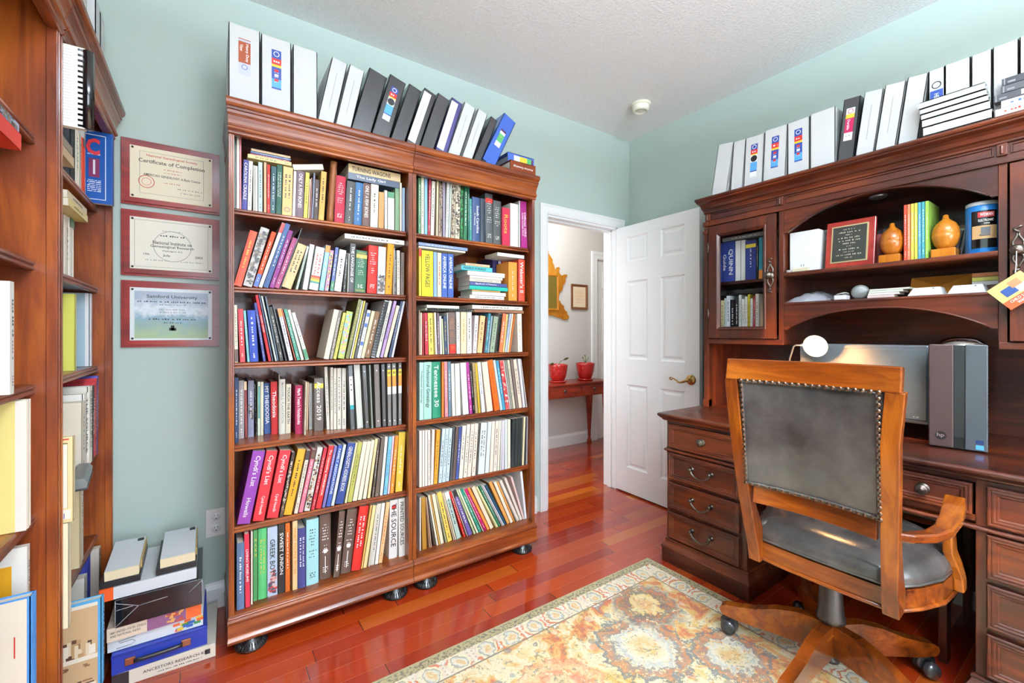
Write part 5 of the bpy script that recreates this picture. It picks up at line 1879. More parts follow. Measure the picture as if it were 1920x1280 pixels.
st2 = [(0, 'eadcb0'), (.14, 'd8b060'), (.3, 'e2d4a8'), (.4, 'f0ead8'), (.55, 'b8c0c0'), (.62, 'efe6d0'), (.66, '46586a'), (.84, 'c87028'), (.9, '34465a')]
field = ring(field, m2, st2)
field = ring(field, m1, st1)
field = ring(field, m3, st2)
field = ring(field, m4, [(0, '2e3038'), (.2, '34343c'), (.35, 'e8d0a0'), (.6, 'd86030'), (.8, 'e8c890'), (1, 'c85828')])
thread = t.noise(t.coord((8, 160, 1)), 1.5, 2)
field = t.mix(t.m('MULTIPLY', t.m('GREATER_THAN', t.noise(v1, 38, 3, .75, 1.5), .60), .7), field, hx('4a4644'))
# border motif band
fr = t.m('FRACT', t.m('DIVIDE', al, .115))
fr2 = t.m('FRACT', t.m('DIVIDE', al, .018))
fe2 = t.m('FRACT', t.m('DIVIDE', e_, .018))
ax_ = t.m('ADD', t.m('MULTIPLY', t.m('SUBTRACT', fr, .5), .115), t.m('MULTIPLY', wo, .8))
ay_ = t.m('MULTIPLY', t.m('ADD', t.m('SUBTRACT', e_, .088), t.m('MULTIPLY', wo2, .8)), .82)
ra = t.m('SQRT', t.m('ADD', t.m('MULTIPLY', ax_, ax_), t.m('MULTIPLY', ay_, ay_)))
bb = t.ramp(t.m('MULTIPLY', ra, 11.0), [(0, 'e8dcb4'), (.10, 'd8a860'), (.2, 'ece4cc'), (.28, 'b8c0c0'), (.32, '9a8870'), (.37, 'ece2c4'), (.46, 'ece2c4'), (.50, 'cc5a26'), (.56, 'd46a34'), (.61, 'efe8da'), (1, 'efe8da')])
dots = t.m('MULTIPLY', t.m('GREATER_THAN', ra, .05), t.m('MULTIPLY', t.m('LESS_THAN', t.m('ABSOLUTE', t.m('SUBTRACT', fr2, .5)), .2), t.m('LESS_THAN', t.m('ABSOLUTE', t.m('SUBTRACT', fe2, .5)), .2)))
orm = t.m('GREATER_THAN', t.noise(v1, 11, 2), .52)
bb = t.mix(t.m('MULTIPLY', t.m('MULTIPLY', orm, t.m('GREATER_THAN', ra, .041)), .85), bb, hx('ece2cc'))
bb = t.mix(t.m('MULTIPLY', dots, .55), bb, hx('8a6a74'))
bb = t.mix(t.m('MULTIPLY', t.m('GREATER_THAN', fine, .58), .4), bb, hx('b8a078'))
dash = t.m('GREATER_THAN', t.noise(t.coord((60, 60, 1)), 1.4, 3, .7), .52)
b0 = t.mix(dash, hx('b0a070'), hx('4e4638'))
c = t.mix(t.m('GREATER_THAN', t.m('ADD', e_, wo), .13), bb, field)
c = t.mix(t.m('LESS_THAN', t.m('ABSOLUTE', t.m('SUBTRACT', e_, .13)), .003), c, hx('6a5c48'))
c = t.mix(t.m('LESS_THAN', e_, .044), c, b0)
c = t.mix(t.m('LESS_THAN', e_, .008), c, hx('a89c70'))
c = t.mix(t.m('MULTIPLY', thread, .25), c, hx('f0e6cc'))
t.l(c, t.b.inputs['Base Color'])
t.bump(t.m('ADD', fine, t.m('MULTIPLY', thread, .5)), .5, .003)
o = MB().box((-2.75, -3.35, .0005), (-.83, -.83, .008)).build('area_rug', rug_m)
tag(o, 'distressed floral area rug in cream, gold, orange and slate blue', 'rug')

# ---------------------------------------------------------------- desk (local x runs right along the wall, local -y is the front)
DO = (-.02, -.875, 0)
dk = thing('executive_desk', DO, 'mahogany double pedestal desk with moulded drawers along the right wall', 'desk', rz=-PI / 2, local=True)
Wx, Wy, Wz = w_desk['X'], w_desk['Y'], w_desk['Z']
DW = 1.63
FY = -.725      # carcass front
top_prof = [(-.05, .752), (.004, .752), (.010, .756), (.012, .762), (.020, .768), (.028, .776), (.030, .783), (.027, .789), (.02, .792), (-.05, .792)]
mb = MB()
mb.box((.01, FY - .005, .754), (DW - .01, -.002, .7915))
# ogee edge mitred round left, front, right
def mould(W, D, prof, name, mat, parent, sf=1.0, x0=0.0, y0=0.0, bev=.0008):
    n = len(prof)
    pts = []
    for (px, py, sx, sy) in ((x0, y0, -1, 0), (x0, -D, -1, -1), (W, -D, 1, -1), (W, y0, 1, 0)):
        for o, z in prof:
            pts.append((px + sx * o * (sf if o > 0 else 1), py + sy * o, z))
    f = [(i * n + j, (i + 1) * n + j, (i + 1) * n + (j + 1) % n, i * n + (j + 1) % n) for i in range(3) for j in range(n)]
    f += [list(range(n)), [3 * n + j for j in range(n)][::-1]]
    m_ = MB().add(pts, f)
    return m_.build(name, mat, parent, bevel=bev, segs=1)


mb.build('desktop', Wx, dk)
mould(DW - .012, -FY + .012, top_prof, 'desktop_edge', Wx, dk, 1, .012, -.002)


def drawer(parent, x0, x1, z0, z1, pull, y=FY):
    """raised moulded drawer front, proud of the carcass"""
    fn = lambda u, v, d: (u, y - d, v)
    mb = MB()
    mb.box((x0, y - .010, z0), (x1, y, z1))
    mb.frame((x0, z0), (x1, z1), .032, .016, fn, prof=[(0, .008), (0, .015), (.003, .0185), (.008, .0185), (.010, .016), (.013, .0175), (.017, .0175), (.020, .014), (.025, .0145), (.028, .012), (.030, .009), (.032, .009), (.032, .002)])
    d = mb.build('drawer', Wx, parent, bevel=.0006, segs=1)
    xc, zc = (x0 + x1) / 2, (z0 + z1) / 2
    mb = MB()
    if pull == 'none':
        return d
    if pull == 'knob':
        mb.lathe([(.017, -.010), (.019, -.013), (.016, -.016), (.008, -.017), (.006, -.022), (.008, -.027), (.016, -.030), (.0175, -.034), (.014, -.038), (.008, -.039), (.006, -.042), (0, -.043)], (xc, y, zc), axis='Y')
        mb.build('knob', bronze_m, d)
    else:
        for sx in (-1, 1):
            mb.lathe([(.011, -.010), (.012, -.013), (.008, -.017), (.006, -.020), (.006, -.030), (.009, -.033), (.008, -.038), (0, -.040)], (xc + sx * .052, y, zc + .012), axis='Y', seg=16)
        pts, rs = [], []
        for i in range(17):
            u = i / 16
            x = xc - .052 + .104 * u
            z = zc + .010 - .036 * (math.sin(PI * u) ** .55)
            pts.append((x, y - .031, z))
            rs.append(.0046 + .0018 * abs(math.cos(PI * u)))
        mb.tube(pts, rs, 8)
        for dx in (-.012, 0, .012):
            mb.lathe([(0, -.004), (.007 if dx == 0 else .0062, 0), (0, .004)], (xc + dx, y - .031, zc - .026), axis='X', seg=10)
        mb.build('bail_handle', bronze_m, d)
    return d


waist = [(-.01, .588), (.010, .588), (.015, .592), (.016, .597), (.012, .601), (.010, .603), (-.01, .603)]
base = [(-.02, 0), (.026, 0), (.026, .070), (.030, .076), (.029, .083), (.022, .092), (.014, .103), (.010, .112), (.013, .117), (.012, .123), (.004, .126), (-.02, .126)]
for nm, xa, xb in (('left', .022, .442), ('right', 1.169, 1.608)):
    cbn = 'pedestal'
    mb = MB().box((xa, FY, .06), (xb, -.01, .754))
    mb.build('pedestal_carcass', Wz, dk, bevel=.002)
    # reeded corner column and base block
    for xx, only in ((xa + .004, 'left'), (xb - .004, 'right')):
        if only != nm:
            continue
        mb = MB()
        mb.lathe([(.010, .126), (.012, .135), (.010, .15), (.010, .575), (.013, .585), (.013, .605), (.010, .615), (.010, .74), (.013, .752)], (xx, FY + .004, 0), seg=14)
        mb.build('corner_column', Wz, dk)
    m = [(o, z) for o, z in base]
    n = len(m)
    pts = []
    for (px, py, sx, sy) in ((xa, -.012, -1, 0), (xa, FY, -1, -1), (xb, FY, 1, -1), (xb, -.012, 1, 0)):
        for o, z in m:
            pts.append((px + sx * o * .8, py + sy * o, z))
    f = [(i * n + j, (i + 1) * n + j, (i + 1) * n + (j + 1) % n, i * n + (j + 1) % n) for i in range(3) for j in range(n)]
    f += [list(range(n)), [3 * n + j for j in range(n)][::-1]]
    MB().add(pts, f).build('pedestal_base', Wx, dk, bevel=.001, segs=1)
    if nm == 'left':
        a, b = xa + .012, xb - .028
    else:
        a, b = xa + .026, xb - .016
    drawer(dk, a, b, .612, .736, 'knob')
    drawer(dk, a, b, .446, .584, 'bail')
    drawer(dk, a, b, .290, .428, 'bail')
    drawer(dk, a, b, .134, .272, 'bail')
mb = MB().box((.442, FY, .738), (1.169, FY + .02, .754)).box((.442, FY, .614), (1.169, FY + .02, .634)).box((.442, FY + .02, .60), (1.169, -.2, .615)).box((.442, FY + .02, .736), (1.169, -.01, .754))
mb.build('apron_rail', Wx, dk)
MB().box((.442, -.03, .10), (1.169, -.015, .60)).build('modesty_panel', Wx, dk)
drawer(dk, .452, 1.164, .636, .736, 'none')
MB().lathe([(.017, -.010), (.019, -.013), (.016, -.016), (.008, -.017), (.006, -.022), (.008, -.027), (.016, -.030), (.0175, -.034), (.014, -.038), (.008, -.039), (.006, -.042), (0, -.043)], (1.046, FY, .686), axis='Y').build('knob', bronze_m, dk)
MB().lathe([(.017, -.010), (.019, -.013), (.016, -.016), (.008, -.017), (.006, -.022), (.008, -.027), (.016, -.030), (.0175, -.034), (.014, -.038), (.008, -.039), (.006, -.042), (0, -.043)], (.574, FY, .686), axis='Y').build('knob', bronze_m, dk)
mould(DW - .022, -FY, waist, 'waist_moulding', Wx, dk, 1, .022, -.012)

# printer stand in the kneehole
st = thing('printer_stand', (-.36, -1.72, 0), 'dark wooden printer stand with plank legs in the desk kneehole', 'stand')
for (x, y) in ((-.545, -1.93), (-.545, -1.47), (-.16, -1.93), (-.16, -1.47)):
    MB().box((x, y - .012, 0), (x + .055, y + .012, .50)).build('leg', Wz, st, bevel=.002)
for y in (-1.93, -1.47):
    MB().box((-.49, y - .01, .20), (-.16, y + .01, .24)).build('side_rail', Wx, st)
MB().box((-.56, -1.95, .50), (-.09, -1.45, .518)).build('stand_top', Wy, st, bevel=.002)
MB().box((-.49, -1.918, .22), (-.13, -1.482, .234)).build('lower_shelf', Wy, st)
o = MB().box((-.52, -1.74, .5185), (-.15, -1.47, .575)).box((-.50, -1.72, .575), (-.18, -1.49, .585)).build('printer', black_m, bevel=.004)
tag(o, 'black printer on the stand beneath the centre drawer', 'printer')
o = MB().box((-.545, -1.925, .5185), (-.20, -1.76, .545)).build('file_folder', solid('d8c8a0'), bevel=.001)
tag(o, 'manila file folder on the printer stand beneath the centre drawer', 'folder')
o = MB().box((-.53, -1.915, .5455), (-.22, -1.77, .562)).build('file_folder', solid('9a7c70'), bevel=.001)
tag(o, 'mauve brown file on the manila one beneath the centre drawer', 'folder')
o = MB().box((-.47, -1.90, .2345), (-.2, -1.60, .36)).build('paper_box', black_m, bevel=.003)
tag(o, 'black box with a white slip on the low shelf of the printer stand', 'box')
MB().box((-.4715, -1.86, .25), (-.4702, -1.78, .275)).build('label', solid('dcdce0'), o)

# ---------------------------------------------------------------- hutch
hu = thing('desk_hutch', (-.03, -.900, .7925), 'mahogany hutch with glass door, arched shelves and crown, standing on the desk', 'hutch', rz=-PI / 2, local=True)
hu['zoff'] = .7925
HW, HD = 1.56, .37
F = -HD
mb = MB()
mb.box((0, F, .7925), (.022, 0, 1.88)).build('side_panel', Wz, hu, bevel=.001)
MB().box((HW - .022, F, .7925), (HW, 0, 1.88)).build('side_panel', Wz, hu, bevel=.001)
MB().box((.40, F, 1.176), (.422, -.01, 1.88)).build('partition', Wz, hu, bevel=.001)
MB().box((1.150, F, 1.176), (1.172, -.01, 1.88)).build('partition', Wz, hu, bevel=.001)
MB().box((.022, -.012, .7925), (HW - .022, -.002, 1.88)).build('back_panel', Wx, hu)
MB().box((.022, F + .02, 1.862), (HW - .022, -.012, 1.88)).build('top_panel', Wx, hu)
for a, b in ((.0, .424), (1.150, HW)):
    MB().box((a + .001, F - .004, 1.158), (b - .001, -.012, 1.186)).build('cabinet_bottom', Wx, hu, bevel=.003)
    MB().box((max(a, .0) + .023, F + .03, 1.492), (b - .025, -.013, 1.508)).build('cabinet_shelf', Wx, hu)
# corner posts with caps
for x in (-.004, HW - .018):
    mb = MB().box((x, F - .006, .7925), (x + .022, F + .03, 1.83))
    mb.box((x - .004, F - .011, .7925), (x + .026, F + .034, .835)).box((x - .004, F - .011, 1.79), (x + .026, F + .034, 1.81)).box((x - .004, F - .011, 1.835), (x + .026, F + .034, 1.86))
    mb.build('corner_post', Wz, hu, bevel=.002)


def hutch_door(xa, xb, glazed, handle_x):
    z0, z1 = 1.190, 1.826
    fn = lambda u, v, d: (u, F - .001 - d, v)
    mb = MB()
    s = .046
    mb.box((xa, F - .018, z0), (xa + s, F - .001, z1)).box((xb - s, F - .018, z0), (xb, F - .001, z1))
    mb.box((xa + s, F - .018, z0), (xb - s, F - .001, z0 + s)).box((xa + s, F - .018, z1 - s), (xb - s, F - .001, z1))
    mb.frame((xa + s, z0 + s), (xb - s, z1 - s), .018, .02, fn, prof=[(0, 0), (0, .019), (.004, .022), (.009, .018), (.014, .014), (.018, .008), (.018, 0)])
    dr = mb.build('door', Wz, hu, bevel=.001)
    if glazed:
        MB().box((xa + s + .010, F - .010, z0 + s + .010), (xb - s - .010, F - .006, z1 - s - .010)).build('glass_pane', glass_m, dr)
    else:
        MB().box((xa + s + .004, F - .012, z0 + s + .004), (xb - s - .004, F - .002, z1 - s - .004)).build('door_panel', Wz, dr)
    # pewter scroll escutcheon with round knob
    mb = MB()
    zc, yy = 1.512, F - .0205
    for sg in (1, -1):
        for side in (1, -1):
            pts = [(handle_x + side * (.008 + .006 * math.sin(k * .9)), yy, zc + sg * (.012 + .0085 * k)) for k in range(7)]
            mb.tube(pts, [.0045, .0045, .004, .004, .0038, .0036, .003], 6)
        pts = [(handle_x + .010 * math.cos(k * .75 + 1.2), yy, zc + sg * (.066 + .0035 * k)) for k in range(7)]
        mb.tube(pts, [.004, .0045, .005, .005, .0045, .004, .005], 6)
    mb.lathe([(.014, .002), (.019, 0), (.019, -.004), (.012, -.007), (.009, -.010), (.008, -.018), (.012, -.022), (.017, -.025), (.018, -.030), (.012, -.034), (.007, -.035), (.005, -.038), (0, -.039)], (handle_x, yy, zc), axis='Y')
    mb.build('door_pull', bronze_m, dr)
    for z in (1.30, 1.68):
        MB().tube([(xa - .003 if handle_x > (xa + xb) / 2 else xb + .003, F - .016, z), (xa - .003 if handle_x > (xa + xb) / 2 else xb + .003, F - .016, z + .055)], .0045, 8).build('hinge', bronze_m, dr)
    return dr


hutch_door(.032, .392, True, .368)
hutch_door(1.180, 1.530, False, 1.200)
# arched upper board and lower valance
def arch(xa, xb, ztop, zend, zmid, name, y=F):
    n = 24
    lo = [(xa, zend), (xa + .018, zend), (xa + .022, zend + .006)]
    for i in range(n + 1):
        u = i / n
        x = xa + .030 + (xb - xa - .060) * u
        z = zend + .008 + (zmid - zend - .008) * (1 - abs(2 * u - 1) ** 2.3)
        lo.append((x, z))
    lo += [(xb - .022, zend + .006), (xb - .018, zend), (xb, zend)]
    mb = MB()
    for (a, b), (c, d) in zip(lo[:-1], lo[1:]):
        if c - a < 1e-6:
            continue
        mb.add([(a, y, b), (c, y, d), (c, y, ztop), (a, y, ztop), (a, y + .02, b), (c, y + .02, d), (c, y + .02, ztop), (a, y + .02, ztop)],
               [(0, 1, 2, 3), (7, 6, 5, 4), (0, 4, 5, 1), (3, 2, 6, 7)])
    o = mb.build(name, Wx, hu)
    MB().tube([(a, y - .001, b + .004) for a, b in lo[3:-3]], .0042, 6).build('arch_bead', Wx, o)
    return o
arch(.424, 1.149, 1.861, 1.722, 1.830, 'arched_board')
arch(.424, 1.149, 1.357, 1.236, 1.325, 'arched_valance')
mb = MB().box((.423, F + .012, 1.502), (1.149, -.013, 1.521)).prism([(F, 1.502), (F + .012, 1.502), (F + .012, 1.521), (F, 1.521), (F - .003, 1.516), (F - .003, 1.507)], lambda u, v, t: (t, u, v), .423, 1.149)
mb.build('open_shelf', Wx, hu)
mb = MB().box((.423, F + .012, 1.357), (1.149, -.013, 1.371)).prism([(F - .002, 1.357), (F + .012, 1.357), (F + .012, 1.371), (F - .002, 1.371), (F - .006, 1.364)], lambda u, v, t: (t, u, v), .423, 1.149)
mb.build('open_shelf', Wx, hu)
# frieze with sunk panels and little corbels
MB().box((0, F - .002, 1.834), (HW, F + .02, 1.91)).build('frieze', Wx, hu, bevel=.001)
for a, b in ((.045, .395), (.435, 1.14), (1.18, 1.525)):
    MB().frame((a, 1.866), (b, 1.902), .006, .004, lambda u, v, d: (u, F - .002 - d, v), prof=[(0, 0), (.001, .006), (.005, .006), (.007, 0)]).build('frieze_panel', Wx, hu)
for x in (.020, .410, 1.160, HW - .020):
    MB().box((x - .013, F - .012, 1.862), (x + .013, F - .002, 1.905)).lathe([(0, -.008), (.005, -.008), (.005, .022), (0, .022)], (x, F - .014, 1.875), seg=10).build('corbel', Wz, hu, bevel=.0015)
MB().box((-.006, F - .010, 1.834), (HW + .006, F - .002, 1.842)).build('frieze_bead', Wx, hu, bevel=.002)
crown = [(-.03, 1.905), (.006, 1.905), (.010, 1.909), (.010, 1.915), (.014, 1.919), (.020, 1.926), (.028, 1.930), (.030, 1.935), (.034, 1.944), (.046, 1.953), (.060, 1.958), (.068, 1.961), (.069, 1.967), (.076, 1.969), (.081, 1.975), (.080, 1.982), (.075, 1.985), (-.03, 1.985)]
mould(HW, HD, crown, 'crown_moulding', Wx, hu, .22)
MB().box((.002, F + .02, 1.972), (HW - .002, 0, 1.9845)).build('crown_top', Wx, hu)
for x, z in ((.75, 1.855), (.77, 1.352)):
    MB().lathe([(0, 0), (.034, 0), (.036, -.008), (.030, -.014), (.022, -.016), (0, -.015)], (x, -.19, z + .004), seg=24).build('puck_light', silver_m, hu)

# ---------------------------------------------------------------- things in the hutch
def hb(s, xv, t, h, lean, z, col, kind, code, label, desc='book', d=None, name=None, g='books behind the glass hutch door'):
    o = place_book(s, xv, t, h, math.radians(lean), z, col, kind, code, desc, -PI / 2, random.Random(int(s * 991)), dmax=d or .24, name=name)
    tag(o, label, category(label))
    if g:
        o['group'] = g
    return o
z1 = 1.5085
for q in ((1.030, .085, .235, '2a3c8c', 'h', 'QUINN|Guide;w', 'wide royal blue book with pale title behind the hutch glass, upper left'),
          (1.062, .030, .232, 'e8e8e6', 'p', '-', 'blank white book right of the wide blue one behind glass'),
          (1.088, .024, .230, 'dcdcd8', 'p', '-', 'second blank white book behind the hutch glass'),
          (1.146, .056, .222, '2a3880', 'p', '~;w', 'navy manual with yellow band behind the hutch glass', 'book with yellow band'),
          (1.158, .010, .215, '26262a', 'p', '~;w', 'slim black book right of the navy manual, behind glass'),
          (1.180, .019, .228, '2c8ca0', 'p', '-', 'teal book with orange foot behind the hutch glass', 'book with orange foot'),
          (1.204, .022, .226, 'e6e6e2', 'p', '-', 'white book right of the teal one behind glass'),
          (1.245, .040, .228, 'd4d8d4', 'p', '-', 'pale grey book at right end of the upper glazed shelf')):
    hb(q[0], -.315, q[1], q[2], 0, z1, q[3], q[4], q[5], q[6], q[7] if len(q) > 7 else 'book')
low = (('e8dca8', 'pale yellow', .020), ('dce8e4', 'ice white', .012), ('e4ecf0', 'bluish white', .022), ('2c2c2e', 'black', .026), ('34343a', 'charcoal', .020),
       ('c8ccc8', 'light grey', .016), ('e0e0dc', 'off white', .016), ('eceade', 'ivory', .015), ('c8b838', 'mustard yellow', .013), ('e8e8e4', 'plain white', .014), ('a82838', 'crimson', .012), ('e6e2d8', 'cream', .018))
s_ = .945
hb(s_ + .30, -.318, .018, .30, -90, 1.1865, 'eceae4', 'c', '-', 'white comb bound manual lying at the bottom of the glazed cabinet', 'manual')
for i, (c_, nm, t_) in enumerate(low):
    s_ += t_ + .001
    hb(s_, -.315, t_, .20 + .012 * (i % 3), 0, 1.2085, c_, 'p', ('~;w' if nm in ('black', 'charcoal', 'crimson') else '~;k'), '%s book standing on the lower glazed shelf of the hutch' % nm)
hb(1.245, -.315, .028, .30, -90, 1.437, '3c3c40', 'c', '-', 'dark comb bound manual lying over the lower glazed books', 'manual')
hb(1.245, -.315, .022, .29, -90, 1.7465, '8a8c8e', 'p', '~;w', 'grey paperback lying flat at the top of the glazed cabinet')

# open shelf, left to right
r = thing('white_box', (-.30, -1.397, 1.5215), 'plain white cardboard box at left end of the upper open hutch shelf', 'box')
MB().box((-.36, -1.462, 1.5215), (-.23, -1.334, 1.722)).build('box_body', solid('eceeee', .5), r, bevel=.002)
mb = MB()
for y in (-1.386, -1.397):
    mb.box((-.3606, y - .001, 1.548), (-.36, y + .001, 1.560))
mb.build('slot', black_m, r)
o = MB().box((-.385, -1.425, 1.522), (-.365, -1.355, 1.540)).build('eraser_block', solid('d8d0b0'), bevel=.002)
tag(o, 'small cream block lying in front of the white box in the hutch', 'block')
o = MB()
for k_ in range(3):
    o.lathe([(.010, 0), (.012, .002), (.010, .004)], (-.380, -1.3375, 1.5217 + k_ * .004), seg=14)
o = o.build('coil_of_tape', pmat('clear_tape', 'b8b4b0', .2), None)
tag(o, 'tiny clear tape coil at the left end of the upper hutch shelf', 'tape')
for i_, c_ in enumerate(('c0c4c8', '8a9094', 'd4d8da')):
    o = MB().box((-.20, -1.56, 1.5215 + .001), (-.08, -1.36, 1.742 + .012 * 0)).build('magazine_file', solid(c_), None, bevel=.001) if i_ == 0 else None
    if o:
        tag(o, 'grey magazine file standing behind the white box and the plaque', 'file')
r = thing('award_plaque', (-.33, -1.578, 1.5215), 'wooden award plaque with engraved black plate standing in the hutch', 'plaque')
M = Matrix.Translation((-.352, -1.578, 1.5250)) @ Matrix.Rotation(math.radians(8), 4, 'Y')
MB().box((0, -.095, .001), (.018, .095, .222), M=M).build('plaque_board', w_plaque, r, bevel=.004)
MB().box((-.003, -.070, .022), (0, .072, .198), M=M).build('gilt_border', pmat('gilt', 'd8cc98', .3, metal=.7), r)
MB().box((-.0045, -.064, .028), (-.003, .066, .192), M=M).build('engraved_plate', solid('2e2e2a', .25), r)
mb = MB()
Mr = M.to_3x3()
for i, (w_, hh_) in enumerate(((.05, .007), (.085, .009), (.03, .006), (.09, .009), (.085, .009), (.05, .008), (.02, .005), (.08, .009), (.04, .005), (.1, .008), (.03, .006))):
    dashes(mb, R9, M @ Vector((-.0048, .001, .178 - i * .0135)), Mr @ Vector((0, -1, 0)), Mr @ Vector((0, 0, 1)), w_, hh_ * .8)
mb.build('engraving', solid('c8c4a8', .4), r)
o = hb(1.690, -.305, .032, .140, 0, 1.5217, '6a1c18', 'h', '-', 'dark red slipcase album right of the award plaque in the hutch', 'book', .12, 'album', None)
r = thing('glass_jar', (-.15, -1.668, 1.5217), 'dark glass jar standing behind the red album in the hutch', 'jar')
MB().lathe([(0, 0), (.034, 0), (.036, .004), (.036, .15), (.034, .155), (0, .155)], (-.15, -1.668, 1.522)).build('jar_body', pmat('smoked_glass', '3c3c40', .15), r)
MB().lathe([(.037, .155), (.037, .18), (.034, .184), (0, .184)], (-.15, -1.668, 1.522)).build('lid', silver_m, r)
r = thing('small_picture', (-.10, -1.79, 1.5217), 'dark red wooden frame leaning behind the left pear bookend', 'frame')
MB().frame((-1.735 - .11, 1.523), (-1.735, 1.66), .016, .02, lambda u, v, d: (-.12 - d, u, v)).build('frame_moulding', w_plaque, r)
MB().box((-.12, -1.84, 1.525), (-.115, -1.74, 1.655)).build('picture', solid('5c6480'), r)
def pear(y, x, label):
    r = thing('pear_bookend', (x, y, 1.5215), label, 'bookend', 'pear bookends in the hutch')
    MB().box((x - .045, y - .036, 1.5215), (x + .045, y + .036, 1.556)).build('base_block', w_pear, r, bevel=.003)
    MB().lathe([(0, .0345), (.022, .036), (.034, .052), (.042, .080), (.043, .096), (.0415, .097), (.042, .0985), (.040, .115), (.032, .136), (.020, .148), (.011, .156), (.008, .172), (0, .176)], (x, y, 1.5215), seg=28).build('pear', w_pear, r)
    return r
pear(-1.731, -.335, 'turned wooden pear bookend left of the rainbow books')
pear(-1.898, -.330, 'turned wooden pear bookend right of the rainbow books')
cols = (('e05038', 'red orange'), ('e8885c', 'salmon'), ('ecc850', 'yellow'), ('d8d858', 'lime yellow'), ('58a8d0', 'sky blue'), ('48a0a8', 'turquoise'), ('a0cc58', 'green'))
s_ = 1.7755
for c_, nm in cols:
    s_ += .0112
    hb(s_, -.362, .0108, .236, 0, 1.5217, c_, 'p', '~;w', '%s paperback in the rainbow set between the pear bookends' % nm, 'book', .16, None, 'rainbow paperback set in the hutch')
for i in range(8):
    s_ = 1.885 + i * .0125
    hb(s_ + .02, -.262, .0105, .115, 10, 1.5217, ('38383c', '585a5e', '8a8c90', '303034', 'c8cacc', '4a4c50', '6c6e72', 'd8dadc')[i], 'k', '-', 'disc case leaning right, %s from left, behind the right pear bookend' % ORD[i + 1], 'booklet', .12, 'disc_case', 'disc cases leaning in the hutch')
    LAST = bpy.data.objects[-1]
for o in list(COL.objects):
    if o.name.startswith('disc_case'):
        o['category'] = 'disc case'
for i, c_ in enumerate(('d0ccc4', '9a6a60')):
    o = flat(1.845, 2.00, 1.6445 + .012 * i, .011, -.20, 0, c_, 'p', '-', ('grey folder' if i == 0 else 'dusty red folder') + ' lying flat on the leaning disc cases', rz=-PI / 2, d=.13)
r = thing('wipes_canister', (-.318, -1.999, 1.5215), 'blue canister of electronics wipes at the right end of the upper open shelf', 'canister')
can = pmat('canister_blue', '1c74c0', .3)
MB().lathe([(0, 0), (.0465, 0), (.048, .003), (.048, .180), (.046, .184), (0, .184)], (-.318, -1.999, 1.5215), seg=36).build('canister_body', can, r)
def wrap(a0, a1, za, zb, mat, name, rr=.0484):
    mb = MB()
    mb.lathe([(rr, za), (rr, zb)], (-.318, -1.999, 1.5215), seg=18, a0=math.radians(a0), a1=math.radians(a1))
    return mb.build(name, mat, r)
wrap(150, 238, .020, .162, blk_gloss, 'black_label')
wrap(153, 236, .055, .105, solid('c8a070'), 'laptop_picture', .0487)
wrap(172, 226, .136, .156, solid('c03038'), 'name_band', .0487)
mb = MB()
def on_can(s, ang, z, L, h, mi=0, rr=.0490):
    a = math.radians(ang)
    c_ = (-.318 + rr * math.cos(a), -1.999 + rr * math.sin(a), 1.5215 + z)
    put_text(mb, s, c_, (-math.sin(a), math.cos(a), 0) if math.cos(a) > 0 else (math.sin(a) * -1, math.cos(a), 0), (0, 0, 1), L, h, .002, mi)
on_can('WEIMAN', 199, .146, .034, .012)
on_can('ELECTRONIC', 197, .124, .040, .009)
on_can('WIPES', 200, .112, .016, .006)
mb.build('lettering', LET['w'], r)
mb = MB()
aa = math.radians(197)
mb2 = Matrix.Translation((-.318 + .049 * math.cos(aa), -1.999 + .049 * math.sin(aa), 1.5215)) @ Matrix.Rotation(aa, 4, 'Z')
mb.box((0, -.012, .074), (.0012, .012, .098), M=mb2).box((0, -.016, .066), (.0012, .012, .072), M=mb2)
mb.build('laptop_drawing', solid('303236'), r)
MB().lathe([(.047, .184), (.047, .196), (.04, .200), (0, .200)], (-.318, -1.999, 1.5215), seg=30).build('lid', solid('c8ccd0', .4), r)

# lower open shelf
zs = 1.3715
r = thing('plastic_bag', (-.30, -1.40, zs), 'clear plastic bag with grey papers, left on the lower open hutch shelf', 'bag')
bm_ = MB()
nx, ny = 12, 10
R5 = random.Random(5)
gv = []
for j in range(ny + 1):
    for i in range(nx + 1):
        u, v = i / nx, j / ny
        hgt = .048 * (math.sin(PI * min(u * 1.1, 1)) ** .6) * (math.sin(PI * v) ** .5) + R5.uniform(0, .008) * (0 < i < nx and 0 < j < ny)
        gv.append((-.385 + .24 * v, -1.325 - .20 * u, zs + .001 + hgt))
gf = [(j * (nx + 1) + i, j * (nx + 1) + i + 1, (j + 1) * (nx + 1) + i + 1, (j + 1) * (nx + 1) + i) for j in range(ny) for i in range(nx)]
bm_.add(gv, gf, 0, True)
bm_.build('bag_film', pmat('grey_film', 'a8a8b0', .12, coat=.6), r)
MB().box((-.38, -1.515, zs + .0002), (-.15, -1.33, zs + .0012)).build('paper_sheet', solid('e8e8ea'), r)
r = thing('power_adapter', (-.36, -1.545, zs), 'white power adapter with grey looped cable on the lower open shelf', 'adapter')
MB().box((-.385, -1.578, zs + .0005), (-.33, -1.532, zs + .022)).build('adapter_body', solid('e8e8ec', .3), r, bevel=.003)
MB().tube([(-.34 + .03 * math.sin(k * .5), -1.552 + .022 * math.cos(k * .5), zs + .030 + .004 * math.sin(k)) for k in range(14)], .0025, 6).build('cable', solid('b0aca8'), r)
r = thing('round_speaker', (-.325, -1.615, zs), 'small round grey speaker on the lower open hutch shelf', 'speaker')
Ms = Matrix.Translation((-.325, -1.615, zs + .034)) @ Matrix.Rotation(math.radians(-105), 4, 'Y') @ Matrix.Rotation(.3, 4, 'X')
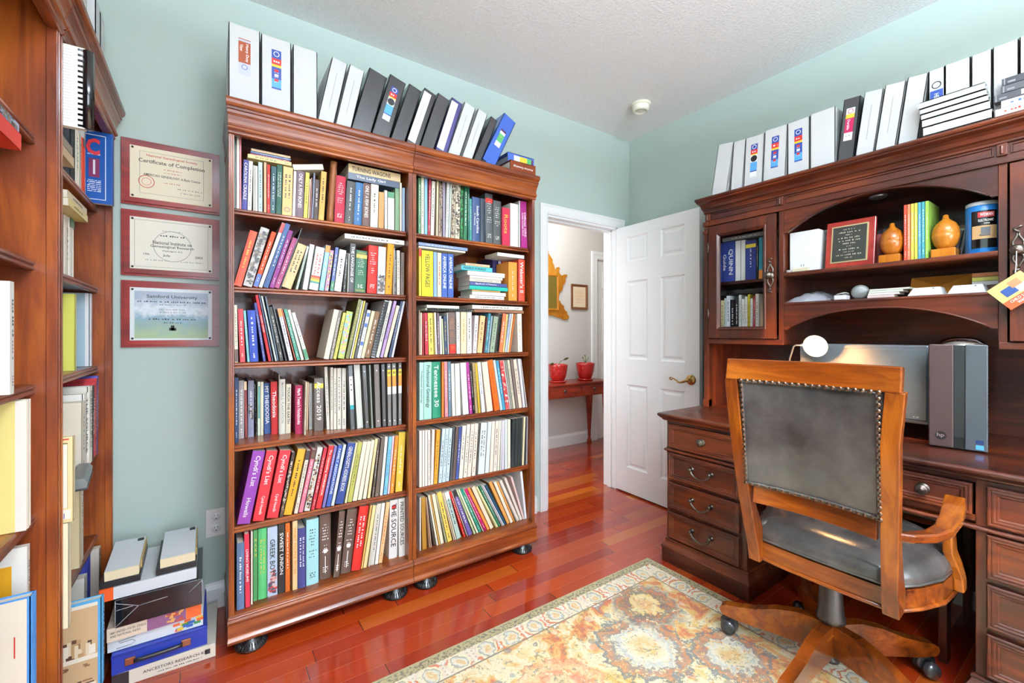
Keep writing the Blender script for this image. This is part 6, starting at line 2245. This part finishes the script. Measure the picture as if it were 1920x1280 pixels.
MB().lathe([(0, -.022), (.024, -.02), (.033, -.006), (.034, 0), (.031, .010), (.018, .016), (0, .018)], M=Ms).build('speaker_shell', pmat('mesh_grey', '9a9c9a', .5, metal=.3), r)
G2 = 'papers stacked on the lower open hutch shelf'
for i, (a, b, zz, tt, c_, lb) in enumerate((
        (1.655, 1.745, .0005, .012, 'e4ccc8', 'pink edged paper bundle, lowest of the stack on the lower open shelf'),
        (1.655, 1.760, .013, .010, 'e8dcd8', 'cream paper bundle in the middle of the stack on the lower open shelf'),
        (1.655, 1.770, .0235, .010, 'd8e0d0', 'greenish paper bundle above the cream one on the lower open shelf'),
        (1.655, 1.790, .034, .008, 'e8e6d8', 'ivory envelopes topping the paper stack on the lower open shelf'))):
    o = flat(a, b, zs + zz, tt, -.375 + .01 * i, 0, c_, 'k', '-', lb, rz=-PI / 2, d=.2, group=G2)
    o['category'] = 'papers'
M = Matrix.Translation((-.20, -1.855, zs + .047)) @ Matrix.Rotation(math.radians(-64), 4, 'Y')
o = MB().box((-.05, -.095, 0), (.05, .095, .003), M=M).add([(.05, -.095, .0032), (.05, .095, .0032), (.0, 0, .0034)], [(0, 1, 2)], 1, False, M).build('manila_envelope', [solid('d88c30', .6), solid('b87020', .6)])
tag(o, 'orange manila envelope with string clasp leaning at the back of the shelf', 'envelope')
o = MB().box((-.298, -1.86, zs + .0005), (-.22, -1.70 - .095, zs + .012)).build('brown_envelope', solid('c87c2c', .6))
tag(o, 'orange brown envelope lying behind the left white card box', 'envelope')
for y0_, y1_, lb in ((-1.900, -1.795, 'white index card box, left one of two on the lower open shelf'), (-2.018, -1.914, 'white index card box, right one of two on the lower open shelf')):
    r = thing('card_box', (-.36, (y0_ + y1_) / 2, zs), lb, 'box', 'white card boxes on the lower open shelf')
    M = Matrix.Identity(4)
    MB().add([(-.395, y0_, zs + .0005), (-.395, y1_, zs + .0005), (-.30, y1_, zs + .0005), (-.30, y0_, zs + .0005), (-.365, y0_ + .012, zs + .034), (-.365, y1_ - .012, zs + .034), (-.30, y1_ - .012, zs + .034), (-.30, y0_ + .012, zs + .034)],
             [(0, 3, 2, 1), (4, 5, 6, 7), (0, 1, 5, 4), (1, 2, 6, 5), (2, 3, 7, 6), (3, 0, 4, 7)]).build('box_body', solid('eaecec', .4), r, bevel=.001)
    MB().lathe([(0, 0), (.003, 0), (.003, .0015), (0, .0015)], (-.372, y0_ + .03, zs + .028), seg=8).build('hole', black_m, r)
for i, (c_, nm) in enumerate((('c8a848', 'mustard'), ('68483c', 'brown'), ('e8e8e8', 'white'), ('dcd86c', 'lime edged'), ('c87848', 'terracotta'))):
    o = flat(1.966, 2.046, zs + .0005 + .0165 * i, .016, -.29, 0, c_, 'p', '-', '%s paperback in the short flat pile, right end of the lower open shelf' % nm, rz=-PI / 2, d=.2)
    o['group'] = 'short flat pile in the hutch'
# warning tag hanging from the right door pull
r = thing('safety_tag', (-.455, -2.098, 1.30), 'orange and yellow child safety warning tag hanging from the right hutch door pull', 'tag')
M = Matrix.Translation((-.458, -2.098, 1.368)) @ Matrix.Rotation(math.radians(-40), 4, 'X')
X0 = -.0006
MB().box((-.0008, -.052, -.046), (.0008, .052, .046), M=M).build('card', solid('ecca80', .35), r)
mb = MB()
mb.box((-.0014, -.052, -.046), (-.0009, .052, -.016), mi=0, M=M)
mb.box((-.0016, -.015, -.006), (-.0010, .030, .022), mi=1, M=M).box((-.0017, -.045, -.012), (-.0011, -.006, .012), mi=2, M=M).box((-.0018, -.03, .010), (-.0012, .0, .034), mi=3, M=M)
mb.build('printed_panel', [solid('e06038', .35), solid('34508c', .35), solid('e8e0e0', .35), solid('d89068', .35)], r)
mb = MB()
R3_ = M.to_3x3()
put_text(mb, 'CHILD SAFETY', M @ Vector((-.0016, 0, -.024)), R3_ @ Vector((0, -1, 0)), R3_ @ Vector((0, 0, 1)), .07, .009, .0006)
put_text(mb, 'WARNING', M @ Vector((-.0016, 0, -.036)), R3_ @ Vector((0, -1, 0)), R3_ @ Vector((0, 0, 1)), .045, .009, .0006)
mb.build('lettering', LET['w'], r)
MB().tube([(-.4585, -2.100, 1.505), (-.4605, -2.100, 1.47), (-.4590, -2.098, 1.435), (-.458, -2.097, 1.428)], .0013, 6).build('string', white_m, r)

# flat binders and video tapes in front on the hutch top
GF = 'white binders lying flat on the hutch top'
nmz = ('lowest', 'second from bottom', 'middle', 'second from top', 'topmost')
for i, (zz, tt, a) in enumerate(((1.9855, .034, 0), (2.0200, .030, 0), (2.0505, .022, 0), (2.0730, .022, 0), (2.0955, .026, 0))):
    o = flat(1.862 - .003 * i, 2.044 - .004 * i, zz, tt, -.480, 0, 'd4d6d6', 'b', '-', 'white binder lying flat on the hutch top, %s of the stack' % nmz[i], rz=-PI / 2, d=.034, group=GF)
o = bpy.data.objects[o.name]
mb = MB()
GT = 'video tapes stacked on the hutch top'
for i, (a, zz, tt, c_, lb, cc) in enumerate((
        (2.052, 1.9855, .025, 'e8d0c8', 'pinkish boxed video tape, lowest of the tapes on the hutch top', 'k'),
        (2.066, 2.0110, .025, 'dcdce8', 'lilac white boxed video tape with round logo on the hutch top', 'k'),
        (2.048, 2.0365, .025, '3c3c40', 'black video tape with white label, lowest of three bare tapes', 't'),
        (2.066, 2.0620, .025, '48484c', 'black video tape with white label, middle of three bare tapes', 't'),
        (2.068, 2.0875, .025, '2e2e32', 'black video tape with white label, topmost of three bare tapes', 't'))):
    r = thing('video_tape', (-.43, -a - .09, zz), lb, 'video tape', GT)
    MB().box((-.478, -a - .188, zz), (-.4415, -a, zz + tt)).build('cassette', solid(c_, .35), r, bevel=.0015)
    if cc == 't':
        MB().box((-.4788, -a - .16, zz + .004), (-.478, -a - .045 - .01 * i, zz + tt - .004)).build('label', solid('e4e4dc'), r)
        MB().box((-.4786, -a - .008, zz + .001), (-.478, -a - .005, zz + tt - .001)).box((-.4786, -a - .032, zz + .006), (-.478, -a - .014, zz + .012)).build('reel_window', solid('8a8c90', .3), r)
    else:
        mb = MB()
        dashes(mb, R9, (-.4785, -a - .05, zz + .013), (0, -1, 0), (0, 0, 1), .06, .009)
        mb.build('lettering', LET['b' if i == 1 else 'r'], r)

# ---------------------------------------------------------------- on the desk
pc = thing('computer_tower', (-.32, -1.965, .7925), 'black and brown brushed desktop computer tower standing on the desk', 'computer')
M = Matrix.Translation((-.525, -1.965, .7925)) @ Matrix.Rotation(math.radians(8), 4, 'Z')
brown_al = pmat('brown_brushed_plastic', '4c3a38', .35, metal=.35)
grey_al = pmat('grey_brushed_plastic', '4c5054', .35, metal=.35)
MB().box((.012, -.074, .004), (.38, .074, .372), M=M).build('case', pmat('case_black', '26282b', .4), pc, bevel=.003)
MB().box((0, .010, .004), (.02, .076, .384), M=M).build('front_panel', brown_al, pc, bevel=.003)
MB().box((.003, -.019, .004), (.02, .010, .382), M=M).build('drive_strip', blk_gloss, pc, bevel=.001)
MB().box((0, -.076, .004), (.02, -.019, .384), M=M).build('front_panel', grey_al, pc, bevel=.003)
mb = MB()
for i in range(26):
    for yy in (-.0775, .0745):
        mb.box((.005, yy, .016 + i * .0137), (.018, yy + .003, .021 + i * .0137), M=M)
mb.build('side_slots', solid('0c0c0e', .3), pc)
mb = MB()
for i in range(34):
    mb.box((.10, -.0755, .075 + i * .0075), (.185, -.0738, .0785 + i * .0075), M=M)
mb.build('vent_louvres', solid('0f0f11', .4), pc)
mb = MB()
nY = M.to_3x3() @ Vector((0, -1, 0))
mb.lathe([(0, -.0004), (.0155, -.0004)], (0, .044, .045), axis='X', M=M, smooth=False, seg=28)
mb.build('logo_disc', solid('150f10', .3), pc)
mb = MB()
put_text(mb, 'hp', M @ Vector((-.0008, .044, .046)), nY, (0, 0, 1), .020, .018, .0006, 0, .015)
mb.build('logo_letters', solid('8a7674', .3), pc)
MB().box((-.001, -.066, .010), (.0, -.046, .026), M=M).build('blue_sticker', solid('58a8e0', .3), pc)
MB().box((-.001, -.066, .030), (.0, -.046, .044), M=M).build('dark_sticker', solid('1c2c58', .3), pc)
r = thing('oval_dish', (-.45, -1.975, 1.165), 'shiny oval metal dish lying upside down on the computer tower', 'dish')
MB().lathe([(0, .040), (.03, .038), (.055, .028), (.072, .010), (.075, .001), (.066, .0)], (0, 0, 0), M=M @ Matrix.Translation((.10, -.005, .3735)) @ Matrix.Scale(1.0, 4), seg=32).build('dish_shell', pmat('polished_steel', '9c9690', .15, metal=1), r)
mo = thing('computer_monitor', (-.44, -1.70, .7925), 'black flat monitor with textured panel standing on the desk beside the tower', 'monitor')
mt_ = pmat('pebbled_black', '5a6062', .42)  # black panel's colour raised to grey to carry the glare on it
t = NT(mt_)
t.bump(t.noise(t.coord(), 260, 2), .5, .003)
MB().box((-.45, -1.872, .856), (-.415, -1.415, 1.170)).build('monitor_shell', pmat('monitor_edge', '5c6064', .3), mo, bevel=.006)
MB().box((-.4535, -1.866, .872), (-.45, -1.421, 1.152)).build('screen_panel', mt_, mo, bevel=.004)
MB().box((-.452, -1.868, .858), (-.449, -1.42, .868)).build('lower_bezel', silver_m, mo)
MB().box((-.43, -1.68, .80), (-.41, -1.60, .90)).build('neck', black_m, mo)
MB().lathe([(0, 0), (.10, 0), (.10, .006), (.04, .014), (0, .014)], (-.40, -1.64, .7927)).build('monitor_foot', blk_gloss, mo)
mb = MB()
dashes(mb, R9, (-.4542, -1.835, .884), (0, -1, 0), (0, 0, 1), .02, .004)
mb.build('small_print', LET['w'], mo)

lp = thing('desk_lamp', (-.50, -1.40, .7925), 'lit round desk lamp on a thin bent stem behind the chair', 'lamp')
MB().lathe([(0, 0), (.06, 0), (.062, .006), (.05, .014), (.01, .018), (0, .018)], (-.47, -1.40, .7925)).build('lamp_foot', silver_m, lp)
MB().tube([(-.47, -1.40, .80), (-.50, -1.397, .92), (-.535, -1.402, 1.04), (-.545, -1.412, 1.10), (-.545, -1.428, 1.156), (-.543, -1.436, 1.163), (-.535, -1.49, 1.163)], .0035, 8).build('stem', silver_m, lp)
Ml = Matrix.Translation((-.525, -1.512, 1.162)) @ Matrix.Rotation(math.radians(-101), 4, 'Y') @ Matrix.Rotation(math.radians(0), 4, 'X')
MB().lathe([(.0, -.030), (.02, -.030), (.040, -.016), (.048, .006), (.050, .010), (.047, .010)], M=Ml, seg=32).build('lamp_shade', pmat('shade_enamel', 'd8d4cc', .3), lp)
bulb = pmat('lit_diffuser', 'fff0d0', .5, emit='ffc884', es=30)
MB().lathe([(.0, .012), (.03, .0115), (.047, .008)], M=Ml, seg=32).build('lit_diffuser', bulb, lp)
lamp('desk_lamp_light', 'SPOT', (-.548, -1.5165, 1.158), 55, (1.0, .48, .16), .04, (0, math.radians(62), PI + .1), spot=math.radians(150))

# ---------------------------------------------------------------- chair
ch = thing('desk_chair', (-.936, -1.712, 0), 'walnut swivel desk chair with black leather nailhead back, facing the desk', 'chair')
CX, CZ = w_chair['X'], w_chair['Z']
CY = w_chair['Y']
YC = -1.750
# back frame: two stiles, crest rail, lower rail
def board(mb, pts, halfw, th, wdir, tdir, mi=0):
    """rectangular bar along pts; halfw/th per point"""
    n = len(pts)
    v = []
    for i, p in enumerate(pts):
        p = Vector(p)
        w_ = Vector(wdir[i] if isinstance(wdir, list) else wdir).normalized() * (halfw[i] if isinstance(halfw, (list, tuple)) else halfw)
        q = Vector(tdir[i] if isinstance(tdir, list) else tdir).normalized() * (th[i] if isinstance(th, (list, tuple)) else th)
        v += [p - w_ - q, p + w_ - q, p + w_ + q, p - w_ + q]
    f = [(4 * i + j, 4 * i + (j + 1) % 4, 4 * (i + 1) + (j + 1) % 4, 4 * (i + 1) + j) for i in range(n - 1) for j in range(4)]
    f += [(0, 3, 2, 1), tuple(4 * (n - 1) + j for j in range(4))]
    mb.add(v, f, mi)
for sg, nm in ((1, 'left'), (-1, 'right')):
    yt, ym, yb = YC + sg * .2215, YC + sg * .212, YC + sg * .190
    yt -= .006
    zs_ = [.41, .47, .53, .60, .68, .80, .92, 1.062]
    xs_ = [-1.142, -1.150, -1.172, -1.196, -1.214, -1.234, -1.252, -1.270]
    ys_ = [yb, yb, yb + sg * .004, yb + sg * .008, yb + sg * .012, ym - sg * .004, ym, yt]
    ms = MB()
    board(ms, list(zip(xs_, ys_, zs_)), [.020, .020, .020, .0205, .021, .0215, .0215, .0215], [.030, .034, .026, .018, .015, .014, .014, .014], (0, 1, 0), (1, 0, .15))
    ms.build('back_stile', CZ, ch, bevel=.003)
n = 14
pts, tdv = [], []
for i in range(n + 1):
    u = i / n
    y = -1.520 - .472 * u
    pts.append((-1.273 + .030 * (1 - (2 * u - 1) ** 2), y, 1.094))
ms = MB()
board(ms, pts, .036, .013, (.15, 0, 1), (1, 0, -.1))
ms.build('crest_rail', CY, ch, bevel=.004)
pts = []
for i in range(n + 1):
    u = i / n
    pts.append((-1.207 + .022 * (1 - (2 * u - 1) ** 2), YC + .172 - .344 * u, .660))
ms = MB()
board(ms, pts, .030, .011, (.14, 0, 1), (1, 0, -.1))
ms.build('lower_rail', CY, ch, bevel=.003)
# leather panel, slightly dished, both faces
def back_pt(u, v, d=0.0):
    """u 0..1 left to right, v 0..1 bottom to top"""
    yl = -1.553 + (-1.560 + 1.553) * v
    yr = -1.940 + (-1.950 + 1.940) * v
    z = .688 + (1.066 - .688) * v
    x = -1.214 - .052 * v + .024 * (1 - (2 * u - 1) ** 2)
    return Vector((x - d, yl + (yr - yl) * u, z))
mb = MB()
NU, NV = 16, 14
for face, sgn in ((.012, 1), (-.020, -1)):
    vs = []
    for j in range(NV + 1):
        for i in range(NU + 1):
            u, v = i / NU, j / NV
            puff = .004 * min(1, min(u, 1 - u) * 9) * min(1, min(v, 1 - v) * 9) * sgn
            vs.append(back_pt(u, v, face + puff))
    mb.add(vs, [(j * (NU + 1) + i, j * (NU + 1) + i + 1, (j + 1) * (NU + 1) + i + 1, (j + 1) * (NU + 1) + i) for j in range(NV) for i in range(NU)], 0, True)
rim = [(i / NU, 0) for i in range(NU)] + [(1, j / NV) for j in range(NV)] + [(1 - i / NU, 1) for i in range(NU)] + [(0, 1 - j / NV) for j in range(NV)]
vs = [back_pt(u, v, .012) for u, v in rim] + [back_pt(u, v, -.020) for u, v in rim]
k = len(rim)
mb.add(vs, [(i, (i + 1) % k, k + (i + 1) % k, k + i) for i in range(k)], 0, True)
bp = mb.build('back_pad', leather_m, ch)
MB().tube([back_pt(u * .94 + .03, v * .94 + .03, .0165) for u, v in rim] + [back_pt(.03, .03, .0165)], .0042, 6).build('welt', leather_m, bp)
nl = MB().lathe([(.0074, 0), (.0066, .0032), (.0042, .0056), (0, .0064)], seg=12)
proto = None
edge = [(.018 + .964 * i / 20, .022) for i in range(21)] + [(.018 + .964 * i / 20, .978) for i in range(21)] + [(.020, .022 + .956 * j / 21) for j in range(1, 21)] + [(.980, .022 + .956 * j / 21) for j in range(1, 21)]
for (u, v) in edge:
    if proto is None:
        nl_o = nl.build('nailhead', nail_m, bp)
        proto = nl_o
        q = nl_o
    else:
        q = proto.copy()
        COL.objects.link(q)
    p = back_pt(u, v, .0155)
    q.location = p
    q.rotation_euler = (0, math.radians(-98), 0)
# seat outline
def seat_outline(grow=0.0, n=40):
    P = []
    xb, hw = -1.150, .190
    cxx = -.862
    for i in range(n + 1):
        a = -PI / 2 + PI * i / n
        P.append((cxx + (.235 + grow) * math.cos(a), YC + (.268 + grow) * math.sin(a)))
    def side(s):
        return [(-.98, YC + s * (.262 + grow)), (-1.07, YC + s * (.232 + grow)), (xb - grow * .5, YC + s * (hw + grow * .6))]
    P += side(1)
    P += [(xb - .006 - grow, YC + .1), (xb - .008 - grow, YC), (xb - .006 - grow, YC - .1)]
    P += side(-1)[::-1]
    return P
so = seat_outline()
mb = MB()
for (o0, o1, za, zb) in ((seat_outline(.0), seat_outline(-.022), .415, .474),):
    k = len(o0)
    mb.add([(x, y, za) for x, y in o0] + [(x, y, zb) for x, y in o0] + [(x, y, zb) for x, y in o1] + [(x, y, za) for x, y in o1],
           [(i + a * k, (i + 1) % k + a * k, (i + 1) % k + ((a + 1) % 4) * k, i + ((a + 1) % 4) * k) for a in range(4) for i in range(k)])
sr = mb.build('seat_rail', CY, ch)
MB().tube([(x, y, .4165) for x, y in seat_outline(.002)] + [(seat_outline(.002)[0][0], seat_outline(.002)[0][1], .4165)], .0065, 8).build('rail_bead', CY, sr)
mb = MB()
rings = [(-.012, .4745), (-.003, .482), (.0, .492), (-.004, .512), (-.020, .530), (-.055, .545), (-.11, .553), (-.19, .556)]
k = len(so)
vs = []
for g, z in rings:
    if g > -.1:
        ol = seat_outline(g)
    else:
        sca = {-.11: .62, -.19: .25}[g]
        ol = [(-.90 + (x + .90) * sca, YC + (y - YC) * sca) for x, y in seat_outline(0)]
    vs += [(x, y, z) for x, y in ol]
f = [(j * k + i, j * k + (i + 1) % k, (j + 1) * k + (i + 1) % k, (j + 1) * k + i) for j in range(len(rings) - 1) for i in range(k)]
f.append([(len(rings) - 1) * k + i for i in range(k)])
mb.add(vs, f, 0, True)
sc_ = mb.build('seat_cushion', leather_m, ch)
MB().tube([(x, y, .4835) for x, y in seat_outline(-.002)] + [(seat_outline(-.002)[0][0], seat_outline(-.002)[0][1], .4835)], .0045, 8).build('cushion_piping', leather_m, sc_)
MB().box((-1.12, YC - .17, .45), (-.66, YC + .17, .4735)).build('seat_board', CY, ch)
# arms and arm posts
for sg in (1, -1):
    ap = [(-1.205, .205, .655), (-1.17, .232, .650), (-1.11, .262, .648), (-1.04, .276, .652), (-.96, .276, .664), (-.89, .270, .680), (-.83, .262, .692)]
    ms = MB()
    pts = [Vector((x, YC + sg * y, z)) for x, y, z in ap]
    wd = []
    for i, p in enumerate(pts):
        d = (pts[min(i + 1, len(pts) - 1)] - pts[max(0, i - 1)]).normalized()
        wd.append(Vector((0, 0, 1)).cross(d))
    board(ms, pts, [.013, .015, .018, .022, .025, .026, .024], .0125, wd, (0, 0, 1))
    ms.build('arm', CX, ch, bevel=.005)
    ms = MB()
    pp = [(-.845, .262, .682), (-.850, .258, .64), (-.862, .254, .59), (-.872, .258, .54), (-.868, .270, .50), (-.858, .277, .46), (-.855, .278, .42)]
    board(ms, [(x, YC + sg * y, z) for x, y, z in pp], [.014, .013, .012, .012, .012, .012, .012], [.020, .023, .026, .029, .027, .022, .020], (0, 1, 0), (1, 0, 0))
    ms.build('arm_post', CZ, ch, bevel=.004)
# swivel mechanism and five-star base
cxx, cyy_ = -.936, -1.712
MB().box((-1.04, -1.80, .398), (-.80, -1.63, .4145)).box((-.99, -1.77, .345), (-.89, -1.67, .40)).build('swivel_plate', gun_m, ch, bevel=.004)
MB().tube([(-.93, -1.67, .372), (-.93, -1.60, .368), (-.93, -1.56, .362)], .007, 8).build('tilt_lever', black_m, ch)
MB().lathe([(0, .40), (.030, .40), (.030, .335), (.033, .33), (.040, .215), (.045, .205), (.045, .192), (.036, .185), (.022, .18), (.020, .06), (.026, .055), (.026, .045), (0, .042)], (cxx, cyy_, 0), seg=28).build('gas_column', gun_m, ch)
for ang in (107.5, 35.5, -36.5, -108.5, 179.5):
    Ma = Matrix.Translation((cxx, cyy_, 0)) @ Matrix.Rotation(math.radians(ang), 4, 'Z')
    prof = [(.022, .075), (.022, .182), (.10, .186), (.17, .170), (.24, .142), (.30, .128), (.345, .120), (.362, .110), (.366, .095), (.355, .078), (.30, .072), (.20, .074)]
    lg = MB().prism(prof, lambda u, v, t_: (u, t_, v), -.018, .018, M=Ma).build('leg', CX, ch, bevel=.004)
    mb = MB()
    Mc = Ma @ Matrix.Translation((.333, 0, 0))
    mb.tube([(0, 0, .05), (0, 0, .078)], .007, 8, M=Mc)
    for yy in (-.021, .021):
        mb.lathe([(0, -.018), (.018, -.017), (.026, -.011), (.029, 0), (.026, .011), (.018, .017), (0, .018)], (0, yy, .0375 if math.cos(math.radians(ang)) * .333 + cxx < -.83 else .0295), axis='Y', M=Mc, seg=20)
    mb.lathe([(.010, -.004), (.030, -.004), (.034, 0), (.030, .004), (.010, .004)], (0, 0, .0435), axis='Y', M=Mc, seg=20)
    mb.build('castor', pmat('castor_black', '2c2c2e', .25, coat=.3), lg)

# ---------------------------------------------------------------- hall furniture
ct = thing('console_table', (.1, 1.05, 0), 'narrow reddish console table with drawers standing in the hall', 'table')
MB().box((-.72, .885, .696), (.775, 1.208, .716)).build('table_top', w_table, ct, bevel=.004)
MB().box((-.68, .905, .575), (.745, 1.195, .696)).build('apron', w_table, ct, bevel=.002)
for x0_, x1_ in ((-.62, -.12), (-.07, .30), (.35, .69)):
    d_ = MB().box((x0_, .898, .590), (x1_, .905, .682)).build('drawer', w_table, ct, bevel=.002)
    for xx in ((x0_ + x1_) / 2,):
        mb = MB().lathe([(.016, -.001), (.016, -.004), (.005, -.006), (.005, -.014), (.008, -.017), (0, -.019)], (xx, .898, .645), axis='Y', seg=14)
        mb.tube([(xx + .016 * math.sin(a), .882, .645 - .012 - .014 * (1 - math.cos(a))) for a in [k_ * .52 - 3.1 for k_ in range(13)]], .0022, 5)
        mb.build('drop_pull', bronze_m, d_)
for (x, y) in ((.72, .925), (-.655, .925), (.72, 1.175), (-.655, 1.175)):
    mb = MB()
    pr = [(.58, .030), (.45, .026), (.30, .020), (.12, .013), (.05, .012), (.025, .019), (.006, .020), (0, .017)]
    vs = []
    for z, hw in pr:
        vs += [(x - hw, y - hw, z), (x + hw, y - hw, z), (x + hw, y + hw, z), (x - hw, y + hw, z)]
    mb.add(vs, [(4 * i + j, 4 * i + (j + 1) % 4, 4 * (i + 1) + (j + 1) % 4, 4 * (i + 1) + j) for i in range(len(pr) - 1) for j in range(4)] + [(0, 1, 2, 3), tuple(range(4 * len(pr) - 4, 4 * len(pr)))])
    mb.build('leg', w_table, ct, bevel=.004)
red_gl = pmat('red_glaze', 'b41c18', .12, coat=.6)
t = NT(red_gl)
t.bump(t.m('ABSOLUTE', t.m('SINE', t.m('MULTIPLY', t.noise(t.coord(), 12, 1), 40))), .25, .004)
leafm = pmat('leaf_green', '5c7c3c', .5)
def pot(x, y, label, kind):
    r = thing('potted_plant', (x, y, .716), label, 'plant', 'red pots on the console table')
    MB().lathe([(0, .0), (.072, .0), (.086, .008), (.088, .018), (.080, .020), (0, .018)], (x, y, .7165)).build('saucer', red_gl, r)
    MB().lathe([(0, .020), (.064, .021), (.082, .06), (.094, .12), (.099, .165), (.102, .180), (.098, .184), (.093, .180), (.09, .16), (0, .155)], (x, y, .7165)).build('pot', red_gl, r)
    MB().lathe([(0, .1585), (.088, .1585)], (x, y, .7165)).build('soil', solid('3a2618', .9), r)
    sp_ = ([((0, 0, 0), (.03, 0, .05), (.06, -.01, .065)), ((-.02, 0, 0), (-.05, 0, .01), (-.07, -.01, .02))] if kind == 0 else [((0, 0, 0), (.005, 0, .06), (0, 0, .09)), ((0, 0, .02), (.02, 0, .05), (.03, 0, .06)), ((0, 0, .03), (-.02, 0, .05), (-.03, 0, .07))])
    for pts in sp_:
        P = [Vector(p) + Vector((x, y, .875)) for p in pts]
        MB().tube(P, .003, 6).build('stem', leafm, r)
        tip = P[-1]
        d = (P[-1] - P[-2]).normalized()
        L_ = .075 if kind == 0 else .032
        sd = Vector((0, -.6, .8)) if kind == 0 else Vector((.7, -.5, .5))
        sd = (sd - d * sd.dot(d)).normalized()
        n_ = 6
        vs = [tip + d * L_ * (i / n_) + sd * s_ * L_ * .26 * math.sin(PI * i / n_) + Vector((0, 0, 1)) * -.01 * (i / n_) ** 2 for s_ in (-1, 0, 1) for i in range(n_ + 1)]
        k_ = n_ + 1
        MB().add(vs, [(a * k_ + i, a * k_ + i + 1, (a + 1) * k_ + i + 1, (a + 1) * k_ + i) for a in (0, 1) for i in range(n_)], 0, True).build('leaf', leafm, r)
pot(.153, 1.05, 'glazed red pot with two broad leaves, left one on the hall table', 0)
pot(.537, 1.05, 'glazed red pot with small sprig, right one on the hall table', 1)
mr = thing('leaf_mirror', (.08, 1.215, 1.37), 'rectangular mirror in a carved golden brown leaf frame on the hall wall', 'mirror')
half = [(.08, 2.16), (.124, 2.111), (.187, 2.02), (.232, 1.932), (.243, 1.889), (.3, 1.925), (.308, 1.857), (.333, 1.834), (.413, 1.853), (.391, 1.788), (.354, 1.704), (.3, 1.62), (.292, 1.57), (.349, 1.522), (.391, 1.461), (.442, 1.399), (.433, 1.367), (.374, 1.36), (.251, 1.395), (.187, 1.406), (.139, 1.404), (.11, 1.33), (.08, 1.29)]
hf = []
for (a, b), (c, d) in zip(half[:-1], half[1:]):
    hf.append((a, b))
    if abs(b - d) + abs(a - c) > .06:
        for k_ in (1, 2):
            f_ = k_ / 3
            hf.append((a + (c - a) * f_ + .009 * (1 if k_ == 1 else -1), b + (d - b) * f_ + .004))
hf.append(half[-1])
mb = MB()
for (a, b), (c, d) in zip(hf[:-1], hf[1:]):
    for s_ in (1, -1):
        X = lambda x: .08 + s_ * (x - .08)
        mb.add([(.08, 1.192, 1.645), (X(a), 1.200, b), (X(c), 1.200, d)], [(0, 1, 2)], 0)
        mb.add([(X(a), 1.200, b), (X(c), 1.200, d), (X(c), 1.219, d), (X(a), 1.219, b)], [(0, 1, 2, 3)], 0)
mb.build('carved_leaf_frame', w_leaf, mr)
MB().frame((-.115, 1.46), (.275, 1.83), .018, .018, lambda u, v, d: (u, 1.194 - d, v)).build('inner_frame', w_leaf, mr)
MB().box((-.10, 1.188, 1.475), (.26, 1.193, 1.815)).build('mirror_pane', mirror_m, mr)
fr_ = thing('framed_print', (.605, 1.215, 1.48), 'small framed cream print with text hanging in the hall', 'picture')
MB().frame((.485, 1.480), (.725, 1.757), .030, .018, lambda u, v, d: (u, 1.219 - d, v)).build('frame', pmat('walnut_frame', '7a4a26', .4), fr_)
MB().box((.51, 1.212, 1.505), (.70, 1.216, 1.732)).build('print_sheet', solid('ecd8b8'), fr_)
mb = MB()
for i in range(9):
    dashes(mb, R9, (.605, 1.2115, 1.70 - i * .018), (1, 0, 0), (0, 0, 1), (.05, .12, .13, .08, .14, .1, .13, .05, .1)[i], .008)
mb.build('printed_text', LET['o'], fr_)
